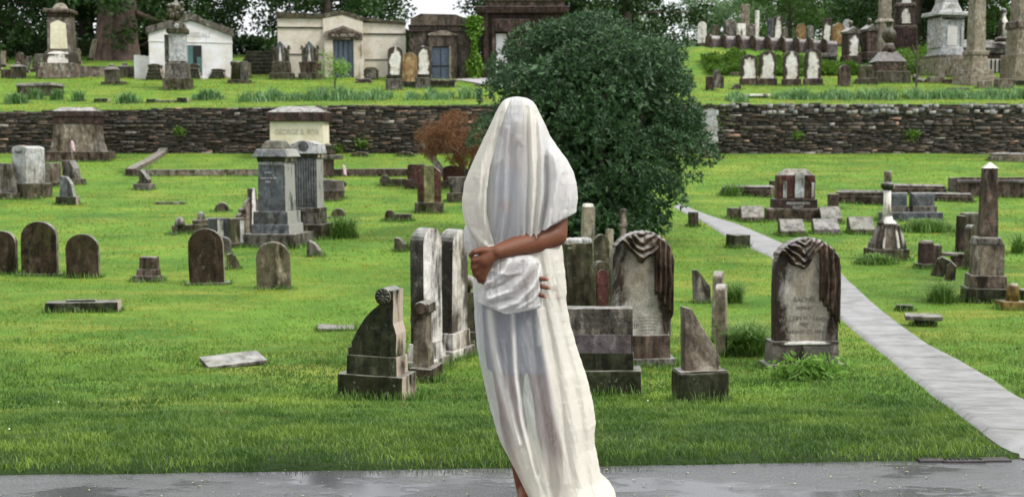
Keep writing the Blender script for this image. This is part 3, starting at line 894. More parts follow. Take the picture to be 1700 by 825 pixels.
# arm crossing in front (her left, right in the picture)
el = PP(921, 388) + Vector((0, -0.06, 0)); wr = PP(826, 411) + Vector((0, -0.205, 0))
elp = el
chain([sR, PP(922, 335) + Vector((0, -0.01, 0)), el], [0.060, 0.055, 0.050])
mid = el.lerp(wr, 0.3)
chain([el, mid + Vector((0, 0, -0.004)), el.lerp(wr, 0.65), wr], [0.050, 0.050, 0.041, 0.029])
pm = PP(806, 424) + Vector((0, -0.215, 0))
chain([wr, wr.lerp(pm, 0.5), pm], [0.027, 0.029, 0.030], 0.8)
K = [PP(789, 424), PP(790, 436), PP(795, 446), PP(803, 453)]
K = [k + Vector((0, -0.225 + 0.008 * i, 0)) for i, k in enumerate(K)]
for i, k in enumerate(K):
    capsule(wr.lerp(pm, 0.4), k, 0.020, 0.0125)
    m1 = k + Vector((-0.004 + 0.006 * i, 0.020, -0.030)); m2 = m1 + Vector((0.016, 0.030, -0.012 + 0.002 * i)); m3 = m2 + Vector((0.022, 0.006, 0.004))
    chain([k, m1, m2, m3], [0.0118, 0.0102, 0.0092, 0.0078])
th0 = wr.lerp(pm, 0.35) + Vector((-0.004, 0, 0.016))
chain([th0, PP(800, 408) + Vector((0, -0.225, 0)), PP(790, 410) + Vector((0, -0.235, 0)), PP(784, 416) + Vector((0, -0.225, 0))], [0.018, 0.0135, 0.0115, 0.009])
# other arm under the gauze (her right), hand comes out at the hip
eR = PP(795, 408) + Vector((0, -0.02, 0)); w2 = PP(858, 462) + Vector((0, -0.165, 0))
chain([sL, PP(797, 350) + Vector((0, 0, 0)), eR], [0.058, 0.047, 0.040])
chain([eR, eR.lerp(w2, 0.35), w2], [0.041, 0.042, 0.026])
p2 = PP(878, 468) + Vector((0, -0.175, 0))
chain([w2, p2], [0.028, 0.030], 0.8)
TIPS = []
for i, (kx, ky, tx, ty) in enumerate(((886, 455, 906, 455), (888, 466, 909, 469), (886, 477, 903, 483), (878, 486, 886, 492))):
    k = PP(kx, ky) + Vector((0, -0.178, 0)); t = PP(tx, ty) + Vector((0, -0.192, 0))
    capsule(w2.lerp(p2, 0.6), k, 0.022, 0.0125)
    mm = k.lerp(t, 0.5) + Vector((0, -0.012, 0.002))
    chain([k, mm, t], [0.0115, 0.0105, 0.0085]); TIPS.append((mm, t))
chain([w2, PP(872, 450) + Vector((0, -0.165, 0)), PP(882, 447) + Vector((0, -0.165, 0))], [0.018, 0.013, 0.010])
# legs
kL = PP(846, 655) + Vector((0, -0.02, 0)); aL = PP(872, 826); kR = PP(906, 655) + Vector((0, -0.03, 0)); aR = PP(926, 828) + Vector((0, 0.02, 0))
chain([PP(843, 500), PP(843, 570), kL], [0.098, 0.084, 0.056]); chain([PP(894, 500), PP(900, 570), kR], [0.098, 0.084, 0.056])
for k, a in ((kL, aL), (kR, aR)):
    c1 = k.lerp(a, 0.3) + Vector((-0.002, 0.018, 0)); c2 = k.lerp(a, 0.65) + Vector((0, 0.012, 0))
    chain([k, c1, c2, a], [0.052, 0.057, 0.040, 0.030])
    h = Vector((a.x, a.y + 0.03, 0.030)); capsule(a, h, 0.031, 0.029)
    bl = Vector((a.x - 0.012, a.y - 0.13, 0.024)); capsule(h, bl, 0.030, 0.024, 0.9); capsule(Vector((a.x, a.y, 0.055)), bl, 0.034, 0.022)
    capsule(bl + Vector((-0.02, 0, -0.003)), bl + Vector((0.025, 0.01, -0.003)), 0.020, 0.018)
    for q in range(5):
        b0 = bl + Vector((0.026 - 0.0135 * q if a is aL else -0.026 + 0.0135 * q, -0.008, -0.008)); capsule(b0, b0 + Vector((0, -0.040 + 0.005 * q, -0.003)), 0.0105 if q == 0 else 0.008, 0.0095 if q == 0 else 0.007)

proot = bpy.data.objects.new('person', None); C.objects.link(proot)
proot.location = (0.08, PY, 0.0)
tag(proot, 'person veiled head to foot in white gauze, arms wrapped round the waist', 'person')
bm_me = bpy.data.meshes.new('body_raw')
bm_me.from_pydata([tuple(v) for v in BV], [], BF); bm_me.update()
tmp = bpy.data.objects.new('body_raw', bm_me); C.objects.link(tmp)
rm = tmp.modifiers.new('remesh', 'REMESH'); rm.mode = 'VOXEL'; rm.voxel_size = 0.0042
smo = tmp.modifiers.new('smooth', 'SMOOTH'); smo.factor = 0.5; smo.iterations = 5
dg = bpy.context.evaluated_depsgraph_get()
bme = bpy.data.meshes.new_from_object(tmp.evaluated_get(dg)); bme.name = 'body'
bpy.data.objects.remove(tmp, do_unlink=True); bpy.data.meshes.remove(bm_me)
bme.polygons.foreach_set('use_smooth', np.ones(len(bme.polygons), dtype=bool))
def under(o):
    o.parent = proot
    o.data.transform(Matrix.Translation(-Vector(proot.location)))
    return o
under(link('body', bme, M['skin']))
# nails on the fingertips that show
for mm, t in TIPS[:3]:
    d = (t - mm).normalized()
    bm = bmesh.new(); bmesh.ops.create_uvsphere(bm, u_segments=12, v_segments=8, radius=1)
    bmesh.ops.scale(bm, verts=bm.verts, vec=(0.0065, 0.0022, 0.0050)); bmesh.ops.translate(bm, verts=bm.verts, vec=t + d * 0.001 + Vector((0, -0.0078, 0.001)))
    under(bmo('nail', bm, M['nail'], None, True))
# hair cap
bm = bmesh.new(); bmesh.ops.create_uvsphere(bm, u_segments=32, v_segments=20, radius=1)
for v in bm.verts:
    if v.co.z < 0.25 - 0.9 * v.co.y * -1 * 0 and v.co.y < 0.1: v.co *= 0.86
bmesh.ops.scale(bm, verts=bm.verts, vec=(0.077, 0.092, 0.098)); bmesh.ops.translate(bm, verts=bm.verts, vec=hc + Vector((0, 0.014, 0.023)))
under(bmo('hair', bm, M['hair'], None, True))

dress = Loft([(268, 836, 890, .05), (280, 812, 912, .075), (300, 800, 922, .09), (350, 804, 914, .115), (400, 814, 910, .105), (450, 808, 920, .118), (500, 800, 930, .128), (560, 803, 938, .132), (612, 808, 944, .135)], auto=0.004, seed=40)
under(dress.build('slip_dress', M['dress'], None, 120, 3))

# veil
veil_rows = [(161, 853, 862, .015), (163, 843, 874, .045), (168, 835, 883, .072), (176, 829, 890, .094), (190, 822, 897, .112), (205, 815, 904, .122), (225, 805, 913, .128), (245, 796, 926, .135),
             (265, 787, 941, .145), (285, 778, 951, .152), (305, 771, 957, .158), (330, 767, 959, .162), (350, 768, 957, .162), (370, 772, 952, .16), (390, 780, 944, .155), (412, 790, 936, .15)]
vf = [(.020, 7, [(859, 205), (859, 232)]), (.012, 6, [(859, 232), (860, 300), (857, 400)]), (.013, 3.2, [(880, 178), (882, 230), (884, 300), (880, 392)]),
      (-.012, 3.0, [(874, 180), (876, 240), (877, 300), (873, 390)]), (.012, 3.4, [(893, 195), (898, 250), (897, 320), (890, 390)]), (-.011, 3.0, [(889, 190), (891, 260), (890, 320), (885, 390)]),
      (.011, 4, [(840, 180), (832, 240), (824, 300), (818, 395)]), (-.012, 4, [(834, 190), (822, 240), (813, 300), (811, 360), (815, 400)]),
      (.012, 4, [(843, 215), (838, 270), (838, 340), (828, 400)]), (-.008, 4, [(850, 230), (848, 290), (846, 360), (838, 405)]),
      (.009, 3, [(868, 240), (866, 300), (868, 400)]), (-.030, 4, [(906, 262), (908, 300), (906, 330), (899, 378)]),
      (.016, 7, [(918, 262), (926, 300), (915, 345), (905, 378)]), (-.008, 4, [(938, 290), (932, 330), (915, 372)]), (.010, 5, [(948, 305), (944, 335), (930, 366)])]
veil = Loft(veil_rows, vf, auto=0.0045, seed=11, slant=0.02)
def hem(px): return np.where(px < 870, 413, np.interp(px, [870, 884, 893, 900, 955, 960], [413, 405, 384, 378, 351, 348]) + 1.2 * fnoise(px / 4, 0, 8, 2))
def g_(x, y, w_, poly): return np.exp(-(pdist(x, y, poly) / w_) ** 2)
def weave_veil(x, y):
    t_ = 0.38 + 0.25 * g_(x, y, 30, [(858, 165), (858, 185)]) + 0 * x
    t_ = t_ + 0.6 * g_(x, y, 9, [(880, 170), (884, 260), (884, 400)]) + 0.5 * g_(x, y, 10, [(897, 200), (902, 260), (897, 390)])
    t_ = np.maximum(t_, sstep(-x, -np.interp(y, [160, 200, 260, 300, 412], [848, 834, 818, 808, 806]) - 6, -np.interp(y, [160, 200, 260, 300, 412], [848, 834, 818, 808, 806]) + 6))
    t_ = t_ + 0.5 * sstep(x, 905, 915)
    t_ = t_ + 0.16 * fnoise(x / 7, y / 60, 71, 2)
    c_ = np.clip(0.9 * g_(x, y, 14, [(880, 170), (886, 260), (886, 400)]) + 0.8 * sstep(-x, -824, -808), 0, 1)
    return np.clip(t_, 0, 1), c_
under(veil.build('veil', M['sheer'], None, 260, 1.5, keep=lambda px, py: py < hem(px), weave=weave_veil))
under(overlay('shawl_fold', veil, M['creamcloth'], None,
      [(836, 166), (815, 205), (796, 245), (778, 285), (767, 330), (772, 370), (786, 398), (800, 412)],
      [(847, 166), (836, 200), (824, 240), (814, 280), (809, 320), (809, 350), (816, 385), (826, 414)], 166, 413, 0.012,
      [(.014, 5, [(770, 325), (771, 345), (780, 376), (799, 398), (822, 411)]), (-.010, 5, [(790, 300), (788, 340), (798, 378)]), (.008, 4, [(826, 200), (806, 250), (795, 300)]), (-.006, 3, [(830, 215), (815, 255), (803, 300), (800, 350)])], seed=12, auto=0.004))
under(overlay('sleeve', veil, M['gauze'], None, [(907, 245), (909, 290), (907, 330), (899, 380)], [(926, 245), (941, 265), (951, 285), (957, 305), (959, 330), (956, 352), (940, 358), (918, 367), (899, 381)], 246, 379, 0.017,
      [(.012, 5, [(917, 258), (925, 290), (912, 345), (905, 375)]), (-.009, 3, [(932, 290), (924, 330), (910, 372)]), (.008, 4, [(942, 296), (936, 335), (921, 366)]), (.006, 3, [(950, 318), (942, 345), (930, 362)])], seed=14, auto=0.004))
# gauze over the hidden arm's elbow
slv = Loft([(366, 776, 798, .03), (380, 770, 806, .05), (400, 770, 812, .06), (418, 775, 815, .06), (436, 784, 818, .055), (452, 796, 820, .03)], [(.008, 4, [(778, 385), (784, 420), (800, 445)]), (-.006, 3, [(788, 380), (796, 430)])], yc=4.97, auto=0.004, seed=15)
under(slv.build('sleeve', M['gauze'], None, 80, 2))

# skirt of the drape down to the road
skirt_rows = [(393, 802, 930, .125), (410, 794, 934, .13), (440, 787, 937, .135), (470, 785, 940, .138), (500, 786, 941, .142), (530, 788, 946, .148), (570, 791, 957, .155), (600, 796, 967, .162),
              (640, 804, 980, .172), (675, 813, 988, .182), (700, 820, 991, .188), (718, 825, 988, .192), (735, 832, 989, .195), (750, 841, 993, .198), (770, 852, 997, .205), (788, 861, 1001, .215),
              (796, 865, 1009, .225), (804, 869, 1018, .24), (814, 874, 1024, .25), (830, 882, 1027, .27), (846, 892, 1026, .28)]
sf = [(.016, 6, [(815, 515), (822, 580), (838, 645), (853, 700), (872, 760), (902, 840)]), (-.014, 6, [(806, 520), (812, 590), (826, 650), (842, 705), (862, 765)]),
      (.012, 4, [(850, 515), (853, 600), (862, 680), (884, 760), (908, 838)]), (-.014, 4, [(857, 520), (861, 600), (871, 680), (893, 765)]),
      (.013, 6, [(893, 510), (902, 580), (912, 650), (920, 720), (930, 800), (936, 845)]), (-.012, 6, [(884, 520), (892, 600), (903, 680), (912, 760), (922, 835)]),
      (.018, 9, [(905, 400), (912, 480), (928, 560), (945, 650), (957, 740), (968, 845)]), (-.014, 7, [(918, 480), (940, 580), (960, 680), (972, 760), (985, 845)]),
      (.016, 8, [(925, 430), (945, 540), (968, 640), (978, 720), (995, 845)]), (-.010, 5, [(897, 480), (915, 560), (932, 660), (944, 760), (952, 845)]),
      (.010, 5, [(795, 520), (800, 600), (812, 660)]), (.012, 5, [(835, 560), (842, 640), (862, 720)]), (.012, 7, [(1012, 800), (1008, 825), (1012, 846)])]
skirt = Loft(skirt_rows, sf, auto=0.0058, seed=21, autofreq=0.09, slant=-0.28)
CL = [(404, 868), (440, 882), (480, 893), (520, 890), (560, 896), (620, 908), (690, 922), (760, 938), (846, 950)]
def weave_skirt(x, y):
    cb = np.interp(y, [a for a, b in CL], [b for a, b in CL])
    cr = sstep(x, cb - 5, cb + 9)
    bot = sstep(y, 690, 770)
    d1 = g_(x, y, 1, [(0, 0), (1, 0)])
    dd = pdist(x, y, [(813, 512), (820, 570), (832, 625), (848, 680), (866, 730), (885, 775), (915, 846)])
    d1 = np.exp(-(dd / (6 + 12 * bot)) ** 2)
    dd = pdist(x, y, [(851, 515), (853, 560), (857, 620), (868, 690), (886, 750), (914, 846)])
    d2 = np.exp(-(dd / (3.5 + 13 * bot)) ** 2)
    lf = np.interp(y, skirt.rows[:, 0], skirt.rows[:, 1])
    rim = np.exp(-((x - lf) / 7.0) ** 2) * 0.75
    t_ = np.maximum.reduce([cr, d1, d2 * .9, rim, 0.85 * np.exp(-(pdist(x, y, [(892, 505), (896, 560)]) / 5) ** 2)]) + 0.12 + 0.12 * fnoise((x - .28 * y) / 6, y / 80, 72, 2)
    t_ = np.maximum(t_, 0.55 * bot)
    pk = np.exp(-((x - 926 - (y - 740) * .22) / 12) ** 2 - ((y - 750) / 60) ** 2)
    t_ = t_ - 0.28 * pk
    return np.clip(t_, 0, 1), np.clip(cr + .7 * d1 + .6 * d2 + .8 * bot, 0, 1)
under(skirt.build('skirt_drape', M['sheer'], None, 320, 1.5, weave=weave_skirt))
# bunched gauze held over the stomach
bn = Loft([(422, 832, 880, .05), (427, 822, 891, .075), (434, 813, 897, .09), (446, 806, 900, .10), (462, 801, 902, .105), (478, 796, 902, .110), (490, 792, 902, .114), (498, 793, 901, .116), (503, 803, 901, .116), (507, 812, 896, .114), (511, 822, 880, .112), (515, 833, 858, .110)],
          [(.020, 3.5, [(900, 440), (885, 470), (860, 495), (828, 508)]), (-.018, 3, [(892, 438), (877, 466), (850, 490), (815, 500)]), (.019, 3.5, [(880, 430), (868, 455), (845, 478), (812, 490)]), (-.016, 3, [(868, 432), (856, 452), (836, 468), (808, 478)]),
           (.013, 3.2, [(845, 428), (836, 445), (818, 462), (806, 466)]), (-.01, 3, [(836, 430), (824, 446), (810, 455)]), (.010, 3, [(822, 448), (845, 452), (862, 448)]), (.012, 3, [(900, 470), (885, 492), (860, 506)]), (-.01, 3, [(900, 482), (880, 500)])], yc=4.88, n=3.4, auto=0.008, seed=31, autofreq=0.16)
under(bn.build('gathered_cloth', M['sheer'], None, 220, 1.0, weave=lambda x, y: (np.clip(.42 + .3 * fnoise((x + y) / 9, (x - y) / 40, 73, 2) + .5 * g_(x, y, 4, [(796, 498), (838, 513), (900, 503)]) + .6 * g_(x, y, 4, bn.folds[0][2]) + .6 * g_(x, y, 4, bn.folds[2][2]) + .6 * g_(x, y, 4, bn.folds[4][2]) + .5 * g_(x, y, 4, bn.folds[7][2]) + .5 * g_(x, y, 5, [(846, 426), (880, 427), (897, 440), (901, 465)]), 0, 1), 0 * x + .2)))
# ---------------------------------------------------------------- gravestones and monuments
class T:
    """one thing standing at a spot of the lawn; part sizes are read in the photograph's units at that distance and turned into metres"""
    def __init__(s, name, label, cat, px, py, rot=0.0, group=None, dy=0.0):
        x, y, z = at(px, py)
        s.px, s.py = px, py
        s.m = (y) / F / math.cos(PITCH) * 1.0
        s.root = bpy.data.objects.new(name, None); C.objects.link(s.root)
        s.root.location = (x, y + dy, z); tl = 0.3 if cat in ('mausoleum', 'monument', 'obelisk', 'column', 'wall', 'kerb', 'plant', 'tree', 'grass tuft', 'ivy', 'steps', 'stone pier') else 1.3
        rr_ = random.Random(int(px * 7 + py))
        s.root.rotation_euler = (math.radians(rr_.uniform(-tl, tl)), math.radians(rr_.uniform(-tl, tl)), math.radians(rot))
        tag(s.root, label, cat, group)
    def X(s, px): return (px - s.px) * s.m
    def Zc(s, py): return (s.py - py) * s.m
    def zb(s, py): return -0.10 if py >= s.py - 0.01 else s.Zc(py)
    def box(s, part, x0, x1, yt, yb, d, mat, tx=None, td=None, bev=1.0, dy=0.0, dxp=0.0, parent=None):
        """x0..x1 bottom width, tx = top width / bottom width, d depth, all in photo units"""
        bm = bmesh.new(); wd = (x1 - x0) * s.m; dd = d * s.m
        tx = 1.0 if tx is None else tx; td = tx if td is None else td
        fr(bm, s.X((x0 + x1) / 2), dy * s.m, s.zb(yb), s.Zc(yt), wd, dd, wd * tx, dd * td, bev * s.m, dxp * s.m)
        return bmo(part, bm, M[mat], parent or s.root)
    def prism(s, part, pts, d, mat, bev=0.8, dy=0.0, parent=None, axis='y', smooth=False):
        bm = bmesh.new()
        P = [(s.X(a), s.zb(b)) for a, b in pts]
        prism(bm, P, (dy - d / 2) * s.m, (dy + d / 2) * s.m, bev * s.m)
        return bmo(part, bm, M[mat], parent or s.root, smooth)
    def slab(s, part, x0, x1, yt, yb, d, mat, top='round', rise=None, bev=1.0, dy=0.0, parent=None, lean=0.0):
        w_ = x1 - x0; cx = (x0 + x1) / 2
        pts = [(x0, yb), (x1, yb)]
        if top == 'round':
            r = w_ / 2 if rise is None else rise
            for k in range(13):
                a = math.pi * k / 12
                pts.append((cx + w_ / 2 * math.cos(a), yt + r - r * math.sin(a)))
        elif top == 'flat': pts += [(x1, yt), (x0, yt)]
        elif top == 'point':
            r = rise or w_ * 0.3
            pts += [(x1, yt + r), (cx, yt), (x0, yt + r)]
        elif top == 'clip':
            r = rise or w_ * 0.25
            pts += [(x1, yt + r), (x1 - r * 1.1, yt), (x0 + r * 1.1, yt), (x0, yt + r)]
        elif top == 'wave':
            r = rise or w_ * 0.5
            for k in range(9):
                t = k / 8
                pts.append((x1 - w_ * t, yt + r * (0.5 + 0.5 * math.cos(math.pi * min(1, t * 1.25)))))
        elif top == 'shoulder':
            r = rise or w_ * 0.25; q = w_ * 0.14
            pts.append((x1, yt + r)); pts.append((x1 - q, yt + r))
            for k in range(11):
                a = math.pi * k / 10
                pts.append((cx + (w_ / 2 - q) * math.cos(a), yt + r - r * math.sin(a)))
            pts += [(x0 + q, yt + r), (x0, yt + r)]
        if lean: pts = [(a + lean * (yb - b), b) for a, b in pts]
        return s.prism(part, pts, d, mat, bev, dy, parent)
    def lathe(s, part, cx, prof, mat, seg=18, parent=None, sq=1.0, dy=0):
        bm = bmesh.new()
        lathe(bm, [(max(r, .05) * s.m, s.zb(p)) for r, p in prof], seg, s.X(cx), dy * s.m, sq)
        return bmo(part, bm, M[mat], parent or s.root, True)
    def cyl_y(s, part, cx, cy, r, d, mat, dy=0, parent=None, seg=24, bev=0.8):
        return s.prism(part, [(cx + r * math.cos(2 * math.pi * k / seg), cy + r * math.sin(2 * math.pi * k / seg)) for k in range(seg)], d, mat, bev, dy, parent)
    def text(s, txt, cx, base, size, dy, mat='letters', parent=None, part='inscription', ext=0.4, squash=1.0, tilt=0.0):
        cu = bpy.data.curves.new('lettering', 'FONT'); cu.body = txt; cu.size = size * 1.38 * s.m; cu.align_x = 'CENTER'; cu.extrude = ext * s.m
        cu.resolution_u = 3
        ob = bpy.data.objects.new('lettering', cu); C.objects.link(ob)
        me = bpy.data.meshes.new_from_object(ob.evaluated_get(bpy.context.evaluated_depsgraph_get()))
        bpy.data.objects.remove(ob, do_unlink=True); bpy.data.curves.remove(cu)
        me.transform(Matrix.Translation((s.X(cx), dy * s.m, s.Zc(base))) @ Matrix.Rotation(math.pi / 2 - tilt, 4, 'X') @ Matrix.Diagonal((squash, 1, 1, 1)))
        me.materials.clear()
        return link(part, me, M[mat], parent or s.root)

GR = 'round topped gravestones in the left lawn row'
# --- the left lawn row
t = T('round_headstone', 'dark round-topped slab cut off by the left edge of the picture', 'gravestone', 4, 455, 3, GR)
t.slab('tablet', -20, 28, 383, 455, 13, 'slate', rise=20)
t = T('round_headstone', 'largest dark round-topped slab of the left lawn row, on a thin pale plinth', 'gravestone', 67, 457, 4, GR)
t.slab('tablet', 38, 96, 367, 455, 13, 'slate', rise=27); t.box('base', 33, 102, 454, 457, 22, 'grey')
t = T('round_headstone', 'low nearly black round-topped slab left of the small pedestal stub', 'gravestone', 139, 461, 8, GR)
t.slab('tablet', 113, 165, 388, 461, 14, 'slate', rise=24)
t = T('round_headstone', 'brown streaked round-topped slab on a thin flat plinth before the grey monuments', 'gravestone', 345, 472, 6, GR)
t.slab('tablet', 316, 373, 379, 470, 14, 'slate', rise=28); t.box('base', 308, 381, 469, 472, 24, 'grey')
t = T('round_headstone', 'small pale mottled round-topped slab standing alone right of the row', 'gravestone', 455, 480, 3, GR)
t.slab('tablet', 427, 483, 401, 480, 12, 'mottled', rise=27, bev=2.2)
t = T('pedestal_stub', 'small stepped brown pedestal stub between two round slabs of the left row', 'pedestal', 246, 467, 4)
t.box('die', 233, 263, 426, 447, 22, 'brown', 0.93, bev=2); t.box('plinth', 229, 265, 446, 458, 26, 'brown', 0.92); t.box('base', 222, 269, 457, 467, 32, 'grey', 0.9)
t = T('round_headstone', 'narrow pale round slab mostly hidden behind the brown streaked one', 'gravestone', 372, 425, 0)
t.slab('tablet', 360, 384, 393, 425, 10, 'grey')
t = T('broken_stone', 'small broken grey stone lying right of the brown streaked slab', 'stone fragment', 387, 447, 20)
t.prism('block', [(377, 447), (397, 447), (398, 440), (391, 424), (384, 420), (378, 422)], 12, 'mossy')
# --- flat stones in the left lawn
t = T('kerb_block', 'long low black block lying in the far left lawn', 'grave block', 141, 517, 6)
t.box('block', 81, 198, 500, 517, 30, 'mossy_dark', bev=1.2); t.box('tablet_stub', 112, 160, 497, 501, 10, 'mossy_dark')
t = T('flat_slab', 'pale tilted flat slab in the grass left of the scroll-ended stone', 'ledger stone', 388, 606, 22)
t.prism('slab', [(338, 600), (436, 600), (436, 594), (338, 594)], 58, 'grey', 1.2)
t.root.rotation_euler = (math.radians(8), math.radians(-2), math.radians(30))
t = T('flat_slab', 'thin dark flat slab lying behind the scroll-ended stone', 'ledger stone', 558, 547, 8)
t.prism('slab', [(528, 547), (588, 547), (588, 543), (528, 541)], 45, 'purple')

# --- scroll-ended headstone, front left
def scroll_wing(t, cx, cy, r, x_edge, pts, d, mat, rose=True, cyl=None):
    w_ = t.prism('wing', pts, d, mat, 1.0)
    sc = t.cyl_y('scroll', cx, cy, r, (cyl or d) , mat, 0)
    if rose:
        bm = bmesh.new()
        for k in range(10):
            a = 2 * math.pi * k / 10
            mtx = Matrix.Translation((t.X(cx) + math.cos(a) * r * .52 * t.m, -(cyl or d) / 2 * t.m, t.Zc(cy) + math.sin(a) * r * .52 * t.m)) @ Matrix.Rotation(-a, 4, 'Y') @ Matrix.Diagonal((r * .40 * t.m, 1.6 * t.m, r * .17 * t.m, 1))
            bmesh.ops.create_icosphere(bm, subdivisions=2, radius=1, matrix=mtx)
        bmesh.ops.create_icosphere(bm, subdivisions=2, radius=1, matrix=Matrix.Translation((t.X(cx), -(cyl or d) / 2 * t.m, t.Zc(cy))) @ Matrix.Diagonal((r * .2 * t.m, 2.2 * t.m, r * .2 * t.m, 1)))
        bmo('rosette', bm, M[mat], sc, True)
    return w_, sc
t = T('scroll_headstone', 'nearest mossy scroll-ended headstone with a rosette and a curved sloping shoulder', 'gravestone', 628, 661, -17)
t.box('base', 568, 684, 617, 661, 64, 'mossy_dark', bev=1.5)
t.box('plinth', 581, 672, 586, 618, 50, 'mossy_dark', 0.97, bev=1.2)
curve = [(583, 587), (669, 587), (669, 548), (664, 530), (664, 476), (650, 476), (640, 497), (628, 508), (612, 524), (598, 545), (588, 566), (589, 572), (583, 574)]
scroll_wing(t, 646, 486, 14, 664, curve, 42, 'mossy_dark', True, 48)
t = T('scroll_side_stone', 'small brown scroll-topped side stone between the near wing and the tall white slabs', 'gravestone', 706, 632, -14)
t.box('base', 688, 727, 606, 632, 66, 'brown', bev=1.2)
t.prism('wing', [(690, 608), (716, 608), (716, 582), (711, 560), (711, 520), (718, 514), (718, 500), (694, 500), (686, 512), (684, 530), (690, 545)], 34, 'brown_pale', 1.0)
t.cyl_y('scroll', 704, 507, 10, 44, 'brown', 0)
GT = 'tall white slabs seen edge on'
for (px, py, yt, lab, wx) in ((709, 612, 376, 'nearer of the two tall round-topped white marble slabs seen edge on', 30), (752, 594, 378, 'farther of the two tall round-topped white marble slabs seen edge on', 30)):
    t = T('tall_headstone', lab, 'gravestone', px, py, 66, GT)
    hgt = (py - yt)
    hw = 33 if px < 720 else 29
    o = t.slab('tablet', px - hw, px + hw, yt, py - 44, 25, 'marble_streak', rise=25, bev=1.4)
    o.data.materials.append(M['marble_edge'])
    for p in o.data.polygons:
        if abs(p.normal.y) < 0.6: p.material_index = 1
    t.box('plinth', px - hw - 5, px + hw + 5, py - 46, py - 16, 33, 'marble_streak', 0.94, bev=1.5)
    t.box('base', px - hw - 12, px + hw + 12, py - 18, py, 44, 'marble_streak', 0.98, bev=1.5)
t = T('scroll_headstone', 'ball-topped mossy wing stone half hidden behind the veiled figure on her left', 'gravestone', 785, 578, -10)
t.box('base', 760, 812, 548, 578, 40, 'mossy')
t.prism('wing', [(762, 550), (806, 550), (806, 505), (800, 485), (783, 482), (775, 488), (768, 505), (762, 530)], 26, 'mossy', 1.0)
t.lathe('ball_finial', 778, [(4, 486), (3.5, 480), (9, 476), (10.5, 468), (8, 460), (2, 456)], 'mossy_dark')

# --- stones right of the figure
t = T('inscribed_block', 'dark oblong block with worn inscription on a heavy base right of the figure', 'gravestone', 985, 655, -4)
o = t.box('die', 905, 1050, 508, 612, 40, 'streaked', bev=1.2)
bb = t.box('base', 900, 1064, 610, 655, 62, 'mossy_dark', bev=1.5)
bn_ = t.box('band', 907, 1048, 551, 582, 3, 'purple', bev=0.5, dy=-20)
t.box('foot_band', 904, 1051, 581, 612, 43, 'mossy_dark', bev=.8)
t.text('JANE S. WIFE OF PHILIP', 1000, 541, 8.5, -20.3); t.text('OF ROBERT C. MOORE', 998, 529, 7, -20.3); t.text('IN MEMORY OF', 998, 519, 6, -20.3)

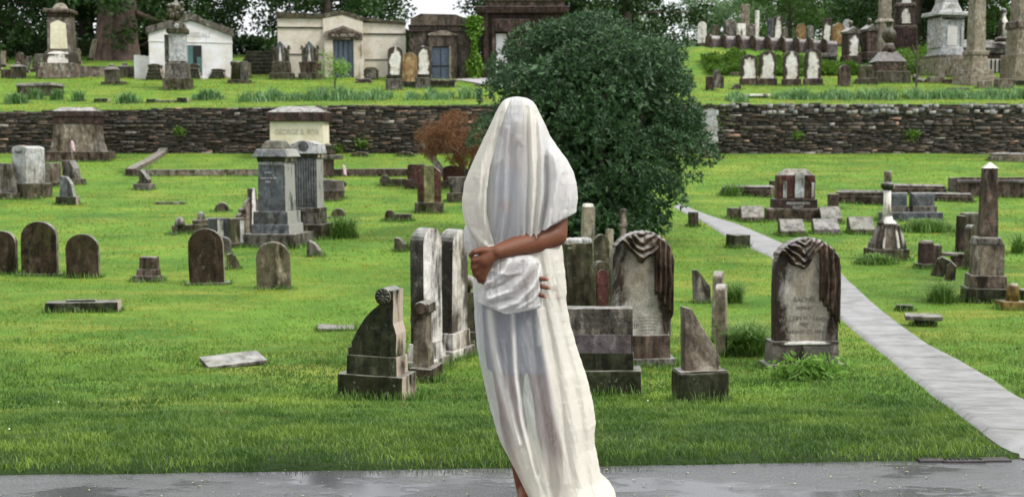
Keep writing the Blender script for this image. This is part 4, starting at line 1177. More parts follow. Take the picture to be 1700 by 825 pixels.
def draped(t, x0, x1, yt, yb_tab, cx, sd=0):
    """carved cloth over the shoulder of the slab"""
    hw = (x1 - x0) / 2; mx = (x0 + x1) / 2
    d = 26
    t.slab('tablet', x0, x1, yt + 3, yb_tab, d, 'drape', rise=hw * 0.86, bev=2.0)
    nxg, nyg = 110, 150
    gx = np.linspace(x0 - 2, x1 + 3, nxg); gy = np.linspace(yt - 3, yt + 145, nyg)
    PX_, PY_ = np.meshgrid(gx, gy)
    r = hw * 0.86; u = np.clip(np.abs(PX_ - mx) / (hw + 1.5), 0, 1)
    top = yt + r - r * np.sqrt(np.clip(1 - u ** 2, 0, 1)) - 1.5
    c = mx - 3
    c = c + (3 - 7 * sd)
    v = np.abs(PX_ - c) * (1 + (.25 if sd else -.08) * np.sign(PX_ - c))
    sV = PY_ + 0.8 * v ** 1.04 + 7.5 * fnoise(PX_ / (16 + 5 * sd), PY_ / 14, 7 + 31 * sd, 2) + 1.5 * np.sin(PX_ * .22)
    lowV = yt + 52
    inV = (sV < lowV) & (PX_ < mx + 24)
    hx = mx + 20
    low = yt + 98 + np.clip((PX_ - hx) / (x1 - hx), 0, 1) * 42 + 3 * np.sin(PX_ * 0.9)
    inH = (PX_ > hx) & (PY_ < low)
    ink = (PX_ < mx - 20) & (PY_ < yt + 34 - (PX_ - mx + 20) * 0.0) & (np.abs((PX_ - (x0 + 20)) * 0.9 - (PY_ - yt - 12) * 0.35) < 13)
    dV = np.clip((lowV - sV) / 7, 0, 1)
    dH = np.minimum(np.clip((low - PY_) / 5, 0, 1), np.clip((PX_ - hx) / 3.5, 0, 1))
    hV = dV ** 0.5 * (6.5 + 3.2 * np.cos((lowV - sV) * 2 * np.pi / (14.5 - 3.2 * sd) + 3.4 + 0.25 * np.sin(PX_ * 0.3))) * inV
    hH = dH ** 0.5 * (6.5 + 2.8 * np.cos((PX_ - hx + 2.2 * fnoise(PX_ / 30, PY_ / 26, 12 + sd * 9, 2)) * 2 * np.pi / (8.3 + 2.4 * sd) + 0.9 * np.sin(PY_ * 0.05)) + 1.2 * np.cos((PX_ - hx) * 2 * np.pi / 3.9)) * inH
    hh = np.maximum(hV, hH) + 1.6 * fnoise(PX_ / 9, PY_ / 12, 3, 3)
    mask = (inV | inH) & (PY_ > top)
    edge = np.clip((PY_ - top) / 5, 0, 1) ** 0.5
    hh = hh * edge
    side = np.clip((x1 + 2 - PX_) / 5, 0, 1) ** 0.5
    ydep = -(d / 2 + 0.5) - hh * (0.35 + 0.65 * side)
    V = np.stack([(PX_ - t.px) * t.m, ydep * t.m, (t.py - np.maximum(PY_, top)) * t.m], -1).reshape(-1, 3)
    a = (np.arange(nyg - 1)[:, None] * nxg + np.arange(nxg - 1)[None, :])
    mk = mask[:-1, :-1] & mask[1:, 1:]
    Fc = np.stack([a, a + 1, a + nxg + 1, a + nxg], -1)[mk]
    used = np.unique(Fc); re = np.full(len(V), -1); re[used] = np.arange(len(used))
    me = mesh_np('carved_drapery', V[used], re[Fc], True)
    bm = bmesh.new(); bm.from_mesh(me)
    be = [e for e in bm.edges if e.is_boundary]
    ex = bmesh.ops.extrude_edge_only(bm, edges=be)
    for g in ex['geom']:
        if isinstance(g, bmesh.types.BMVert): g.co.y = (-d / 2 + 2.0) * t.m
    bm.to_mesh(me); bm.free()
    me.polygons.foreach_set('use_smooth', np.ones(len(me.polygons), dtype=bool))
    link('carved_drapery', me, M['drape_cloth'], t.root)
    # cloth lying over the top edge of the slab
    bm = bmesh.new(); n = 48; R = []
    for k in range(n + 1):
        a_ = math.radians(20 + 140 * k / n) if True else 0
        rx, rz = (hw + 2.2 + 0.9 * math.sin(k * 1.3)), (r + 2.2 + 0.8 * math.sin(k * 1.7))
        ring = []
        for q in range(7):
            yy = -d / 2 - 4 + (d + 6) * q / 6
            bulge_ = 1 - (abs(q - 3) / 3.4) ** 4
            ring.append(bm.verts.new(((mx + rx * math.cos(a_) * (0.97 + 0.03 * bulge_) - t.px) * t.m, yy * t.m, (t.py - (yt + r - rz * math.sin(a_) * (0.96 + 0.04 * bulge_))) * t.m)))
        R.append(ring)
    for a_, b_ in zip(R[:-1], R[1:]):
        for q in range(6): bm.faces.new((a_[q], a_[q + 1], b_[q + 1], b_[q]))
    bmo('drapery_top', bm, M['drape_cloth'], t.root, True)
t = T('draped_headstone', 'headstone with carved drapery directly behind the dark inscribed block', 'gravestone', 1063, 606, 6)
draped(t, 1013, 1112, 383, 556, 1062)
t.box('plinth', 1018, 1110, 553, 593, 42, 'brown', 0.97, bev=1.5); t.box('base', 1010, 1118, 591, 606, 56, 'grey', bev=1.5)
for k in range(6): t.text(('BORN AUGUST 9 1824', 'DIED MAY 2 1880', 'AGED 56 YEARS', 'AT REST IN THE', 'HOPE OF GLORY', 'AMEN')[k], 1072, 524 + k * 5.2, 2.6, -13.3, 'letters_cream')
t = T('draped_headstone', 'headstone with carved drapery and the name Rachel, beside the concrete path', 'gravestone', 1333, 610, 4)
draped(t, 1281, 1388, 394, 567, 1333, 1)
t.box('plinth', 1273, 1388, 565, 602, 44, 'grey', 0.97, bev=1.8); t.box('base', 1264, 1394, 600, 610, 60, 'grey', bev=1.5)
t.box('moulding', 1275, 1386, 563, 568, 47, 'marble', bev=1.6)
t.text('RACHEL', 1331, 497, 7.5, -13.5, 'letters_worn', ext=.3); t.text('WIFE OF', 1331, 510, 5, -13.5, 'letters_worn', ext=.3)
for ch, k in zip('WILLIAM H. LEACH', range(16)):
    u = (k - 7.5) / 7.5
    if ch != ' ': t.text(ch, 1330 + u * 38, 527 + 5 * u * u, 7, -13.5, 'letters_worn', ext=.3)
t.text('DIED', 1330, 537, 5, -13.5, 'letters_worn', ext=.3); t.text('JANUARY 27, 1894', 1331, 550, 6, -13.5, 'letters_worn', ext=.3)

t = T('wedge_headstone', 'wedge-topped brown stone on a broad block base, nearest right of the figure', 'gravestone', 1162, 668, 8)
t.prism('tablet', [(1133, 617), (1191, 617), (1192, 588), (1186, 575), (1146, 508), (1133, 505)], 26, 'brown_pale', 1.6)
t.box('base', 1120, 1204, 614, 668, 52, 'mossy_dark', bev=2.2); t.box('pale_top', 1122, 1202, 611, 616, 49, 'grey', bev=1)
t = T('wave_headstone', 'thin grey slab with a wave-cut top between the two draped headstones', 'gravestone', 1165, 503, 5)
t.slab('tablet', 1151, 1180, 447, 503, 8, 'grey', 'wave', 26, lean=-0.04)
GE = 'narrow pale slabs seen edge on right of the draped headstone'
t = T('narrow_headstone', 'farther of the two narrow pale slabs seen edge on right of the centre drapery', 'gravestone', 1190, 566, 74, GE)
t.slab('tablet', 1170, 1212, 449, 566, 15, 'tan', rise=10, bev=1.2)
t = T('narrow_headstone', 'nearer of the two narrow pale slabs seen edge on right of the centre drapery', 'gravestone', 1198, 590, 74, GE)
t.slab('tablet', 1180, 1218, 470, 590, 16, 'tan', rise=10, bev=1.2)
# stones behind the dark inscribed block
t = T('rough_headstone', 'thick mossy grey stone with a rough carved top rising behind the inscribed block', 'gravestone', 962, 540, 8)
t.box('die', 938, 985, 402, 540, 26, 'mossy', bev=2)
bm = bmesh.new()
for k in range(22):
    a = k * 2.4; rr = 1.5 + (k % 5) * 4
    bmesh.ops.create_icosphere(bm, subdivisions=2, radius=1, matrix=Matrix.Translation((math.cos(a) * rr * 1.25 * t.m, math.sin(a) * rr * .5 * t.m, t.Zc(399 + (k % 3)))) @ Matrix.Diagonal((7 * t.m, 5 * t.m, (5.5 + k % 3) * t.m, 1)))
bmo('carved_top', bm, M['bluepale'], t.root, True)
t = T('post_headstone', 'tall pale square post with a white top against the dark bush', 'stone post', 975, 470, 12)
t.box('shaft', 965, 985, 343, 470, 18, 'tan', 0.95); t.box('cap', 966, 983, 338, 344, 16, 'marble_clean', 0.85)
t = T('post_headstone', 'slim brown jointed post against the dark bush behind the centre drapery', 'stone post', 1034, 430, 5)
t.box('shaft', 1029, 1039, 374, 430, 10, 'brown_pale'); t.box('collar', 1027, 1041, 371, 376, 13, 'brown_pale'); t.box('finial', 1029, 1040, 347, 372, 10, 'brown_pale', 0.9)
t = T('post_headstone', 'short pale post left of the centre drapery', 'stone post', 1011, 470, 20)
t.box('shaft', 1007, 1018, 380, 470, 9, 'tan')
t = T('oval_headstone', 'leaning green-capped oval slab between the rough stone and the centre drapery', 'gravestone', 1001, 500, 10)
t.slab('tablet', 988, 1014, 388, 500, 9, 'mossy', rise=15, lean=-0.03)
t = T('moulded_headstone', 'low brown stone with moulded arched edge behind the inscribed block', 'gravestone', 998, 545, 20)
t.slab('tablet', 982, 1012, 432, 545, 20, 'mossy', rise=20); t.slab('panel', 986, 1007, 445, 520, 3, 'red', rise=14, dy=-10.5)

# --- the two grey monuments
t = T('granite_monument', 'taller blue grey granite monument with a mossy domed cap, nearer of the pair', 'monument', 462, 407, -13)
t.box('base', 413, 508, 386, 407, 84, 'grey', bev=1.2); t.box('plinth', 427, 495, 371, 387, 60, 'blue', 0.98, bev=1.2)
t.box('lower_moulding', 430, 492, 350, 372, 54, 'blue', 0.98, bev=1.5)
d_ = t.box('die', 437, 486, 275, 351, 43, 'blue', 0.96, bev=1)
t.box('frieze', 439, 484, 268, 276, 42, 'blue', bev=0.8); t.box('neck', 438, 487, 260, 269, 44, 'mossy_dark', 1.06, bev=1)
t.box('cap', 430, 494, 248, 261, 56, 'blue', 0.80, bev=1.2); t.box('cap_top', 440, 484, 234, 249, 38, 'mossy', 0.62, bev=3)
t.text('HARVEY R. LEWIS', 461, 274, 5, -21.4, 'letters_pale', squash=.8); t.text('BORN', 456, 288, 3, -21.2, 'letters_pale'); t.text('MARCH 20 1829', 458, 297, 3, -21.3, 'letters_pale'); t.text('DIED', 456, 303, 3, -21.4, 'letters_pale')
t.text('LEWIS', 461, 367, 8, -27.3, 'letters')
t = T('granite_monument', 'blue grey granite monument with a scroll-knobbed cap, farther of the pair', 'monument', 513, 394, -8)
t.box('base', 478, 545, 371, 394, 66, 'mossy', bev=1.2); t.box('plinth', 490, 538, 350, 372, 46, 'grey', 0.97, bev=1)
t.box('moulding', 489, 538, 344, 351, 46, 'grey', bev=1.3)
t.box('die', 492, 534, 262, 345, 38, 'blue', 0.97, bev=1.0)
bm = bmesh.new()
for k in range(9): fr(bm, t.X(495.5 + k * 4.3), -19 * t.m, t.Zc(342), t.Zc(268), 1.6 * t.m, 1.4 * t.m, bev=0.4 * t.m)
bmo('fluting', bm, M['blue'], t.root)
t.box('neck', 490, 536, 255, 263, 40, 'mossy_dark', 1.04); t.box('cap', 487, 539, 243, 256, 46, 'bluepale', 0.92)
t.prism('cap_gable', [(490, 244), (536, 244), (536, 241), (520, 235), (506, 235), (490, 241)], 42, 'bluepale', 0.8)
t.cyl_y('cap_scroll', 513, 244, 9, 46, 'blue')
# --- small things round them
t = T('scroll_monument', 'small brown stone with carved scroll shoulders left of the grey monuments', 'gravestone', 416, 395, 30)
t.prism('wing', [(394, 395), (440, 395), (438, 365), (431, 352), (430, 335), (425, 328), (425, 316), (414, 316), (414, 328), (408, 336), (403, 348), (396, 356), (394, 366)], 16, 'brown_pale', 1.2)
t.box('pilaster', 414, 425, 313, 395, 22, 'marble', 0.85); t.cyl_y('scroll', 403, 350, 4.5, 19, 'brown'); t.cyl_y('scroll', 400, 360, 6, 19, 'brown'); t.cyl_y('scroll', 433, 350, 4.5, 19, 'brown')
t = T('granite_block', 'polished blue granite block with a white stripe, left of its darker twin', 'gravestone', 362, 402, 20)
t.box('die', 345, 379, 362, 402, 26, 'blue', 0.85, bev=.8); t.box('stripe', 360, 370, 364, 401, 2, 'marble_clean', 0.9, bev=.2, dy=-13.4)
t = T('granite_block', 'dark weathered granite block against the base of the nearer grey monument', 'gravestone', 393, 410, 30)
t.box('die', 380, 406, 362, 404, 22, 'mossy', 0.95, bev=.8); t.box('stripe', 396, 403, 366, 402, 2, 'bluepale', 1, bev=.2, dy=-11.2); t.box('base', 377, 410, 403, 410, 28, 'mossy_dark')
t = T('cradle_grave', 'low kerbed cradle grave with two knobs left of the granite blocks', 'grave', 315, 388, 12)
t.box('kerb', 287, 350, 373, 388, 10, 'mossy'); t.lathe('knob', 300, [(9, 374), (8.5, 368), (6, 362), (2, 360)], 'grey'); t.lathe('knob', 334, [(7, 374), (7, 364), (5, 356), (2, 353)], 'grey', dy=12)
t.box('kerb', 320, 350, 366, 374, 30, 'mossy', dy=14); t.box('foot_slab', 281, 298, 386, 390, 12, 'purple', dy=-8)
t = T('dome_marker', 'small domed grey marker in the lawn above the granite blocks', 'grave marker', 368, 351, 10)
t.slab('block', 357, 380, 336, 351, 14, 'mossy', rise=12, bev=2)
t = T('flat_marker', 'thin dark flat marker in the middle of the left lawn', 'grave marker', 283, 339, 5)
t.box('slab', 260, 288, 335, 339, 12, 'purple'); t.box('end', 288, 306, 335, 339, 12, 'brown_pale')
t = T('curved_marker', 'small broken curved pedestal below the long kerb', 'grave marker', 240, 315, -15)
t.prism('scroll_piece', [(232, 308), (250, 308), (250, 298), (243, 289), (236, 282), (230, 283), (233, 290), (234, 300), (229, 303)], 12, 'mossy', 1.2); t.box('base', 225, 254, 305, 315, 20, 'grey')
t = T('small_marker', 'small pointed grey marker right of the nearer grey monument', 'grave marker', 523, 426, -15)
t.prism('block', [(511, 426), (536, 426), (533, 416), (524, 404), (514, 399), (511, 402)], 14, 'grey', 1.5)
t = T('dome_marker', 'squat domed marker with a flat foot right of the farther grey monument', 'grave marker', 560, 362, 5)
t.slab('block', 550, 574, 346, 361, 14, 'mossy', rise=11); t.box('foot', 543, 556, 358, 362, 14, 'grey')
t = T('small_marker', 'small mossy marker alone in the lawn left of the tall white slabs', 'grave marker', 663, 418, -20)
t.prism('block', [(655, 418), (674, 418), (673, 405), (665, 396), (656, 394)], 12, 'mossy', 1.5)
GC = 'little cradle graves in the middle lawn'
for (cx, py, lab) in ((661, 367, 'little cradle grave of headstone and block, nearer of two alike'), (653, 309, 'little cradle grave of headstone and block, below the long kerb')):
    t = T('cradle_grave', lab, 'grave', cx, py, 0, GC)
    t.slab('headstone', cx - 22, cx - 5, py - 18, py, 10, 'mossy', rise=9); t.box('footblock', cx - 4, cx + 22, py - 12, py, 12, 'mossy')
t = T('ledger_tomb', 'sloping striped ledger tomb behind the farther grey monument', 'tomb', 548, 332, -10)
t.box('body', 528, 566, 316, 332, 44, 'brown', bev=1); t.prism('lid', [(528, 317), (567, 317), (565, 300), (538, 298)], 38, 'purple', 1)
# flags
for (px, py, lab, h, mk) in ((571, 318, 'small faded pink flag on a stick over a bronze medallion, right of the grey monuments', 44, 1), (121, 300, 'small faded pink flag on a stick over a bronze medallion, in the upper left lawn', 66, 1)):
    t = T('grave_flag', lab, 'flag', px, py, 10)
    t.lathe('stick', px, [(0.6, py), (0.5, py - h + 2)], 'tan', 6)
    bm = bmesh.new(); R = []
    for i in range(7):
        R.append([bm.verts.new((t.X(px - 1 + 4.5 * j / 4 + (i * .35)), math.sin(i * .9 + j) * 1.0 * t.m, t.Zc(py - h + i * 2.9 + j * .5))) for j in range(5)])
    for a, b in zip(R[:-1], R[1:]):
        for j in range(4): bm.faces.new((a[j], a[j + 1], b[j + 1], b[j]))
    if 'flag' not in M: M['flag'] = plain('faded pink striped cloth', (0.60, 0.42, 0.48), 0.8, 0.5, 30)
    o = bmo('cloth', bm, M['flag'], t.root, True); md = o.modifiers.new('s', 'SOLIDIFY'); md.thickness = 0.002
    t.cyl_y('medallion', px, py - 12, 4.6, 2, 'iron', -1.5)
# --- long plot kerb and the monument behind it
t = T('plot_kerb', 'long low brown kerb round the raised plot before the left wall', 'kerb', 450, 291, 0)
t.box('front_kerb', 213, 535, 281, 291, 18, 'brown_pale', bev=.8)
t.box('front_kerb', 552, 690, 281, 291, 18, 'brown', bev=.8)
t.box('end_post', 213, 232, 279, 291, 24, 'brown')
a0 = at(216, 288); a1 = at(274, 250)
V_, F_ = [], []
bm = bmesh.new()
n = 8
R = []
for k in range(n + 1):
    u = k / n; x = a0[0] * (1 - u) + a1[0] * u; y = a0[1] * (1 - u) + a1[1] * u; z = float(ground(x, y))
    R.append([bm.verts.new((x + q - t.root.location.x, y - t.root.location.y, z + h - t.root.location.z)) for q, h in ((-.16, -.1), (-.16, .16), (.16, .16), (.16, -.1))])
for a, b in zip(R[:-1], R[1:]):
    for k in range(4): bm.faces.new((a[k], a[(k + 1) % 4], b[(k + 1) % 4], b[k]))
bm.faces.new(R[0]); bm.faces.new(R[-1])
bmo('side_kerb', bm, M['brown_pale'], t.root)
t = T('kerb_pedestal', 'small brown gate pedestal set in the long kerb right of the grey monuments', 'pedestal', 544, 294, 0)
t.box('shaft', 535, 553, 264, 294, 22, 'brown'); t.box('slab', 528, 568, 258, 265, 30, 'grey'); t.lathe('broken_urn', 545, [(5, 259), (4, 252), (6, 245), (5, 239)], 'brown')
t = T('box_monument', 'cream block monument with a dark hipped cap against the left wall', 'monument', 499, 262, -2)
t.box('base', 446, 552, 250, 262, 60, 'brown'); t.box('die', 454, 543, 203, 251, 50, 'cream', 0.985, bev=.8)
t.box('cap', 450, 548, 188, 203, 62, 'brown_dark', 1, bev=1); t.box('cap_slope', 450, 548, 178.5, 188.5, 60, 'purple', 0.55, 0.4, bev=.8)
t.text('GEORGE B. FOX', 499, 224, 8.5, -25.0, 'letters_cream', squash=.86)
for px in (598, 673):
    t = T('mound_marker', 'low rounded grave marker at the foot of the wall, %s' % ('farther from the red maple' if px < 600 else 'nearer the red maple'), 'grave marker', px, 260, 0)
    t.slab('block', px - 14, px + 14, 252, 260, 12, 'mossy', rise=5)
t = T('tapered_monument', 'broad tapered brown monument against the wall at the upper left', 'monument', 131, 266, 6)
t.box('base', 74, 184, 252, 266, 62, 'brown', bev=1.2)
t.prism('die', [(88, 254), (175, 254), (173, 250), (168, 237), (165, 206), (99, 206), (95, 237), (90, 250)], 48, 'brown_pale', 1.0)
t.box('neck', 98, 167, 194, 207, 50, 'brown_dark', 1.0); t.box('cap', 96, 169, 186, 195, 54, 'brown_dark', .96); t.box('cap_slope', 97, 168, 180, 187, 52, 'purple', 0.72, .5)
# --- upper left lawn cluster
t = T('slanted_slab', 'leaning grey slab on two blocks, cut off at the left edge below the wall', 'gravestone', 6, 330, 0)
t.prism('tablet', [(-24, 321), (33, 321), (27, 295), (20, 272), (-24, 270)], 18, 'grey', 1.2); t.box('base', -28, 38, 320, 330, 28, 'mossy')
t = T('granite_slab', 'tall pale granite slab with a mossy rock-faced side in the upper left lawn', 'gravestone', 50, 328, -32)
t.slab('tablet', 30, 66, 243, 306, 36, 'bluepale', 'round', 5); t.box('base', 22, 76, 304, 328, 50, 'mossy', bev=2.5)
t.text('GRAY', 48, 256, 5, -18.3, 'letters')
t = T('block_stone', 'small block stone with a pale face right of the tall granite slab', 'gravestone', 88, 309, -28)
t.box('die', 77, 99, 271, 306, 20, 'brown_pale', .97); t.box('base', 72, 104, 302, 309, 28, 'mossy')
t = T('block_stone', 'small slanted block stone behind the narrow upright one, with a rough foot', 'gravestone', 122, 306, -15)
t.prism('die', [(108, 304), (133, 304), (129, 280), (122, 267), (107, 267)], 18, 'grey', 1); t.box('base', 118, 140, 297, 306, 20, 'brown_pale')
t = T('narrow_marker', 'narrow grey tapering stone on a dark foot, in front of the block stones', 'gravestone', 113, 340, 0)
t.prism('die', [(101, 328), (125, 328), (121, 306), (113, 294), (103, 293)], 13, 'blue', 1); t.box('base', 96, 130, 326, 340, 20, 'mossy_dark')
# --- brownstone group left of the figure
t = T('red_headstone', 'dark red slab with dipped shoulders behind the moss-striped one', 'gravestone', 692, 313, -8)
t.slab('tablet', 678, 707, 273, 299, 14, 'red', 'clip', 3); t.box('base', 674, 711, 298, 313, 22, 'brown_dark')
t = T('red_headstone', 'dark red headstone with a pale moss stripe down its middle', 'gravestone', 713, 353, -4)
t.slab('tablet', 694, 732, 276, 338, 15, 'red', 'clip', 10); t.slab('moss_stripe', 705, 722, 278, 336, 2, 'moss_pale', 'flat', dy=-7.6, bev=.3); t.box('base', 690, 736, 336, 353, 24, 'mossy')
t = T('red_headstone', 'dark red round-shouldered slab nearest the trunk of the red maple', 'gravestone', 750, 312, 0)
t.slab('tablet', 735, 768, 275, 301, 12, 'red', 'round', 6); t.box('base', 733, 768, 300, 312, 20, 'brown')
t = T('grey_headstone', 'grey flared headstone half hidden behind the shawl of the figure', 'gravestone', 762, 335, 4)
t.prism('tablet', [(748, 322), (778, 322), (778, 312), (782, 294), (744, 294), (746, 302), (747, 312)], 14, 'grey', 1); t.box('base', 742, 784, 320, 335, 22, 'mossy')

# --- right lawn
t = T('red_monument', 'dark red polished monument with a pale centre panel and rough base, right lawn', 'monument', 1315, 366, -4)
t.box('base', 1272, 1358, 345, 366, 46, 'brown', bev=4); t.box('plinth', 1281, 1353, 330, 347, 40, 'brown_dark', .98, bev=1)
t.box('die', 1288, 1349, 291, 331, 32, 'red', 0.99, bev=.8); t.box('cap', 1288, 1349, 281, 292, 32, 'brown_pale', 0.55, .5)
t.box('panel', 1316, 1331, 287, 328, 3, 'bluepale', bev=.4, dy=-16); t.box('side_panel', 1297, 1303, 301, 328, 2.4, 'bluepale', bev=.4, dy=-16); t.box('side_panel', 1343, 1347, 303, 328, 2.4, 'bluepale', bev=.4, dy=-16)
t.text('BRINKWORTH', 1321, 339, 4.5, -20, 'letters_pale', squash=.9); t.text('SCOTT', 1321, 345, 4, -20.2, 'letters_pale')
GS = 'slant-faced markers round the red monument'
for (x0, x1, y0, y1, lab) in ((1230, 1267, 342, 368, 'slant-faced marker left of the red monument, beside the path'), (1294, 1334, 364, 391, 'streaked slant-faced marker in front of the red monument'), (1350, 1391, 363, 388, 'smooth grey slant-faced marker right of the streaked one'),
                              (1361, 1395, 343, 370, 'slant-faced marker tucked against the right end of the red monument base'), (1409, 1449, 360, 388, 'slant-faced marker farthest right, with leaves at its foot')):
    t = T('slant_marker', lab, 'grave marker', (x0 + x1) / 2, y1, -3, GS)
    bm = bmesh.new(); w_ = (x1 - x0) * t.m; h_ = (y1 - y0) * t.m
    v = [bm.verts.new(p) for p in [(-w_ / 2, -h_ * .6, -.1), (w_ / 2, -h_ * .6, -.1), (w_ / 2, -h_ * .55, h_ * .3), (-w_ / 2, -h_ * .55, h_ * .3), (-w_ / 2 + .01, h_ * .25, h_), (w_ / 2 - .01, h_ * .25, h_), (w_ / 2, h_ * .6, h_ * .9), (-w_ / 2, h_ * .6, h_ * .9), (w_ / 2, h_ * .6, -.1), (-w_ / 2, h_ * .6, -.1)]]
    for q in ((0, 1, 2, 3), (3, 2, 5, 4), (4, 5, 6, 7), (7, 6, 8, 9), (0, 3, 4, 7, 9), (1, 8, 6, 5, 2), (0, 9, 8, 1)): bm.faces.new([v[i] for i in q])
    bmesh.ops.bevel(bm, geom=list(bm.edges), offset=0.008, segments=2, affect='EDGES')
    bmo('block', bm, M['purple' if x0 in (1350,) else 'brown' if x0 in (1230, 1294) else 'mossy'], t.root)
for (x0, x1, y0, y1, mat, lab, rot) in ((1207, 1227, 345, 363, 'mossy', 'small square stone block beside the upper path', 20), (1208, 1242, 389, 411, 'mossy_dark', 'dark mossy block on the near edge of the path', 25), (1372, 1394, 322, 347, 'brown', 'square brown post stone right of the red monument', -15),
                                       (1575, 1602, 304, 317, 'mossy', 'small mossy block at the end of the long right kerb', 0), (1142, 1160, 352, 376, 'mossy', 'mossy block at the top of the path under the bush', 10), (1690, 1720, 480, 497, 'mossy_dark', 'dark kerb block at the right edge beside the obelisk', 0),
                                       (1276, 1291, 300, 318, 'mossy', 'small mossy stub behind the red monument', 0)):
    t = T('stone_block', lab, 'stone block', (x0 + x1) / 2, y1, rot)
    t.box('block', x0 + 2, x1 - 2, y0, y1, (x1 - x0) * .8, mat, bev=1.3)
def ledger(cx, py, L, Wd, Hh, rot, lab, mat='brown', lid='purple', lipx=1.0):
    t = T('ledger_tomb', lab, 'tomb', cx, py, rot)
    t.box('base', cx - L / 2, cx + L / 2, py - Hh * .55, py, Wd, mat, bev=1)
    t.box('body', cx - L / 2 + 2, cx + L / 2 - 2, py - Hh * .85, py - Hh * .5, Wd * .9, mat, bev=1)
    t.box('lid', cx - L / 2 + 3, cx + L / 2 - 3, py - Hh, py - Hh * .82, Wd * .8, lid, 0.9, .7, bev=.8)
ledger(1243, 324, 88, 30, 16, -32, 'low ledger tomb between the bush and the red monument', 'brown')
ledger(1432, 338, 88, 28, 22, -28, 'ledger tomb running up to the bell-based column', 'brown')
ledger(1522, 322, 90, 26, 16, -12, 'ledger tomb behind the pair of curved granite stones', 'brown')
ledger(1580, 334, 66, 26, 14, -22, 'flat ledger tomb right of the curved granite stones', 'brown')
ledger(1682, 268, 76, 26, 14, -16, 'ledger tomb at the right edge below the wall', 'brown_pale')
t = T('plot_kerb', 'long brown kerb wall crossing behind the right obelisk', 'kerb', 1650, 327, -9)
t.box('kerb', 1592, 1740, 302, 327, 14, 'brown', bev=1); t.box('coping', 1590, 1742, 299, 304, 17, 'purple'); t.box('back_kerb', 1600, 1740, 296, 312, 10, 'brown', dy=46); t.box('end_post', 1584, 1600, 296, 320, 16, 'grey', dy=30)
GP = 'curved granite twin stones'
t = T('twin_granite_stone', 'pair of curved blue granite stones on one shared base behind the bell-based column', 'gravestone', 1513, 366, -3)
t.box('base', 1462, 1560, 352, 366, 34, 'blue', bev=2)
for x0, x1 in ((1472, 1504), (1510, 1549)):
    o = t.slab('tablet', x0, x1, 320, 346, 20, 'blue', 'flat', bev=5); t.box('plinth', x0 + 2, x1 + 2, 342, 354, 24, 'grey')
t = T('bell_column', 'broken white column with a dark collar on a bell-shaped draped pedestal', 'monument', 1471, 431, 3)
t.box('base', 1440, 1502, 412, 431, 46, 'mossy', bev=1.5)
t.prism('bell', [(1444, 413), (1500, 413), (1498, 404), (1492, 392), (1485, 372), (1482, 370), (1461, 370), (1458, 378), (1451, 394), (1446, 404)], 34, 'brown_pale', 2.0)
bm = bmesh.new()
for (a, b) in (((1455, 374), (1448, 408)), ((1484, 374), (1495, 408)), ((1462, 372), (1458, 410)), ((1478, 372), (1484, 410))):
    V_, F_ = tube_np([(t.X(a[0]), -17.5 * t.m, t.Zc(a[1])), (t.X((a[0] + b[0]) / 2), -19 * t.m, t.Zc((a[1] + b[1]) / 2)), (t.X(b[0]), -18 * t.m, t.Zc(b[1]))], [1.8 * t.m, 2.8 * t.m, 3.4 * t.m])
    vs = [bm.verts.new(v) for v in V_]
    for f in F_: bm.faces.new([vs[i] for i in f])
bmo('drapery', bm, M['marble'], t.root, True)
t.lathe('collar', 1471, [(16, 373), (16, 369), (9, 364), (8, 358)], 'marble'); t.lathe('shaft', 1470, [(7.5, 362), (6.2, 340), (5.8, 314)], 'marble_clean')
t.lathe('wreath', 1470, [(6, 316), (10.5, 312), (11, 306), (6.5, 302)], 'mossy_dark'); t.lathe('column_top', 1470, [(6.2, 304), (6.4, 286), (5.8, 284)], 'tan')
t = T('obelisk', 'dark obelisk with a white pointed tip on a stepped pedestal at the right', 'obelisk', 1634, 500, -9)
t.box('base', 1601, 1668, 476, 500, 60, 'mossy_dark', bev=1.5); t.box('plinth', 1606, 1664, 455, 478, 50, 'brown', .97, bev=1.2)
t.box('die', 1612, 1660, 403, 456, 40, 'brown_pale', .97, bev=1); t.box('moulding', 1610, 1658, 392, 405, 42, 'grey', .84, bev=2.5)
t.box('shaft', 1621, 1650, 278, 394, 27, 'brown', 0.74, bev=.8); t.box('tip', 1624, 1648, 269, 279, 21.5, 'marble_clean', .08, bev=.3)
t = T('tall_post', 'slim dark brown square post behind the obelisk', 'stone post', 1593, 420, 5)
t.box('shaft', 1587, 1601, 358, 420, 12, 'brown_dark', .93, bev=1.5)
t = T('side_headstone', 'narrow white-topped slab squeezed against the obelisk', 'gravestone', 1609, 447, 40)
t.slab('tablet', 1601, 1622, 373, 447, 12, 'mossy', rise=8); 
t = T('rough_block', 'rough pale lichened block behind the obelisk', 'stone block', 1610, 392, 0)
t.box('block', 1596, 1626, 353, 392, 22, 'mossy', bev=4)
t = T('low_wall_stone', 'low brown stone with a flat coping left of the obelisk', 'grave kerb', 1590, 442, -5)
t.box('block', 1580, 1600, 424, 442, 20, 'brown'); t.box('coping', 1562, 1602, 420, 425, 22, 'grey')
t = T('broken_columns', 'short broken brown double column left of the obelisk', 'gravestone', 1541, 445, 15)
t.box('column', 1525, 1544, 402, 440, 16, 'brown_dark', 1.05, bev=2); t.box('column', 1543, 1560, 406, 442, 16, 'brown', 1.02, bev=2); t.box('base', 1520, 1562, 437, 445, 24, 'mossy'); t.box('broken_top', 1526, 1545, 399, 403, 15, 'grey', .8, bev=1.5)
t = T('leaning_rocks', 'two leaning lichened broken slabs left of the obelisk', 'broken stones', 1565, 465, -20)
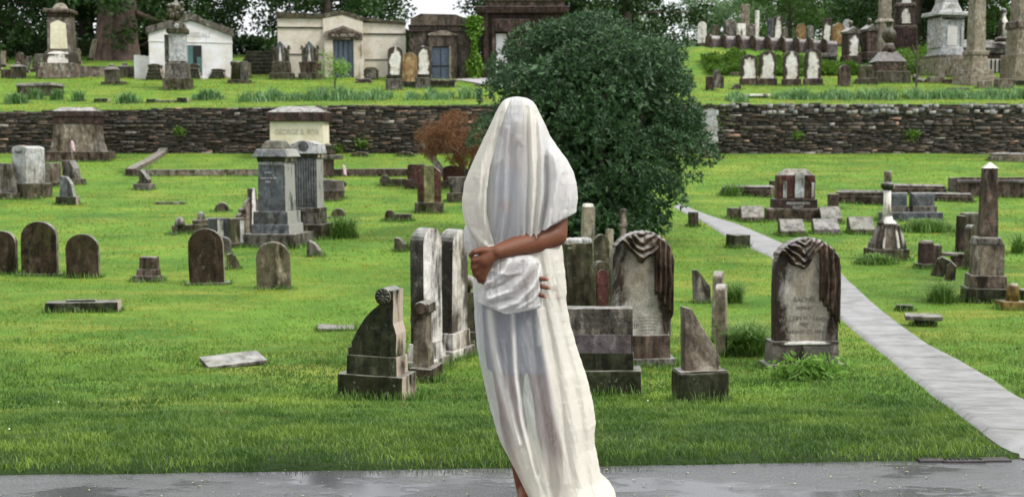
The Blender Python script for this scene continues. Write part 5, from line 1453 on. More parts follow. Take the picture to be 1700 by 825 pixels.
t.prism('slab', [(1545, 458), (1566, 460), (1577, 432), (1562, 426), (1555, 430)], 12, 'mossy', 1.5); t.prism('slab', [(1566, 467), (1584, 467), (1585, 440), (1577, 432), (1570, 440)], 14, 'mossy', 1.5, dy=-8)
t = T('lichened_marker', 'short yellow lichened column on a dark foot right of the obelisk', 'grave marker', 1677, 513, 5)
t.lathe('column', 1680, [(11, 502), (10.5, 485), (10, 474), (7, 470)], 'ochre', 8); t.box('base', 1657, 1698, 499, 513, 30, 'ochre', bev=1.5)
t = T('footstone', 'small black footstone on the lawn right of the path', 'grave marker', 1501, 516, -8)
t.box('block', 1489, 1515, 506, 516, 12, 'mossy_dark', bev=1)
t = T('table_stone', 'grey slab resting on a short black foot right of the path', 'grave marker', 1530, 541, -15)
t.box('top', 1503, 1562, 522, 530, 34, 'grey', bev=2.2); t.box('foot', 1518, 1550, 529, 541, 18, 'mossy_dark')
t = T('flagstone_pier', 'pale stepped stone pier against the wall at the right edge of the bush', 'stone pier', 1178, 262, 0)
for k in range(9): t.box('block', 1163 + (k % 2) * 2, 1191 - (k * 37 % 5), 262 - (k + 1) * 8.6, 262 - k * 8.6 if k else 262, 22, 'bluepale' if k > 1 else 'mossy', bev=.8)
# ---------------------------------------------------------------- mausoleums and upper terrace
t = T('mausoleum', 'white gabled mausoleum with a teal bronze door behind the urn monument', 'mausoleum', 318, 131, 15)
t.prism('wall', [(252, 131), (384, 131), (384, 62), (384, 57), (318, 37), (252, 57), (252, 62)], 150, 'mauswhite', .5, dy=75)
t.prism('roof', [(247, 56), (247, 50), (300, 33), (306, 29), (318, 25), (331, 29), (337, 34), (387, 50), (387, 62), (384, 60), (318, 36), (250, 60)], 160, 'grey', .6, dy=76)
t.box('string_course', 251, 385, 70, 72.5, 152, 'mauswhite', bev=.4, dy=75)
t.box('step', 300, 345, 128, 131, 12, 'mauswhite', dy=-4)
dr = t.box('door', 311, 335, 77, 131, 3, 'black', bev=.2, dy=-.5)
t.box('door_leaf', 312, 321, 78, 131, 2, 'teal', bev=.2, dy=-2.5, parent=dr); t.box('door_leaf', 327, 334, 96, 131, 2, 'teal', bev=.2, dy=-2.5, parent=dr)
t.text('ROUSSEAU', 322, 63, 8, -.4, 'letters_pale', ext=.3)
t = T('wing_wall', 'fluted white marble wall stub at the left corner of the white mausoleum', 'wall', 238, 131, 0)
for k in range(3): t.box('panel', 225 + k * 9, 234.5 + k * 9, 93 + k, 131, 12, 'mauswhite', bev=1)
t = T('low_wall', 'low brown stone wall behind the tall finial monument at the upper left', 'wall', 130, 129, 0)
t.box('wall', 55, 226, 110, 129, 14, 'brown_pale', bev=.6, dy=20)

t = T('mausoleum', 'wide stained white mausoleum with a small pediment over a blue door', 'mausoleum', 568, 129, 8)
t.box('wall', 465, 538, 32, 129, 160, 'mausstain', bev=.6, dy=80); t.box('wall', 603, 673, 40, 129, 160, 'mausstain', bev=.6, dy=80)
t.prism('wall', [(538, 129), (603, 129), (603, 35), (570, 25), (538, 32)], 166, 'mausstain', .6, dy=80)
t.prism('coping', [(464, 34), (464, 24), (538, 27), (570, 21), (604, 32), (674, 38), (674, 42), (603, 38), (570, 28), (538, 34)], 172, 'mossy', .6, dy=82)
t.box('string_course', 464, 538, 48, 50, 164, 'mossy_dark', bev=.3, dy=80); t.box('string_course', 603, 674, 57, 59, 164, 'mossy_dark', bev=.3, dy=80); t.box('string_course', 466, 537, 91, 92.5, 163, 'grey', bev=.3, dy=80); t.box('string_course', 606, 672, 99, 100.5, 163, 'grey', bev=.3, dy=80)
t.prism('pediment', [(541, 69), (602, 69), (602, 58), (571, 46), (541, 56)], 14, 'brown_pale', .8, dy=-6); t.prism('pediment_field', [(546, 66), (598, 66), (598, 60), (571, 50), (546, 59)], 3, 'brown', .3, dy=-13.5)
t.box('pilaster', 540, 554, 67, 129, 9, 'mausstain', dy=-6); t.box('pilaster', 587, 603, 67, 129, 9, 'mausstain', dy=-6)
dr = t.box('door', 555, 586, 68, 129, 3, 'door', bev=.2, dy=-4.5)
for x in (562, 570, 578): t.box('door_rib', x, x + 1.3, 70, 128, 1, 'black', bev=0, dy=-6.3, parent=dr)
t.text('H. L. MALTBY', 571, 64, 4.5, -15.2, 'letters_cream', ext=.3)
t = T('mausoleum', 'dark stained stone mausoleum with a grey blue door, third from the left', 'mausoleum', 728, 131, 3.5)
t.box('wall', 680, 780, 50, 131, 150, 'mausbrown', .98, 1, bev=.8, dy=75)
t.prism('parapet', [(683, 52), (781, 52), (781, 36), (757, 27), (700, 26), (683, 34)], 152, 'mausbrown', .8, dy=75)
t.box('cornice', 679, 783, 44, 46, 158, 'brown_dark', bev=.5, dy=75); t.box('cornice', 679, 783, 53, 55, 158, 'brown_dark', bev=.5, dy=75)
t.prism('pediment', [(710, 62), (760, 62), (760, 60), (735, 53), (710, 59)], 10, 'brown_pale', .4, dy=-4)
t.box('lintel', 712, 758, 62, 80, 8, 'mausbrown', dy=-3); t.box('jamb', 708, 718, 80, 131, 8, 'mausbrown', dy=-3); t.box('jamb', 746, 758, 80, 131, 8, 'mausbrown', dy=-3); t.box('reveal', 745.6, 749, 79, 131, 9, 'tan', dy=-3.5, bev=.4)
dr = t.box('door', 718, 746, 81, 131, 3, 'door', bev=.2, dy=-3)
t.box('door_rail', 718, 746, 110, 112, 1, 'black', bev=0, dy=-4.8, parent=dr); t.box('door_rib', 731.5, 732.5, 83, 131, 1, 'black', bev=0, dy=-4.8, parent=dr)
t = T('mausoleum', 'very dark brown mausoleum with heavy cornice behind the big bush', 'mausoleum', 868, 131, 0)
t.box('wall', 800, 936, 24, 131, 150, 'brown_dark', .985, 1, bev=.8, dy=75); t.box('cornice', 793, 943, 15, 26, 168, 'brown_dark', 1.02, bev=1.2, dy=74); t.box('parapet', 808, 936, 5, 16, 150, 'brown', bev=1, dy=75); t.box('coping', 806, 938, 2, 6, 156, 'mossy', bev=1, dy=75)
t.box('pilaster', 803, 812, 26, 131, 8, 'brown_dark', dy=-4); t.box('pilaster', 818, 823, 36, 131, 8, 'brown', dy=-4); t.box('white_panel', 824, 842, 58, 128, 3, 'mauswhite', dy=-1.5)
t.lathe('column', 848, [(3, 131), (2.6, 65), (5, 62), (6, 56)], 'brown', 12, dy=-8); t.box('lintel', 822, 880, 36, 56, 14, 'brown_dark', dy=-6)

# tall finial monument, upper left
t = T('marble_monument', 'tall white-panelled monument with a domed cornice and round finial at the upper left', 'monument', 103, 129, 6)
t.box('base', 72, 130, 107, 129, 60, 'brown_pale', .97, bev=1.2); t.box('plinth', 80, 126, 92, 108, 46, 'marble', .96, bev=1); t.box('moulding', 82, 125, 88, 93, 44, 'marble', .94)
t.box('die', 86, 123, 32, 89, 36, 'brown_pale', .96, bev=.8)
t.prism('panel', [(90.5, 84), (118, 84), (116, 44), (115, 43), (104, 38), (93, 43), (92, 44)], 2, 'cream', .4, dy=-17.8)
t.box('frieze', 88, 122, 25, 34, 35, 'brown_dark', 1.08); t.box('cornice', 80, 127, 20, 26, 46, 'brown', .95, bev=2); t.lathe('dome', 104, [(15, 21), (12, 17), (9, 12), (5, 9), (2, 8)], 'tan', 18)
t.lathe('finial', 104, [(3, 9), (3, 4), (12, 1), (12, -3), (5, -8), (4, -20), (1, -30)], 'mossy', 16)
t.box('corner_stone', 126, 137, 108, 129, 18, 'brown_pale', .6, bev=1, dy=-10)
GF = 'small capped finial posts on the upper left terrace'
for (cx, py, hh, lab, r) in ((31, 131, 27, 'small capped stone post nearest the left edge on the terrace', 10), (187, 141, 34, 'larger capped stone post on a spread base left of the urn monument', 10), (207, 130, 25, 'smaller capped stone post right behind the larger one', 8)):
    t = T('finial_post', lab, 'grave marker', cx, py, 0, GF)
    t.box('die', cx - r, cx + r, py - hh * .72, py, r * 1.8, 'mossy', .96, bev=1); t.box('cap', cx - r - 1, cx + r + 1, py - hh * .85, py - hh * .7, r * 2.1, 'brown', .6, bev=1); t.lathe('finial', cx, [(4, py - hh * .82), (4.5, py - hh * .92), (2, py - hh)], 'mossy', 10)
    if r == 10 and cx > 100: t.box('base', cx - 15, cx + 20, py - 5, py, 26, 'mossy')
t = T('round_headstone', 'pair of low dark slabs beside the capped post at the left edge of the terrace', 'gravestone', 10, 131, 0)
t.slab('tablet', 3, 20, 116, 131, 8, 'brown', 'flat'); t.slab('tablet', -12, 2, 126, 142, 8, 'brown_dark', 'round')
t = T('box_tomb', 'flat-topped grey box tomb among daffodil leaves at the upper left', 'tomb', 67, 157, -5)
t.box('body', 38, 97, 144, 157, 44, 'mossy', bev=1); t.box('lid', 36, 100, 139.5, 144.5, 48, 'grey', .9, bev=1)
t = T('flat_marker', 'small dark block at the edge of the terrace below the capped posts', 'grave marker', 171, 170, 0)
t.box('block', 158, 181, 164, 170, 12, 'mossy_dark')
t = T('low_kerb', 'pair of dark end blocks joined by a low kerb on the terrace edge', 'kerb', 278, 171, -3)
t.box('end_block', 245, 261, 165, 171, 14, 'mossy_dark'); t.box('kerb', 258, 305, 167, 171, 8, 'grey'); t.box('end_block', 296, 312, 163, 170, 14, 'mossy_dark')
t = T('urn_monument', 'grey monument with a mossy draped urn before the white mausoleum', 'monument', 296, 148, 8)
t.box('base', 274, 318, 131, 148, 44, 'mossy', bev=1.2); t.box('plinth', 277, 315, 107, 132, 36, 'grey', .95, bev=1); t.box('moulding', 281, 312, 103, 109, 32, 'grey', .92)
t.box('die', 284, 311, 58, 105, 26, 'bluepale', .95, bev=.8); t.box('cap', 281, 314, 50, 59, 34, 'mossy', 1.0, bev=2); t.prism('cap_gable', [(283, 51), (312, 51), (309, 43), (298, 39), (287, 43)], 30, 'grey', 1)
t.cyl_y('roundel', 298, 47, 4, 33, 'bluepale'); t.lathe('urn', 296, [(6, 41), (4.5, 36), (9, 32), (12.5, 24), (12, 16), (8, 12), (4, 10), (2, 4)], 'mossy', 18)
bm = bmesh.new()
for k, (x, y, r) in enumerate(((288, 24, 6), (292, 16, 5), (302, 18, 6), (306, 12, 4), (290, 30, 6), (299, 29, 6), (286, 16, 4), (305, 24, 5))):
    bmesh.ops.create_icosphere(bm, subdivisions=2, radius=1, matrix=Matrix.Translation((t.X(x), -8 * t.m, t.Zc(y))) @ Matrix.Diagonal((r * t.m, 6 * t.m, r * 1.3 * t.m, 1)))
bmo('urn_drapery', bm, M['mossy'], t.root, True); t.box('pilaster', 276, 284, 60, 105, 12, 'grey', dy=4)
t = T('side_column', 'slim grey side column with its own cap left of the urn monument', 'gravestone', 281, 146, 0, dy=1.2)
t.box('shaft', 277, 287, 62, 146, 12, 'grey'); t.box('cap', 274, 289, 54, 63, 16, 'mossy', .6)
for (cx, py, w_, hh, lab) in ((259, 133, 27, 26, 'dark stepped sarcophagus left of the urn monument'), (324, 131, 22, 24, 'dark stepped sarcophagus against the mausoleum door'), (363, 131, 26, 16, 'low stepped sarcophagus right of the mausoleum door')):
    t = T('sarcophagus', lab, 'tomb', cx, py, 0)
    for k in range(3): t.box('step', cx - w_ / 2 + k * 1.5, cx + w_ / 2 - k * 1.5, py - hh * (.22 * (k + 1)), py - hh * .22 * k, 24 - 3 * k, 'mossy_dark', bev=.8)
    t.box('chest', cx - w_ * .34, cx + w_ * .34, py - hh * .86, py - hh * .6, 16, 'grey'); t.slab('lid', cx - w_ * .4, cx + w_ * .4, py - hh, py - hh * .8, 18, 'mossy', rise=hh * .14)
t = T('scroll_marker', 'squat mossy pedestal stones right of the white mausoleum', 'gravestone', 398, 139, 0)
t.box('base', 380, 416, 133, 139, 20, 'mossy'); t.lathe('drum', 392, [(9, 134), (8, 112), (10, 107), (9, 103)], 'mossy', 12); t.box('block', 400, 411, 103, 133, 14, 'grey', bev=1.5)
t = T('block_stone', 'brown rough pier beside the steps right of the white mausoleum', 'stone block', 412, 130, 0)
t.box('block', 405, 416, 105, 130, 12, 'brown_pale')
t = T('stone_steps', 'dark stone steps between the white and the stained mausoleum', 'steps', 426, 124, 0)
for k in range(6): t.box('step', 396, 452, 124 - 7 * (k + 1), 124 - 7 * k, 16, 'mossy_dark', bev=.6, dy=8 + 12 * k)
GN = 'carved gothic stones before the stained mausoleum'
for cx, mat, lab in ((468, 'grey', 'carved gothic stone with pinnacles at the left corner of the stained mausoleum'), (516, 'grey', 'carved gothic stone on a mossy pot-shaped base before the stained mausoleum')):
    t = T('gothic_headstone', lab, 'gravestone', cx, 132, 0, GN)
    t.box('base', cx - 19, cx + 20, 122, 132, 26, 'mossy', .97, bev=1.2); t.box('plinth', cx - 15, cx + 15, 104, 123, 20, 'brown' if cx > 500 else 'mossy', .9 if cx < 500 else 1.15, bev=1.2)
    t.slab('die', cx - 13, cx + 13, 79, 105, 12, 'mossy', 'clip', 6); t.slab('centre_panel', cx - 6, cx + 6, 70, 105, 15, 'blue', 'point', 7)
    t.prism('white_flame', [(cx - 2.6, 103), (cx + 2.6, 103), (cx, 79)], 2, 'marble_clean', .1, dy=-8.2)
    for q in (-13, 13): t.box('pinnacle', cx + q - 3, cx + q + 3, 77, 84, 8, 'mossy', .5)
t = T('arch_marker', 'small low arched marker against the stained mausoleum wall', 'grave marker', 616, 133, 0)
t.slab('tablet', 604, 628, 112, 133, 8, 'mossy', rise=7); t.slab('panel', 608, 624, 115, 131, 2, 'grey', rise=5, dy=-4.2)
t = T('wilted_bouquet', 'heap of pale wilted flowers on the grass before the stained mausoleum', 'flowers', 601, 138, 0)
bm = bmesh.new(); r = random.Random(4)
for k in range(26): bmesh.ops.create_icosphere(bm, subdivisions=1, radius=(1 + r.random() * 2) * t.m, matrix=Matrix.Translation(((r.random() - .5) * 20 * t.m, (r.random() - .5) * 10 * t.m, r.random() ** 1.5 * 11 * t.m)))
bmo('blooms', bm, M['marble'], t.root, True); t.box('basket', 588, 620, 131, 138, 12, 'brown_dark', .7, bev=2)
for (x0, x1, y0, y1, mat, lab, base) in ((644, 668, 79, 134, 'marble', 'dark-rimmed round-topped slab, leftmost of the four before the third mausoleum', 1), (668, 692, 89, 145, 'orange', 'orange lichened round-topped slab in front of the others near the third mausoleum', 1), (690, 714, 78, 133, 'marble', 'cream-centred round-topped slab touching the third mausoleum', 1)):
    t = T('round_headstone', lab, 'gravestone', (x0 + x1) / 2, y1, 0)
    t.slab('tablet', x0, x1, y0, y1 - 8, 9, mat, rise=9); t.box('base', x0 - 2, x1 + 2, y1 - 9, y1, 14, 'mossy_dark')
t = T('block_stone', 'low white-framed block stone in front of the leftmost round slab', 'stone block', 655, 150, 0)
t.box('block', 641, 668, 132, 150, 12, 'grey'); 
t = T('block_stone', 'low grey block stone below the cream-centred round slab', 'stone block', 702, 147, 0)
t.box('block', 690, 714, 130, 147, 12, 'grey')
t = T('box_tomb', 'low dark box tomb with a flat lid below the third mausoleum door', 'tomb', 735, 145, 0)
t.box('body', 714, 756, 136, 145, 30, 'mossy_dark'); t.box('lid', 713, 757, 133, 136.5, 33, 'brown_pale')
t = T('flat_marker', 'small flat dark marker at the edge of the gravel before the dark mausoleum', 'grave marker', 796, 144, 0)
t.box('slab', 788, 804, 140, 144, 8, 'purple')

# --- right terrace
GW = 'dark-rimmed white round-topped slabs in a row on the right terrace'
for (x0, x1, y0, y1, lab) in ((1230, 1257, 92, 142, 'shortest of the four dark-rimmed white slabs, nearest the big bush'), (1260, 1286, 86, 142, 'second dark-rimmed white slab from the big bush'), (1300, 1326, 87, 143, 'third dark-rimmed white slab from the big bush, with a dark left edge'), (1336, 1362, 83, 142, 'tallest dark-rimmed white slab, farthest from the big bush')):
    t = T('round_headstone', lab, 'gravestone', (x0 + x1) / 2, y1, -8, GW)
    t.slab('tablet', x0, x1, y0, y1 - 10, 9, 'marble', rise=11); t.box('base', x0 - 2, x1 + 3, y1 - 11, y1, 15, 'brown', bev=1)
t = T('round_headstone', 'small plain brown round-topped slab right of the four white ones', 'gravestone', 1401, 144, 0)
t.slab('tablet', 1391, 1411, 109, 144, 9, 'brown', rise=10)
t = T('flat_marker', 'pale flat slab on the terrace edge below the white slabs', 'ledger stone', 1253, 163, -3)
t.box('slab', 1232, 1276, 157, 161, 24, 'marble_clean'); t.box('underside', 1240, 1272, 160, 163, 20, 'mossy_dark')
t = T('small_marker', 'small domed marker at the left foot of the white slabs', 'grave marker', 1223, 149, 0)
t.slab('block', 1216, 1230, 140, 149, 9, 'grey', rise=6)
t = T('fallen_stone', 'low dark fallen stone behind the white slabs near the hedge', 'grave marker', 1220, 127, 0)
t.slab('block', 1209, 1232, 120, 128, 8, 'mossy', rise=6)
t = T('stone_cluster', 'low dark stone with a pale upright post at the right edge of the bush', 'gravestone', 1187, 151, 0)
t.box('die', 1172, 1184, 128, 151, 12, 'brown_dark'); t.box('post', 1184, 1195, 118, 146, 8, 'grey'); t.box('die', 1195, 1201, 127, 147, 8, 'mossy')
t = T('stepped_block', 'worn stepped grey block in front of the small urn pedestal', 'stone block', 1438, 140, -8)
t.box('block', 1425, 1449, 110, 132, 20, 'mossy', .9, bev=2); t.box('base', 1421, 1455, 131, 140, 28, 'mossy', bev=1.5)
t = T('urn_pedestal', 'brown stepped pedestal with a mossy urn on the right terrace', 'monument', 1474, 137, 0)
t.box('base', 1446, 1505, 120, 137, 46, 'mossy', .96, bev=1.5); t.box('plinth', 1448, 1500, 104, 121, 38, 'brown', .95, bev=1); t.box('roof', 1447, 1499, 88, 105, 40, 'purple', .5, bev=1)
t.lathe('pedestal', 1474, [(12, 89), (11, 82), (9, 78), (8, 74)], 'brown', 16); t.lathe('urn', 1474, [(4, 76), (7, 71), (11.5, 63), (11, 56), (6, 50), (4, 46), (5, 42), (8, 39)], 'mossy', 20)
for (x0, x1, y0, y1, mat, lab) in ((1398, 1426, 47, 118, 'marble', 'dark-sided pedestal stone with a bright white face right of the barrel tombs'), (1430, 1456, 43, 112, 'brown', 'dark-sided pedestal stone with a brown gabled face next to the white-faced one')):
    t = T('gabled_pedestal', lab, 'gravestone', (x0 + x1) / 2, y1, 22)
    t.box('base', x0 - 3, x1 + 4, y1 - 13, y1, 26, 'mossy_dark', .95); t.box('plinth', x0, x1 + 1, y1 - 24, y1 - 12, 22, 'brown', .93); t.box('die', x0 + 2, x1 - 2, y0 + 10, y1 - 23, 17, mat, .98); t.slab('gable_cap', x0, x1, y0, y0 + 12, 20, 'grey', 'point', 8); t.lathe('finial', (x0 + x1) / 2, [(3, y0 + 2), (2.2, y0 - 3), (4, y0 - 6), (2, y0 - 10)], 'mossy', 10)
t = T('kerb_steps', 'dark low stone kerb and steps climbing behind the tallest white slab', 'kerb', 1380, 118, -10)
t.box('kerb', 1358, 1402, 111, 118, 10, 'mossy_dark'); t.box('step', 1364, 1388, 96, 112, 14, 'mossy_dark'); t.box('coping', 1362, 1390, 90, 96, 16, 'grey', .9)
t = T('square_column', 'tall plain tan column rising out of the picture behind the small urn pedestal', 'column', 1466, 92, 3)
t.box('shaft', 1458, 1476, -70, 36, 16, 'tan', .8); t.box('moulding', 1453, 1480, 34, 40, 22, 'tan', .8, bev=1.5); t.box('pedestal', 1456, 1478, 38, 92, 20, 'tan')
t = T('column_monument', 'tall dark monument with a white inscribed panel behind the small urn pedestal', 'monument', 1497, 86, -12)
t.box('base', 1480, 1520, 49, 86, 34, 'brown_dark', .95); t.box('moulding', 1482, 1518, 45, 50, 33, 'brown', .95); t.box('die', 1484, 1514, 14, 46, 27, 'brown', .97); t.box('panel', 1490, 1511, 18, 42, 2, 'marble', bev=.3, dy=-13.8)
t.box('cornice', 1482, 1516, 9, 15, 31, 'brown', .9, bev=1.2); t.box('shaft', 1487, 1511, -90, 10, 22, 'marble', .8)
t = T('grand_monument', 'large pale blue grey monument with pilasters and a broad cornice, right terrace', 'monument', 1568, 126, 14)
t.box('base', 1538, 1600, 100, 126, 60, 'tan', bev=1); t.box('step', 1542, 1596, 94, 101, 54, 'brown_pale', bev=1); t.box('plinth', 1546, 1590, 80, 95, 44, 'bluepale', .88, bev=1.5)
t.box('die', 1548, 1586, 36, 81, 34, 'bluepale', 1, bev=.6)
for x in (1546, 1584): t.box('pilaster', x, x + 5, 34, 82, 38, 'bluepale', bev=.6)
t.box('niche', 1559, 1577, 48, 79, 2, 'mauswhite', bev=.3, dy=-17.6); t.box('frieze', 1547, 1588, 30, 37, 38, 'grey', 1.08); t.box('cornice', 1537, 1596, 24, 31, 52, 'bluepale', .95, bev=2)
bm = bmesh.new()
for k in range(14): fr(bm, t.X(1546 + k * 3.2), -20.5 * t.m, t.Zc(34), t.Zc(31.5), 1.6 * t.m, 2 * t.m, bev=.2 * t.m)
bmo('dentils', bm, M['bluepale'], t.root)
t.box('upper_plinth', 1548, 1588, 8, 25, 34, 'bluepale', .68, bev=2); t.cyl_y('medallion', 1568, 17, 6.5, 31, 'bluepale'); t.box('shaft', 1554, 1581, -90, 9, 24, 'bluepale', .85)
t = T('square_column', 'tall tan obelisk column with a ringed base, tallest on the right terrace', 'column', 1618, 141, 20)
t.box('base', 1590, 1646, 128, 141, 44, 'tan', bev=1); t.box('step', 1597, 1642, 117, 129, 36, 'tan', .96, bev=1); t.box('flare', 1601, 1636, 92, 118, 28, 'tan', .8, bev=1); t.box('ring', 1602, 1635, 86, 94, 27, 'tan', bev=2.6); t.box('shaft', 1607, 1631, -100, 88, 19, 'tan', .72)
t = T('square_column', 'tall tan panelled column cut off by the right edge of the picture', 'column', 1692, 132, 10)
t.box('base', 1670, 1720, 92, 132, 44, 'tan', .97, bev=1); t.box('die', 1676, 1712, 50, 93, 34, 'tan', .96); t.box('moulding', 1674, 1714, 38, 51, 38, 'brown_pale', .94, bev=2.5); t.box('shaft', 1680, 1708, -90, 39, 26, 'tan', .85)
t = T('mausoleum', 'low slate-roofed mausoleum with a statue on its ridge behind the tan columns', 'mausoleum', 1640, 121, 8)
t.box('wall', 1590, 1688, 88, 121, 90, 'brown_dark', dy=45); t.box('white_base', 1600, 1684, 99, 120, 2, 'mauswhite', dy=-1)
for k in range(7): t.box('bar', 1636 + k * 7, 1638 + k * 7, 100, 121, 2, 'black', bev=0, dy=-3)
t.box('architrave', 1584, 1696, 80, 90, 100, 'grey', bev=1, dy=46); t.box('roof', 1582, 1698, 66, 81, 104, 'purple', .6, .4, bev=1, dy=46)
t.lathe('statue_base', 1664, [(14, 70), (12, 64), (6, 62)], 'brown', 12); t.lathe('statue', 1664, [(7, 63), (7, 48), (8, 40), (4, 33), (3, 28), (5, 25), (5, 20), (2, 17)], 'marble', 14)
t = T('boulder_marker', 'heap of pale and dark stones at the foot of the small rose tree', 'stone heap', 1530, 137, 0)
bm = bmesh.new(); r = random.Random(9)
for k in range(12): bmesh.ops.create_icosphere(bm, subdivisions=2, radius=1, matrix=Matrix.Translation(((r.random() - .5) * 26 * t.m, (r.random() - .5) * 14 * t.m, r.random() * 9 * t.m)) @ Matrix.Diagonal(((3 + 4 * r.random()) * t.m, 4 * t.m, (3 + 3 * r.random()) * t.m, 1)))
bmo('stones', bm, M['grey'], t.root, True)
for (x0, x1, y0, y1, mat, lab) in ((1540, 1566, 128, 138, 'tan', 'low tan block between the rose tree and the grand monument'), (1566, 1588, 132, 139, 'brown', 'small low block left of the tallest tan column'), (1624, 1644, 135, 147, 'tan', 'low tan block in front of the tallest tan column'), (1652, 1680, 132, 148, 'brown_pale', 'mottled low block near the right edge of the terrace'), (1680, 1720, 134, 143, 'mossy_dark', 'dark low block at the right edge of the terrace'), (1574, 1606, 146, 150, 'grey', 'thin flat slab lying among the daffodil leaves')):
    t = T('stone_block', lab, 'stone block', (x0 + x1) / 2, y1, -5)
    t.box('block', x0, x1, y0, y1, 18, mat, bev=1.5)

# --- barrel tombs in a row on top of the bank
GB = 'barrel-topped brown tombs in a row on the bank'
proto = None
xsb = [1182, 1206, 1230, 1254, 1278, 1302, 1325, 1347, 1371]
ordn = ['first', 'second', 'third', 'fourth', 'fifth', 'sixth', 'seventh', 'eighth', 'ninth']
for i, px in enumerate(xsb):
    py = 73 + i * 0.9
    x, y, z = at(px, min(py + 6, 82)); 
    y = 69.3 - i * .12; x = (px - 850) / F * y * 1.0; z = float(ground(x, y))
    if proto is None:
        proto = bpy.data.objects.new('barrel_tomb', None); C.objects.link(proto)
        m = 69.0 / F
        bm = bmesh.new(); n = 14
        prof = [(-8.5, -6), (8.5, -6), (8.5, 10)] + [(8.5 * math.cos(math.pi * k / n), 10 + 8 * math.sin(math.pi * k / n)) for k in range(1, n)] + [(-8.5, 10)]
        R = []
        for xx in (-10.4, 10.4):
            R.append([bm.verts.new((xx * m, a * m, b * m)) for a, b in prof])
        bm.faces.new(R[0]); bm.faces.new(R[1])
        for k in range(len(prof)): bm.faces.new((R[0][k], R[0][(k + 1) % len(prof)], R[1][(k + 1) % len(prof)], R[1][k]))
        b1 = bmo('vault', bm, M['purple'], proto)
        bm = bmesh.new(); prism(bm, [(q * 9.6 * m, zz * m) for q, zz in ((-1, -6), (1, -6), (1, 11), (.8, 17), (.4, 20), (0, 20.6), (-.4, 20), (-.8, 17), (-1, 11))], -1.2 * m, 1.2 * m, .5 * m); bmesh.ops.rotate(bm, verts=bm.verts, cent=(0, 0, 0), matrix=Matrix.Rotation(math.pi / 2, 3, 'Z')); bmesh.ops.translate(bm, verts=bm.verts, vec=(-10.6 * m, 0, 0))
        b2 = bmo('end_wall', bm, M['brown'], proto)
        o = proto
    else:
        o = proto.copy(); C.objects.link(o)
        for ch in (b1, b2):
            c = ch.copy(); C.objects.link(c); c.parent = o
    o.location = (x, y, z); o.rotation_euler = (0, 0, math.radians(24 + (i * 7 % 5)))
    tag(o, ordn[i] + ' barrel-topped brown tomb counting from the big bush rightward', 'tomb', GB)
# --- stones on the skyline behind the barrel tombs
SK = [(1162, 14, 40, 70, 'marble_clean', 'round', 'white-edged slab on the skyline at the bush edge'), (1183, 16, 45, 62, 'mossy', 'round', 'dark low slab on the skyline behind the first barrel tomb'), (1208, 18, 34, 62, 'grey', 'point', 'grey gabled slab on the skyline behind the second barrel tomb'),
      (1215, 9, 40, 62, 'brown_pale', 'round', 'narrow brown slab overlapping the grey gabled slab on the skyline'), (1226, 14, 43, 62, 'marble_clean', 'flat', 'bright white square slab on the skyline, under the tall brown pillar'), (1243, 11, 42, 62, 'brown_pale', 'point', 'small pointed slab on the skyline left of the white post'),
      (1252, 6, 22, 60, 'marble_clean', 'flat', 'thin tall white post on the skyline'), (1274, 9, 35, 62, 'blue', 'flat', 'dark blue square slab on the skyline beside the pinnacled white one'), (1286, 14, 29, 62, 'marble', 'point', 'pinnacled white slab on the skyline behind the fifth barrel tomb'),
      (1298, 8, 48, 62, 'grey', 'round', 'small grey slab just right of the pinnacled white one'), (1324, 15, 43, 62, 'orange', 'round', 'orange round-topped slab on the skyline behind the seventh barrel tomb'), (1339, 11, 46, 64, 'grey', 'round', 'pale short slab right of the orange round-topped one'),
      (1367, 15, 35, 66, 'marble', 'flat', 'white-faced dark-sided slab on the skyline behind the ninth barrel tomb'), (1385, 20, 41, 74, 'orange', 'point', 'orange gabled stone at the right end of the barrel tombs'), (1400, 14, 36, 70, 'bluepale', 'round', 'pale rounded slab behind the orange gabled stone'), (1232, 14, 12, 58, 'tan', 'flat', 'tall brown pillar stone on the skyline among branches')]
for i, (px, w_, y0, y1, mat, top, lab) in enumerate(SK):
    yy = 72.5 + (i % 4) * 1.3
    x = (px - 850) / F * yy; z = float(ground(x, yy))
    o = bpy.data.objects.new('skyline_headstone', None); C.objects.link(o); o.location = (x, yy, z); o.rotation_euler = (0, 0, math.radians((i * 13) % 30 - 15))
    tag(o, lab, 'gravestone')
    m = yy / F; ztop = CAMZ + (245 - y0) * m - z
    t = T.__new__(T); t.root = o; t.m = m; t.px = px; t.py = 245 - (z - CAMZ) / m
    t.slab('tablet', px - w_ / 2, px + w_ / 2, y0, t.py - 3, 6, mat, top); t.box('base', px - w_ / 2 - 2, px + w_ / 2 + 2, t.py - 6, t.py, 10, 'mossy')
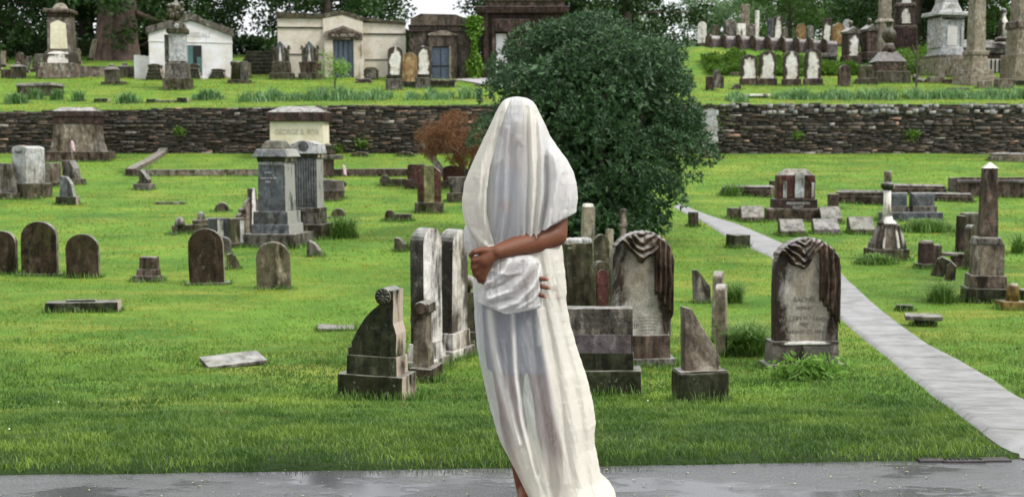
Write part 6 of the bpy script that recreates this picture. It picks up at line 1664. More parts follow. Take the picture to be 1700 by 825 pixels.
# small leaning stones under the trees, upper left
for i, (px, w_, y0, d_, mat, top, lab) in enumerate([(4, 10, 90, 68, 'grey', 'flat', 'grey slab under the trees at the left edge'), (14, 7, 87, 70, 'tan', 'flat', 'thin upright post stone under the trees near the left edge'), (41, 14, 89, 70, 'brown', 'round', 'round dark slab under the trees left of the tall finial monument'),
      (50, 9, 96, 66, 'grey', 'flat', 'small pale leaning slab under the trees'), (66, 14, 92, 67, 'grey', 'flat', 'pale tilted slab under the trees beside the tall finial monument'), (136, 10, 83, 72, 'tan', 'round', 'low tan stub under the trees right of the tall finial monument'), (158, 9, 68, 74, 'tan', 'flat', 'leaning brown slab against the great trunk')]):
    x = (px - 850) / F * d_; z = float(ground(x, d_)); m = d_ / F
    o = bpy.data.objects.new('leaning_headstone', None); C.objects.link(o); o.location = (x, d_, z)
    tag(o, lab, 'gravestone')
    t = T.__new__(T); t.root = o; t.m = m; t.px = px; t.py = 245 - (z - CAMZ) / m
    t.slab('tablet', px - w_ / 2, px + w_ / 2, min(y0, t.py - 10), t.py - 2, 5, mat, top, lean=(.25 if i in (3, 4, 6) else 0)); t.box('base', px - w_ / 2 - 2, px + w_ / 2 + 2, t.py - 4, t.py, 8, 'mossy_dark')

# ---------------------------------------------------------------- storm drain
gr = bpy.data.objects.new('storm_drain', None); C.objects.link(gr)
x0, y0, _ = at(1590, 773)
gr.location = (onplane(1590, 773, 5.72).x, 5.70, 0); gr.rotation_euler = (0, 0, math.radians(1.5)); gr.scale = (.46, .8, 1); tag(gr, 'rusty iron storm drain grate set in the road edge at the right', 'storm drain')
bm = bmesh.new()
for yy in (-.052, .052): fr(bm, 0.02, yy, -.03, .010, .42, .022, bev=.003)
for xx in (-.19, .23): fr(bm, xx, 0, -.03, .010, .022, .126, bev=.003)
bmo('frame', bm, M['iron'], gr)
for k in range(6):
    bm = bmesh.new(); fr(bm, -.125 + k * .042 + (.0 if k else -.02), 0, -.03, .009, .022, .10, bev=.002); bmo('bar', bm, M['iron'], gr)
bm = bmesh.new(); fr(bm, 0.02, 0, .003, .0045, .40, .10, bev=0); bmo('pit', bm, M['black'], gr)
bm = bmesh.new(); fr(bm, -.32, .0, -.03, .011, .26, .10, bev=.004); bmo('lid', bm, M['iron'], gr)
bm = bmesh.new(); fr(bm, .38, .0, -.03, .009, .28, .09, bev=.004); bmo('lid', bm, M['iron'], gr)
# ---------------------------------------------------------------- bushes, trees, plants
M['bushleaf'] = leafmat('dark glossy bush leaves', (0.009, 0.028, 0.011), (0.078, 0.160, 0.060), 0.15, 0.52, 0.4)
M['treeleaf'] = leafmat('dark tree foliage', (0.012, 0.034, 0.008), (0.045, 0.100, 0.020), 0.3, 0.5, 0.3)
M['treelight'] = leafmat('light tree foliage', (0.05, 0.12, 0.020), (0.14, 0.26, 0.05), 0.35, 0.5, 0.3)
M['farleaf'] = leafmat('far tree foliage', (0.08, 0.15, 0.06), (0.18, 0.28, 0.13), 0.35, 0.6, 0.2)
M['maple'] = leafmat('rust red maple leaves', (0.07, 0.030, 0.014), (0.22, 0.10, 0.035), 0.35, 0.5, 0.3)
M['tuft'] = leafmat('long tufted grass', (0.04, 0.10, 0.014), (0.19, 0.32, 0.07), 0.3, 0.5, 0.3)
M['daffodil'] = leafmat('grey green bulb leaves', (0.05, 0.125, 0.04), (0.20, 0.34, 0.13), 0.3, 0.45, 0.3)
M['youngleaf'] = leafmat('fresh green leaves', (0.10, 0.22, 0.03), (0.24, 0.42, 0.08), 0.4, 0.5, 0.3)
M['hedgeleaf'] = leafmat('hedge leaves', (0.03, 0.085, 0.010), (0.12, 0.22, 0.02), 0.3, 0.5, 0.3)
M['ivyleaf'] = leafmat('ivy leaves', (0.06, 0.15, 0.015), (0.16, 0.30, 0.03), 0.3, 0.5, 0.3)

def leaves(P, N, ln, wd, r, droop=0.0, spread=0.9):
    """P centres, N outward directions -> pointed folded leaves (6 verts, 4 tris)"""
    n = len(P)
    D = N + spread * r.standard_normal((n, 3)); D[:, 2] -= droop
    D /= np.linalg.norm(D, axis=1, keepdims=True) + 1e-9
    A = np.cross(D, r.standard_normal((n, 3))); A /= np.linalg.norm(A, axis=1, keepdims=True) + 1e-9
    Nn = np.cross(D, A)
    L = ln * (0.6 + 0.7 * r.random((n, 1))); Wd = wd * (0.7 + 0.6 * r.random((n, 1)))
    a = P; b = P + D * L * 0.45 + A * Wd / 2 + Nn * Wd * 0.18; c = P + D * L * 0.45 - A * Wd / 2 + Nn * Wd * 0.18; m = P + D * L * 0.5; e = P + D * L - Nn * Wd * 0.1
    V = np.stack([a, b, m, c, e], 1).reshape(-1, 3)
    i = np.arange(n) * 5
    Fc = np.concatenate([np.stack([i, i + 1, i + 2], 1), np.stack([i, i + 2, i + 3], 1), np.stack([i + 2, i + 1, i + 4], 1), np.stack([i + 2, i + 4, i + 3], 1)])
    return V, Fc

def clumps(cs, per, r, shell=0.55):
    """cs: (x,y,z,rad) clump spheres -> points near their surface with outward normals"""
    P = []; N = []
    for (x, y, z, R) in cs:
        k = max(3, int(per * R * R))
        d = r.standard_normal((k, 3)); d /= np.linalg.norm(d, axis=1, keepdims=True)
        rad = R * (shell + (1 - shell) * r.random((k, 1)) ** 0.5)
        P.append(np.array([x, y, z]) + d * rad * np.array([1, 1, 0.8])); N.append(d)
    return np.concatenate(P), np.concatenate(N)

# --- the big bush beside the figure: rosettes of pointed leaves on lumpy masses
r = np.random.default_rng(5)
bx, by, bz = at(985, 398); by = 25.6; bx = (978 - 850) / F * by; bz = float(ground(bx, by))
bush = bpy.data.objects.new('bush', None); C.objects.link(bush); bush.location = (bx, by, bz)
tag(bush, 'huge dark green round bush towering behind the veiled figure', 'bush')
mb = by / F
prof = np.array([(0.0, 0.60), (0.06, 0.76), (0.15, 0.88), (0.3, 0.97), (0.45, 1.0), (0.65, 0.97), (0.78, 0.86), (0.88, 0.70), (0.95, 0.42), (1.0, 0.10)])
HB = (245 - 40) * mb + CAMZ - bz; RB = 181 * mb
nc = 210
zf = r.random(nc) ** 0.9; an = r.random(nc) * 2 * np.pi
Rr = np.interp(zf, prof[:, 0], prof[:, 1]) * RB * (0.74 + 0.13 * r.random(nc) + 0.06 * fnoise(an * 1.6, zf * 4.5, 8, 2)) * (1 + 0.07 * np.sin(3 * an + 7 * zf) + 0.06 * np.sin(7 * an - 11 * zf))
cs = [(Rr[i] * math.cos(an[i]), Rr[i] * math.sin(an[i]) * 0.85, 0.15 + zf[i] * (HB - 0.35), 0.34 + 0.36 * r.random()) for i in range(nc)]
cs = [(x, y, z, R) for (x, y, z, R), a_, z_ in zip(cs, an, zf) if not (y > 1.6 * 0.9) and fnoise(a_ * 2.2, z_ * 6.0, 19, 2) > -0.30]
# every clump becomes a set of leaf rosettes
P, N = clumps(cs, 520, r, 0.86)
out = P - np.array([0, 0, HB * 0.45]); out /= np.linalg.norm(out, axis=1, keepdims=True)
keep = ((N * out).sum(1) > -0.05) & (N[:, 2] > -0.30 + 0.2 * r.random(len(N)))
P, N = P[keep], N[keep]
q = 7
P2 = np.repeat(P, q, 0); N2 = np.repeat(N * 0.7 + np.array([0, 0, 0.25]), q, 0)
V, Fc = leaves(P2, N2, 0.115, 0.030, r, droop=0.25, spread=0.75)
link('foliage', mesh_np('foliage', V, Fc), M['bushleaf'], bush)
Vt, Ft = join_np([tube_np([(0.3 * math.cos(a), 0.3 * math.sin(a), -.2), (0.9 * math.cos(a), 0.8 * math.sin(a), 1.4), (1.5 * math.cos(a), 1.3 * math.sin(a), 3.2)], [.12, .08, .03]) for a in np.arange(0, 6.2, .7)])
link('trunk', mesh_np('trunk', Vt, Ft, True), M['bark'], bush)
# dark inner mass of twigs and old leaves keeps the far side from showing through
P, N = clumps([(RB * 0.45 * math.cos(a) * k, RB * 0.42 * math.sin(a) * k, HB * h, 0.8) for a in np.arange(0, 6.2, .8) for k in (.4, 1) for h in (.15, .35, .55, .70)], 520, r, 0.3)
V, Fc = leaves(P, N, 0.20, 0.09, r)
link('inner_foliage', mesh_np('inner', V, Fc), M['bushleaf'], bush)

# --- red maple left of the bush
r = np.random.default_rng(6)
t = T('maple_tree', 'small rust red laceleaf maple leaning over the red headstones', 'tree', 772, 312, 0)
Vt, Ft = join_np([tube_np([(t.X(776), 0, -.1), (t.X(772), .1, t.Zc(285)), (t.X(757), .1, t.Zc(258)), (t.X(745), 0, t.Zc(235))], [.13, .10, .07, .03]),
                  tube_np([(t.X(776), 0, t.Zc(300)), (t.X(786), 0, t.Zc(262)), (t.X(790), 0, t.Zc(225))], [.10, .06, .03]),
                  tube_np([(t.X(770), 0, t.Zc(278)), (t.X(760), -.2, t.Zc(252)), (t.X(722), -.2, t.Zc(235))], [.06, .04, .02])])
link('trunk', mesh_np('trunk', Vt, Ft, True), M['bark'], t.root)
Vt, Ft = join_np([tube_np([(t.X(738), .3, t.Zc(292)), (t.X(728), .3, t.Zc(277)), (t.X(714), .3, t.Zc(258)), (t.X(700), .4, t.Zc(236))], [.12, .11, .10, .06])])
link('pale_limb', mesh_np('limb', Vt, Ft, True), M['bark_pale'], t.root)
cs = []
for (px, py, R, nn) in ((716, 226, 13, 8), (735, 200, 15, 10), (755, 190, 14, 9), (778, 205, 17, 10), (752, 222, 20, 12), (785, 232, 16, 9), (728, 238, 13, 7), (765, 244, 16, 9), (800, 215, 16, 7), (706, 216, 8, 4), (745, 212, 16, 8)):
    for k in range(nn): cs.append((t.X(px + r.normal() * R * .8), r.normal() * .6, t.Zc(py + 13 + r.normal() * R * .5), .16 + .15 * r.random()))
P, N = clumps(cs, 2700, r, .3); P[:, 2] = P[:, 2] + 0.0
V, Fc = leaves(P, N * .4 + np.array([0, 0, -.3]), .085, .022, r, droop=.3)
link('foliage', mesh_np('maple_foliage', V, Fc), M['maple'], t.root)

# --- tufts and plants
def tuft(name, label, cat, px, py, w_, h_, n, mat='tuft', wd=.012, seed=0, lean=.5, group=None, blades=True):
    r = np.random.default_rng(seed + 100)
    t = T(name, label, cat, px, py, 0, group)
    wm, hm = w_ * t.m, h_ * t.m
    o3 = r.standard_normal((n, 2)) * np.array([wm * .22, min(wm, 1.2) * .16])
    hh = hm * (.25 + .85 * r.random(n)) * np.exp(-(o3[:, 0] / (wm * .5)) ** 2); a = r.random(n) * 6.283; ln = hh * (lean + .45) * (r.random(n) ** .7) * 1.3
    B = np.stack([o3[:, 0], o3[:, 1], -.04 + 0 * hh], 1); S = np.stack([np.cos(a + 1.57), np.sin(a + 1.57), 0 * a], 1) * wd / 2
    D = np.stack([np.cos(a), np.sin(a), 0 * a], 1)
    m1 = B + D * (ln * .25)[:, None] + np.array([0, 0, 1]) * (hh * .55)[:, None]; m2 = B + D * (ln * .6)[:, None] + np.array([0, 0, 1]) * (hh * .9)[:, None]
    tp = B + D * (ln * 1.25)[:, None] + np.array([0, 0, 1]) * (hh * (1.0 - .25 * lean))[:, None]
    V = np.stack([B - S, B + S, m1 - S, m1 + S, m2 - S * .7, m2 + S * .7, tp], 1).reshape(-1, 3); i = np.arange(n) * 7
    Fc = np.concatenate([np.stack([i + a_, i + b_, i + c_], 1) for a_, b_, c_ in ((0, 1, 3), (0, 3, 2), (2, 3, 5), (2, 5, 4), (4, 5, 6))])
    link('leaves', mesh_np(name, V, Fc), M[mat], t.root)
    return t
GG = 'tufts of long grass'
for i, (px, py, w_, h_, n, lab) in enumerate([(1241, 590, 62, 68, 1500, 'large clump of long grass left of the Rachel headstone'), (1219, 503, 24, 46, 500, 'tall thin grass clump behind the narrow edge-on slabs'), (571, 395, 44, 42, 700, 'grass clump right of the farther grey monument'), (674, 416, 22, 20, 200, 'small grass clump beside the small mossy marker'),
                                         (1563, 502, 48, 44, 800, 'grass clump in front of the leaning broken slabs'), (1455, 438, 84, 22, 900, 'low leafy clump round the foot of the bell-based column'), (1540, 384, 120, 26, 1300, 'long grass in front of the twin granite stones'), (1002, 470, 22, 40, 260, 'grass blades growing behind the centre draped headstone'),
                                         (1425, 388, 42, 14, 300, 'leafy clump at the foot of the farthest right slant marker'), (1690, 420, 20, 40, 200, 'tall weeds at the right edge behind the obelisk'), (1305, 392, 30, 12, 240, 'low yellowish clump at the foot of the streaked slant marker'), (712, 353, 36, 14, 260, 'low green growth at the foot of the moss-striped red headstone'),
                                         (1215, 325, 44, 26, 400, 'bluish leaf clump at the left end of the low ledger tomb'), (300, 221, 20, 16, 160, 'fern tuft growing from the left stone wall'), (945, 650, 10, 22, 26, 'few blades of grass at the foot of the dark inscribed block')]):
    if i == 13: continue
    tuft('grass_tuft', lab, 'grass tuft', px, py, w_, h_, n, seed=i, wd=.010 if py > 480 else .018, group=GG)
# untrimmed grass round the feet of the stones
r = np.random.default_rng(404)
bpy.context.view_layer.update()
Bs = []
for o in list(C.objects):
    if o.type != 'MESH' or o.parent is None or o.parent.get('category') not in ('gravestone', 'monument', 'obelisk', 'tomb', 'grave marker', 'stone block', 'stone post', 'grave', 'pedestal', 'kerb', 'grave block', 'stone fragment', 'ledger stone'): continue
    n_ = len(o.data.vertices); co = np.empty(n_ * 3, dtype=np.float32); o.data.vertices.foreach_get('co', co); co = co.reshape(-1, 3)
    if co[:, 2].min() > -0.02: continue
    low = co[co[:, 2] < 0.12]
    if len(low) < 3: continue
    x0, x1, y0, y1 = low[:, 0].min(), low[:, 0].max(), low[:, 1].min(), low[:, 1].max()
    M4 = np.array(o.parent.matrix_world)
    D_ = float(M4[1, 3])
    if D_ > 66: continue
    dn = 260 if D_ < 14 else (150 if D_ < 30 else 60)
    for (ax, ay, bx_, by_) in ((x0, y0, x1, y0), (x1, y0, x1, y1), (x0, y0, x0, y1)):
        L_ = math.hypot(bx_ - ax, by_ - ay); k = int(L_ * dn) + 1
        u = r.random(k); nx_, ny_ = (by_ - ay) / (L_ + 1e-6), -(bx_ - ax) / (L_ + 1e-6)
        if (ax, bx_) == (x0, x0): nx_, ny_ = -1, 0
        off_ = 0.008 + np.abs(r.normal(size=k)) * 0.022 * max(1, D_ / 14)
        lx = ax + (bx_ - ax) * u + nx_ * off_; ly = ay + (by_ - ay) * u + ny_ * off_
        wx = M4[0, 0] * lx + M4[0, 1] * ly + M4[0, 3]; wy = M4[1, 0] * lx + M4[1, 1] * ly + M4[1, 3]
        Bs.append(np.stack([wx, wy, np.full(k, D_)], 1))
Bs = np.concatenate(Bs); n = len(Bs)
x, y, dd_ = Bs.T; z = ground(x, y) - .004
hh = (.045 + .075 * r.random(n) ** 2) * (1 + .5 * fnoise(x * 3, y * 3, 9, 2)); a = r.random(n) * 6.283; ln = hh * .7 * r.random(n); wv = np.clip(.0055 * dd_ / 9, .0055, .03)
B = np.stack([x, y, z], 1); S = np.stack([np.cos(a + 1.57) * wv / 2, np.sin(a + 1.57) * wv / 2, 0 * a], 1); tp = B + np.stack([np.cos(a) * ln, np.sin(a) * ln, hh], 1)
m_ = B + np.stack([np.cos(a) * ln * .3, np.sin(a) * ln * .3, hh * .6], 1)
V = np.stack([B - S, B + S, m_ + S * .8, m_ - S * .8, tp], 1).reshape(-1, 3); i = np.arange(n) * 5
tag(link('grass', mesh_np('grass', V, np.concatenate([np.stack([i, i + 1, i + 2], 1), np.stack([i, i + 2, i + 3], 1), np.stack([i + 3, i + 2, i + 4], 1)])), M['tuft']), 'longer untrimmed grass round the feet of the gravestones', 'grass', kind='stuff')
# leafy plant in front of the right draped stone
r = np.random.default_rng(12)
t = tuft('leafy_plant', 'leafy daylily plant growing at the foot of the Rachel headstone', 'plant', 1340, 630, 100, 34, 150, 'tuft', .024, 50, 1.1)
n = 700
P = np.stack([r.normal(size=n) * 27 * t.m, r.normal(size=n) * 7 * t.m - .02, np.abs(r.normal(size=n)) * 14 * t.m + .02], 1)
P[:, 2] = np.minimum(P[:, 2], .24 - np.abs(P[:, 0]) * .2)
V, Fc = leaves(P, np.tile([0, -.2, .5], (n, 1)), .085, .03, r, droop=.2)
link('broad_leaves', mesh_np('broad', V, Fc), M['youngleaf'], t.root)
t = tuft('arching_weed', 'single long arching weed stem before the dark inscribed block', 'weed', 1000, 652, 16, 60, 14, 'tuft', .008, 51, .5)

# daffodil leaves along the terrace
GD = 'clumps of daffodil leaves on the terrace'
dl = [(28, 172, 44), (60, 165, 30), (96, 166, 24), (131, 168, 26), (213, 172, 42), (347, 166, 58)]
labs = ['at the left edge', 'before the flat box tomb', 'right of the flat box tomb', 'between the box tomb and the capped posts', 'left of the urn monument', 'right of the urn monument']
for i, ((px, py, w_), lb) in enumerate(zip(dl, labs)):
    tuft('daffodil_clump', 'clump of grey green daffodil leaves ' + lb, 'daffodils', px, py, w_, 21, int(w_ * 9), 'daffodil', .035, 200 + i, .45, GD)
def band(x0, x1, py, h_, dens_, seed, lab, skip=()):
    r = np.random.default_rng(seed)
    parts = []
    root = bpy.data.objects.new('daffodil_bed', None); C.objects.link(root)
    cx, cy, cz = at((x0 + x1) / 2, py); root.location = (cx, cy, cz); tag(root, lab, 'daffodils', kind='stuff')
    n = int((x1 - x0) * dens_); Vs = []
    px = x0 + (x1 - x0) * r.random(n)
    keep = fnoise(px / 14, 0 * px, seed, 2) > -.28
    px = px[keep]; n = len(px)
    y = cy + r.normal(size=n) * .5; x = (px - 850) / F * cy
    z = ground(x, y); hh = h_ * cy / F * (.3 + .8 * r.random(n)) * (1 + .8 * fnoise(px / 11, 0 * px, seed + 3, 2)); a = r.random(n) * 6.283; ln = hh * .8 * r.random(n)
    B = np.stack([x - cx, y - cy, z - cz - .04], 1); S = np.stack([np.cos(a + 1.57), np.sin(a + 1.57), 0 * a], 1) * .018; D = np.stack([np.cos(a), np.sin(a), 0 * a], 1)
    m1 = B + D * (ln * .3)[:, None] + np.array([0, 0, 1]) * (hh * .6)[:, None]; tp = B + D * (ln * 1.4)[:, None] + np.array([0, 0, 1]) * (hh * .95)[:, None]
    V = np.stack([B - S, B + S, m1 - S, m1 + S, tp], 1).reshape(-1, 3); i = np.arange(n) * 5
    Fc = np.concatenate([np.stack([i + a_, i + b_, i + c_], 1) for a_, b_, c_ in ((0, 1, 3), (0, 3, 2), (2, 3, 4))])
    o = link('leaves', mesh_np('bed', V, Fc), M['daffodil'], root)
band(405, 800, 165, 19, 16, 61, 'long bed of daffodil leaves along the left terrace edge')
band(1275, 1730, 164, 18, 16, 62, 'long bed of daffodil leaves along the right terrace edge')
band(1180, 1232, 168, 16, 16, 63, 'short bed of leaves at the foot of the bush edge on the terrace')

# hedge and ground cover on the right bank
def cover(name, label, pts, n, sz, mat, seed, cat='hedge', hgt=.35):
    r = np.random.default_rng(seed)
    a = np.array([at(*p)[:2] for p in pts]) if not isinstance(pts[0], Vector) else np.array([(p.x, p.y) for p in pts])
    lo, hi = a.min(0), a.max(0)
    x = lo[0] + (hi[0] - lo[0]) * r.random(n); y = lo[1] + (hi[1] - lo[1]) * r.random(n)
    k = in_poly(x, y, a); x, y = x[k], y[k]
    lump = np.clip(.5 + fnoise(x * .9, y * .9, seed, 3), .05, 1.3)
    z = ground(x, y) + hgt * lump * (r.random(len(x)) ** .35)
    root = bpy.data.objects.new(name, None); C.objects.link(root); c = a.mean(0); root.location = (c[0], c[1], float(ground(c[0], c[1]))); tag(root, label, cat)
    P = np.stack([x, y, z], 1) - np.array(root.location)
    V, Fc = leaves(P, np.tile([0, -.4, .7], (len(P), 1)), sz, sz * .6, r)
    link('foliage', mesh_np(name, V, Fc), M[mat], root)
cover('hedge', 'dark leafy hedge on the bank behind the four white slabs', [Vector((10.6, 63.6, 0)), Vector((20.5, 63.6, 0)), Vector((20.8, 66.6, 0)), Vector((10.4, 67.2, 0))], 26000, .16, 'hedgeleaf', 3, hgt=.75)
cover('ground_cover', 'green leafy ground cover on the bank left of the grand monument', [Vector((20.5, 64.5, 0)), Vector((24.5, 64.5, 0)), Vector((24.5, 68.0, 0)), Vector((20.5, 68.0, 0))], 9000, .14, 'ivyleaf', 4, 'ground cover', .6)
cover('ground_cover', 'low green plants between the tan columns at the right edge', [Vector((27.0, 62.0, 0)), Vector((29.5, 62.0, 0)), Vector((29.5, 64.0, 0)), Vector((27.0, 64.0, 0))], 2500, .13, 'ivyleaf', 5, 'ground cover', .8)
# ivy between third and dark mausoleum
r = np.random.default_rng(31)
t = T('ivy', 'bright green ivy hanging in the gap beside the very dark mausoleum', 'ivy', 788, 131, 0)
n = 2600; u = r.random(n)
P = np.stack([t.X(788 + r.normal(size=n) * (4 + 3 * np.sin(u * 9))), -.25 + r.normal(size=n) * .12, t.Zc(131 - 100 * u)], 1)
V, Fc = leaves(P, np.tile([0, -1, 0], (n, 1)), .15, .12, r, .3)
link('leaves', mesh_np('ivy', V, Fc), M['ivyleaf'], t.root)
# wall plants
for i, (px, py, s_) in enumerate(((298, 217, 10), (560, 247, 14), (600, 238, 12), (1325, 224, 8), (1515, 222, 12), (1185, 195, 22))):
    p = onplane(px, py, 45.93)
    o = bpy.data.objects.new('wall_fern', None); C.objects.link(o); o.location = p
    tag(o, ['fern growing from the left wall above the long kerb', 'green fern low on the wall beside the cream block monument', 'second fern on the wall right of the cream block monument', 'small fern on the right wall behind the red monument', 'fern high on the right wall above the bell-based column', 'climbing greenery on the stone pier at the edge of the bush'][i], 'fern', 'ferns growing from the stone wall')
    n = 160; P = np.stack([r.normal(size=n) * s_ * .012, -np.abs(r.normal(size=n)) * .06, r.normal(size=n) * s_ * .008 * (2.2 if i == 5 else 1)], 1)
    V, Fc = leaves(P, np.tile([0, -.8, 0], (n, 1)), .10, .04, r, .3); link('fronds', mesh_np('fern', V, Fc), M['ivyleaf'], o)

# young tree and rose tree
def sapling(name, label, px, py, ptop, w_, mat, n, seed, barkm='bark'):
    r = np.random.default_rng(seed); t = T(name, label, 'tree', px, py, 0)
    segs = [tube_np([(0, 0, -.1), (.03, 0, t.Zc((py + ptop) / 2)), (0, 0, t.Zc(ptop + 6))], [.05, .035, .015])]
    cs = []
    for k in range(16):
        a = r.random() * 6.28; h = .25 + .7 * r.random(); L = w_ * t.m * .5 * (1.05 - .5 * abs(h - .5))
        zb = t.Zc(py - (py - ptop) * h * .75); e = (math.cos(a) * L, math.sin(a) * L * .8, t.Zc(py - (py - ptop) * h))
        segs.append(tube_np([(0, 0, zb), (e[0] * .5, e[1] * .5, (zb + e[2]) / 2 + .05), e], [.02, .014, .006], 5))
        for q in (.45, .75, 1.0): cs.append((e[0] * q, e[1] * q, zb + (e[2] - zb) * q, .16 + .12 * r.random()))
    Vt, Ft = join_np(segs); link('trunk', mesh_np('trunk', Vt, Ft, True), M[barkm], t.root)
    P, N = clumps(cs, n / 3, r, .2); V, Fc = leaves(P, N * .5, .14, .05, r, .2)
    link('crown', mesh_np('crown', V, Fc), M[mat], t.root)
sapling('young_tree', 'young bright green tree in front of the blue mausoleum door', 556, 147, 84, 42, 'youngleaf', 900, 71)
sapling('rose_tree', 'thin rose tree with few reddish green leaves before the grand monument', 1521, 146, 62, 46, 'hedgeleaf', 260, 72)
# pale fallen branches caught in it
# ---------------------------------------------------------------- large trees
def big_tree_mesh(seed, ht, rad, mat, leaf, nleaf, trunk_r, bare, barkm, lowlimb=.25, squash=1.0):
    """returns (crown mesh, trunk mesh)"""
    r = np.random.default_rng(seed)
    segs = []; tips = []
    tr = [(0, 0, -.5), (.1, .05, ht * .12), (.15 * r.normal(), .15 * r.normal(), ht * .45), (.3 * r.normal(), .3 * r.normal(), ht * .85)]
    if trunk_r > 1:
        tr = [(0, 0, -.5), (0, 0, .5), (.05, 0, 1.4), (.1, .05, 3.2), (.1, .1, 6), (0.2, .2, ht * .85)]
        Vt, Ft = tube_np(tr, [trunk_r * q for q in (1.5, 1.28, 1.1, 1.0, .9, .15)], 64)
        for i_, v in enumerate(Vt):
            a = 2 * math.pi * (i_ % 64) / 64; c_ = Vector(tr[i_ // 64]); fl = 1 + .13 * math.sin(5 * a + 1) + .08 * math.sin(11 * a + .3 * i_ / 64) + .04 * math.sin(23 * a)
            Vt[i_] = c_ + (v - c_) * fl
        segs.append((Vt, Ft))
    else: segs.append(tube_np(tr, [trunk_r * 1.45, trunk_r, trunk_r * .7, trunk_r * .15], 12))
    nl = 26
    for k in range(nl):
        h = lowlimb + (0.9 - lowlimb) * (k / nl) ** 0.9; a = k * 2.4 + r.random()
        L = rad * (1.0 - .55 * ((h - .45) / .6) ** 2) * (.7 + .4 * r.random())
        z0 = ht * h * .8; e = np.array([math.cos(a) * L, math.sin(a) * L, ht * h + (0.1 if h > .4 else -.12) * ht * r.random()])
        m1 = np.array([e[0] * .45, e[1] * .45, z0 + (e[2] - z0) * .7])
        segs.append(tube_np([(0, 0, z0), tuple(m1), tuple(e)], [trunk_r * .3 * (1.1 - h), trunk_r * .16, .03], 6))
        for q in (.35, .55, .75, .95, 1.05):
            c = (np.array([0, 0, z0]) * (1 - q) + e * q) + r.normal(size=3) * .35
            tips.append((c[0], c[1], c[2], rad * .13 * (.7 + .8 * r.random())))
            if r.random() < .7:
                c2 = c + r.normal(size=3) * rad * .16; tips.append((c2[0], c2[1], c2[2], rad * .11 * (.7 + .7 * r.random())))
    tot = sum(R * R for *_, R in tips)
    P, N = clumps(tips, nleaf / tot, r, .35)
    V, Fc = leaves(P, N * .5 + np.array([0, 0, -.1]), leaf, leaf * .55, r, .15)
    Vt, Ft = join_np(segs)
    cm = mesh_np('crown', V, Fc); cm.materials.append(M[mat]); tm = mesh_np('trunk', Vt, Ft, True); tm.materials.append(M[barkm])
    return cm, tm
def plant_tree(name, label, meshes, x, y, rz=0, sc=1.0, sx=1.0, group=None, dz=0):
    o = bpy.data.objects.new(name, None); C.objects.link(o); o.location = (x, y, float(ground(x, y)) - .1 + dz); o.rotation_euler = (0, 0, rz); o.scale = (sc * sx, sc * sx, sc)
    tag(o, label, 'tree', group)
    for nm, me in zip(('crown', 'trunk'), meshes):
        c = bpy.data.objects.new(nm, me); C.objects.link(c); c.parent = o
    return o
TA = big_tree_mesh(101, 15, 6.0, 'treeleaf', .34, 17000, .42, .2, 'bark', .12)
TB = big_tree_mesh(102, 17, 6.6, 'treeleaf', .36, 17000, .5, .2, 'bark', .10)
TL = big_tree_mesh(103, 14, 6.0, 'treelight', .34, 13000, .35, .2, 'bark', .22)
TF = big_tree_mesh(104, 11, 6.0, 'farleaf', .42, 12000, .35, .2, 'bark', .08)
GTt = 'dark trees behind the upper terrace'
spots = [(-38, 84, 0, 1.0, TA, 'dark leafy tree at the far upper left corner'), (-31.5, 90, 1, 1.05, TB, 'dark leafy tree behind the tall finial monument'), (-33, 76, 4.5, .9, TB, 'dark tree hanging low over the leaning slabs at the left edge'), (-26, 94, 2, 1.1, TA, 'dark tree just right of the tall finial monument'),
         (-25, 86, 3, 1.0, TB, 'dark tree behind the roof of the white mausoleum'), (-12.5, 83, 4, .98, TA, 'dark tree behind the left end of the stained mausoleum'), (-12.5, 94, 5, 1.0, TB, 'dark tree behind the middle of the stained mausoleum'),
         (0.6, 84, .6, .9, TA, 'dark tree behind the third mausoleum'), (2.4, 92, 1.7, 1.05, TB, 'dark tree behind the very dark mausoleum'), (8.2, 87, 2.9, .95, TA, 'dark tree rising above the big bush'),
         (27.5, 84, 5.2, 1.05, TB, 'dark tree behind the tall dark monument with the white panel'), (30.5, 90, .9, 1.05, TA, 'dark tree behind the grand monument')]
for i, (x, y, rz, sc, me, lab) in enumerate(spots): plant_tree('broadleaf_tree', lab, me, x, y, rz, sc, 1.0, GTt)
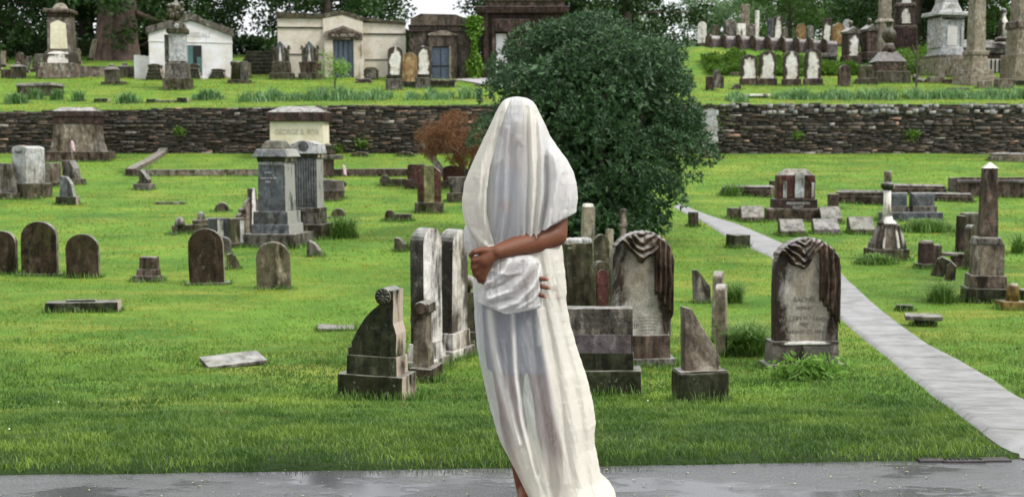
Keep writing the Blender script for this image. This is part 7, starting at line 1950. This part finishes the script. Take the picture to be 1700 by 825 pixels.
# the great trunk upper left
Gm = big_tree_mesh(105, 20, 6.5, 'treeleaf', .36, 15000, 1.05, .2, 'bark_red', .22)
plant_tree('great_tree', 'great old tree with a broad ridged red brown trunk at the upper left', Gm, -24.6, 75.5)
for i, (x, y, rz, sc, lab) in enumerate([(34.5, 80, 0, 1.0, 'mid green tree behind the slate-roofed mausoleum'), (38.5, 88, 2, 1.05, 'mid green tree at the upper right corner'), (21.8, 96, 1, .72, 'mid green tree above the white-faced slab at the end of the barrel tombs')]): plant_tree('broadleaf_tree', lab, TL, x, y, rz, sc, 1.0, 'mid green trees on the right')
for i, (x, y, rz, sc, lab) in enumerate([(19.5, 118, 0, .68, 'pale hazy tree far behind the first barrel tombs'), (27, 124, 2, .8, 'pale hazy tree far behind the middle barrel tombs'), (34, 122, 4, .9, 'pale hazy tree far behind the last barrel tombs'), (41, 128, 1, 1.2, 'pale hazy tree far behind the dark monument'), (12, 130, 5, .7, 'pale hazy tree far behind the right shoulder of the bush')]): plant_tree('broadleaf_tree', lab, TF, x, y, rz, sc, 1.15, 'distant pale trees')
# undergrowth closing the wood behind the mausoleums
def wood(lab, xa, xb, y, h0, n, seed, mat='treeleaf'):
    r = np.random.default_rng(seed); root = bpy.data.objects.new('undergrowth', None); C.objects.link(root); root.location = ((xa + xb) / 2, y, float(ground((xa + xb) / 2, y))); tag(root, lab, 'undergrowth', kind='stuff')
    x = xa + (xb - xa) * r.random(n); yy = y + r.normal(size=n) * 1.2; top = h0 * (.75 + .4 * fnoise(x / 4, x * 0, seed, 3))
    z = ground(x, yy) + top * r.random(n)
    P = np.stack([x, yy, z], 1) - np.array(root.location); V, Fc = leaves(P, np.tile([0, -.5, .2], (n, 1)), .42, .26, r)
    link('foliage', mesh_np('wood', V, Fc), M[mat], root)
wood('dark undergrowth closing the wood behind the left mausoleums', -42, 9, 100, 3.4, 20000, 91)
wood('dark undergrowth behind the dark monuments on the right', 27, 46, 98, 4.5, 9000, 92)
wood('pale hedgerow far behind the barrel tombs', 8, 36, 112, 2.4, 9000, 93, 'farleaf')
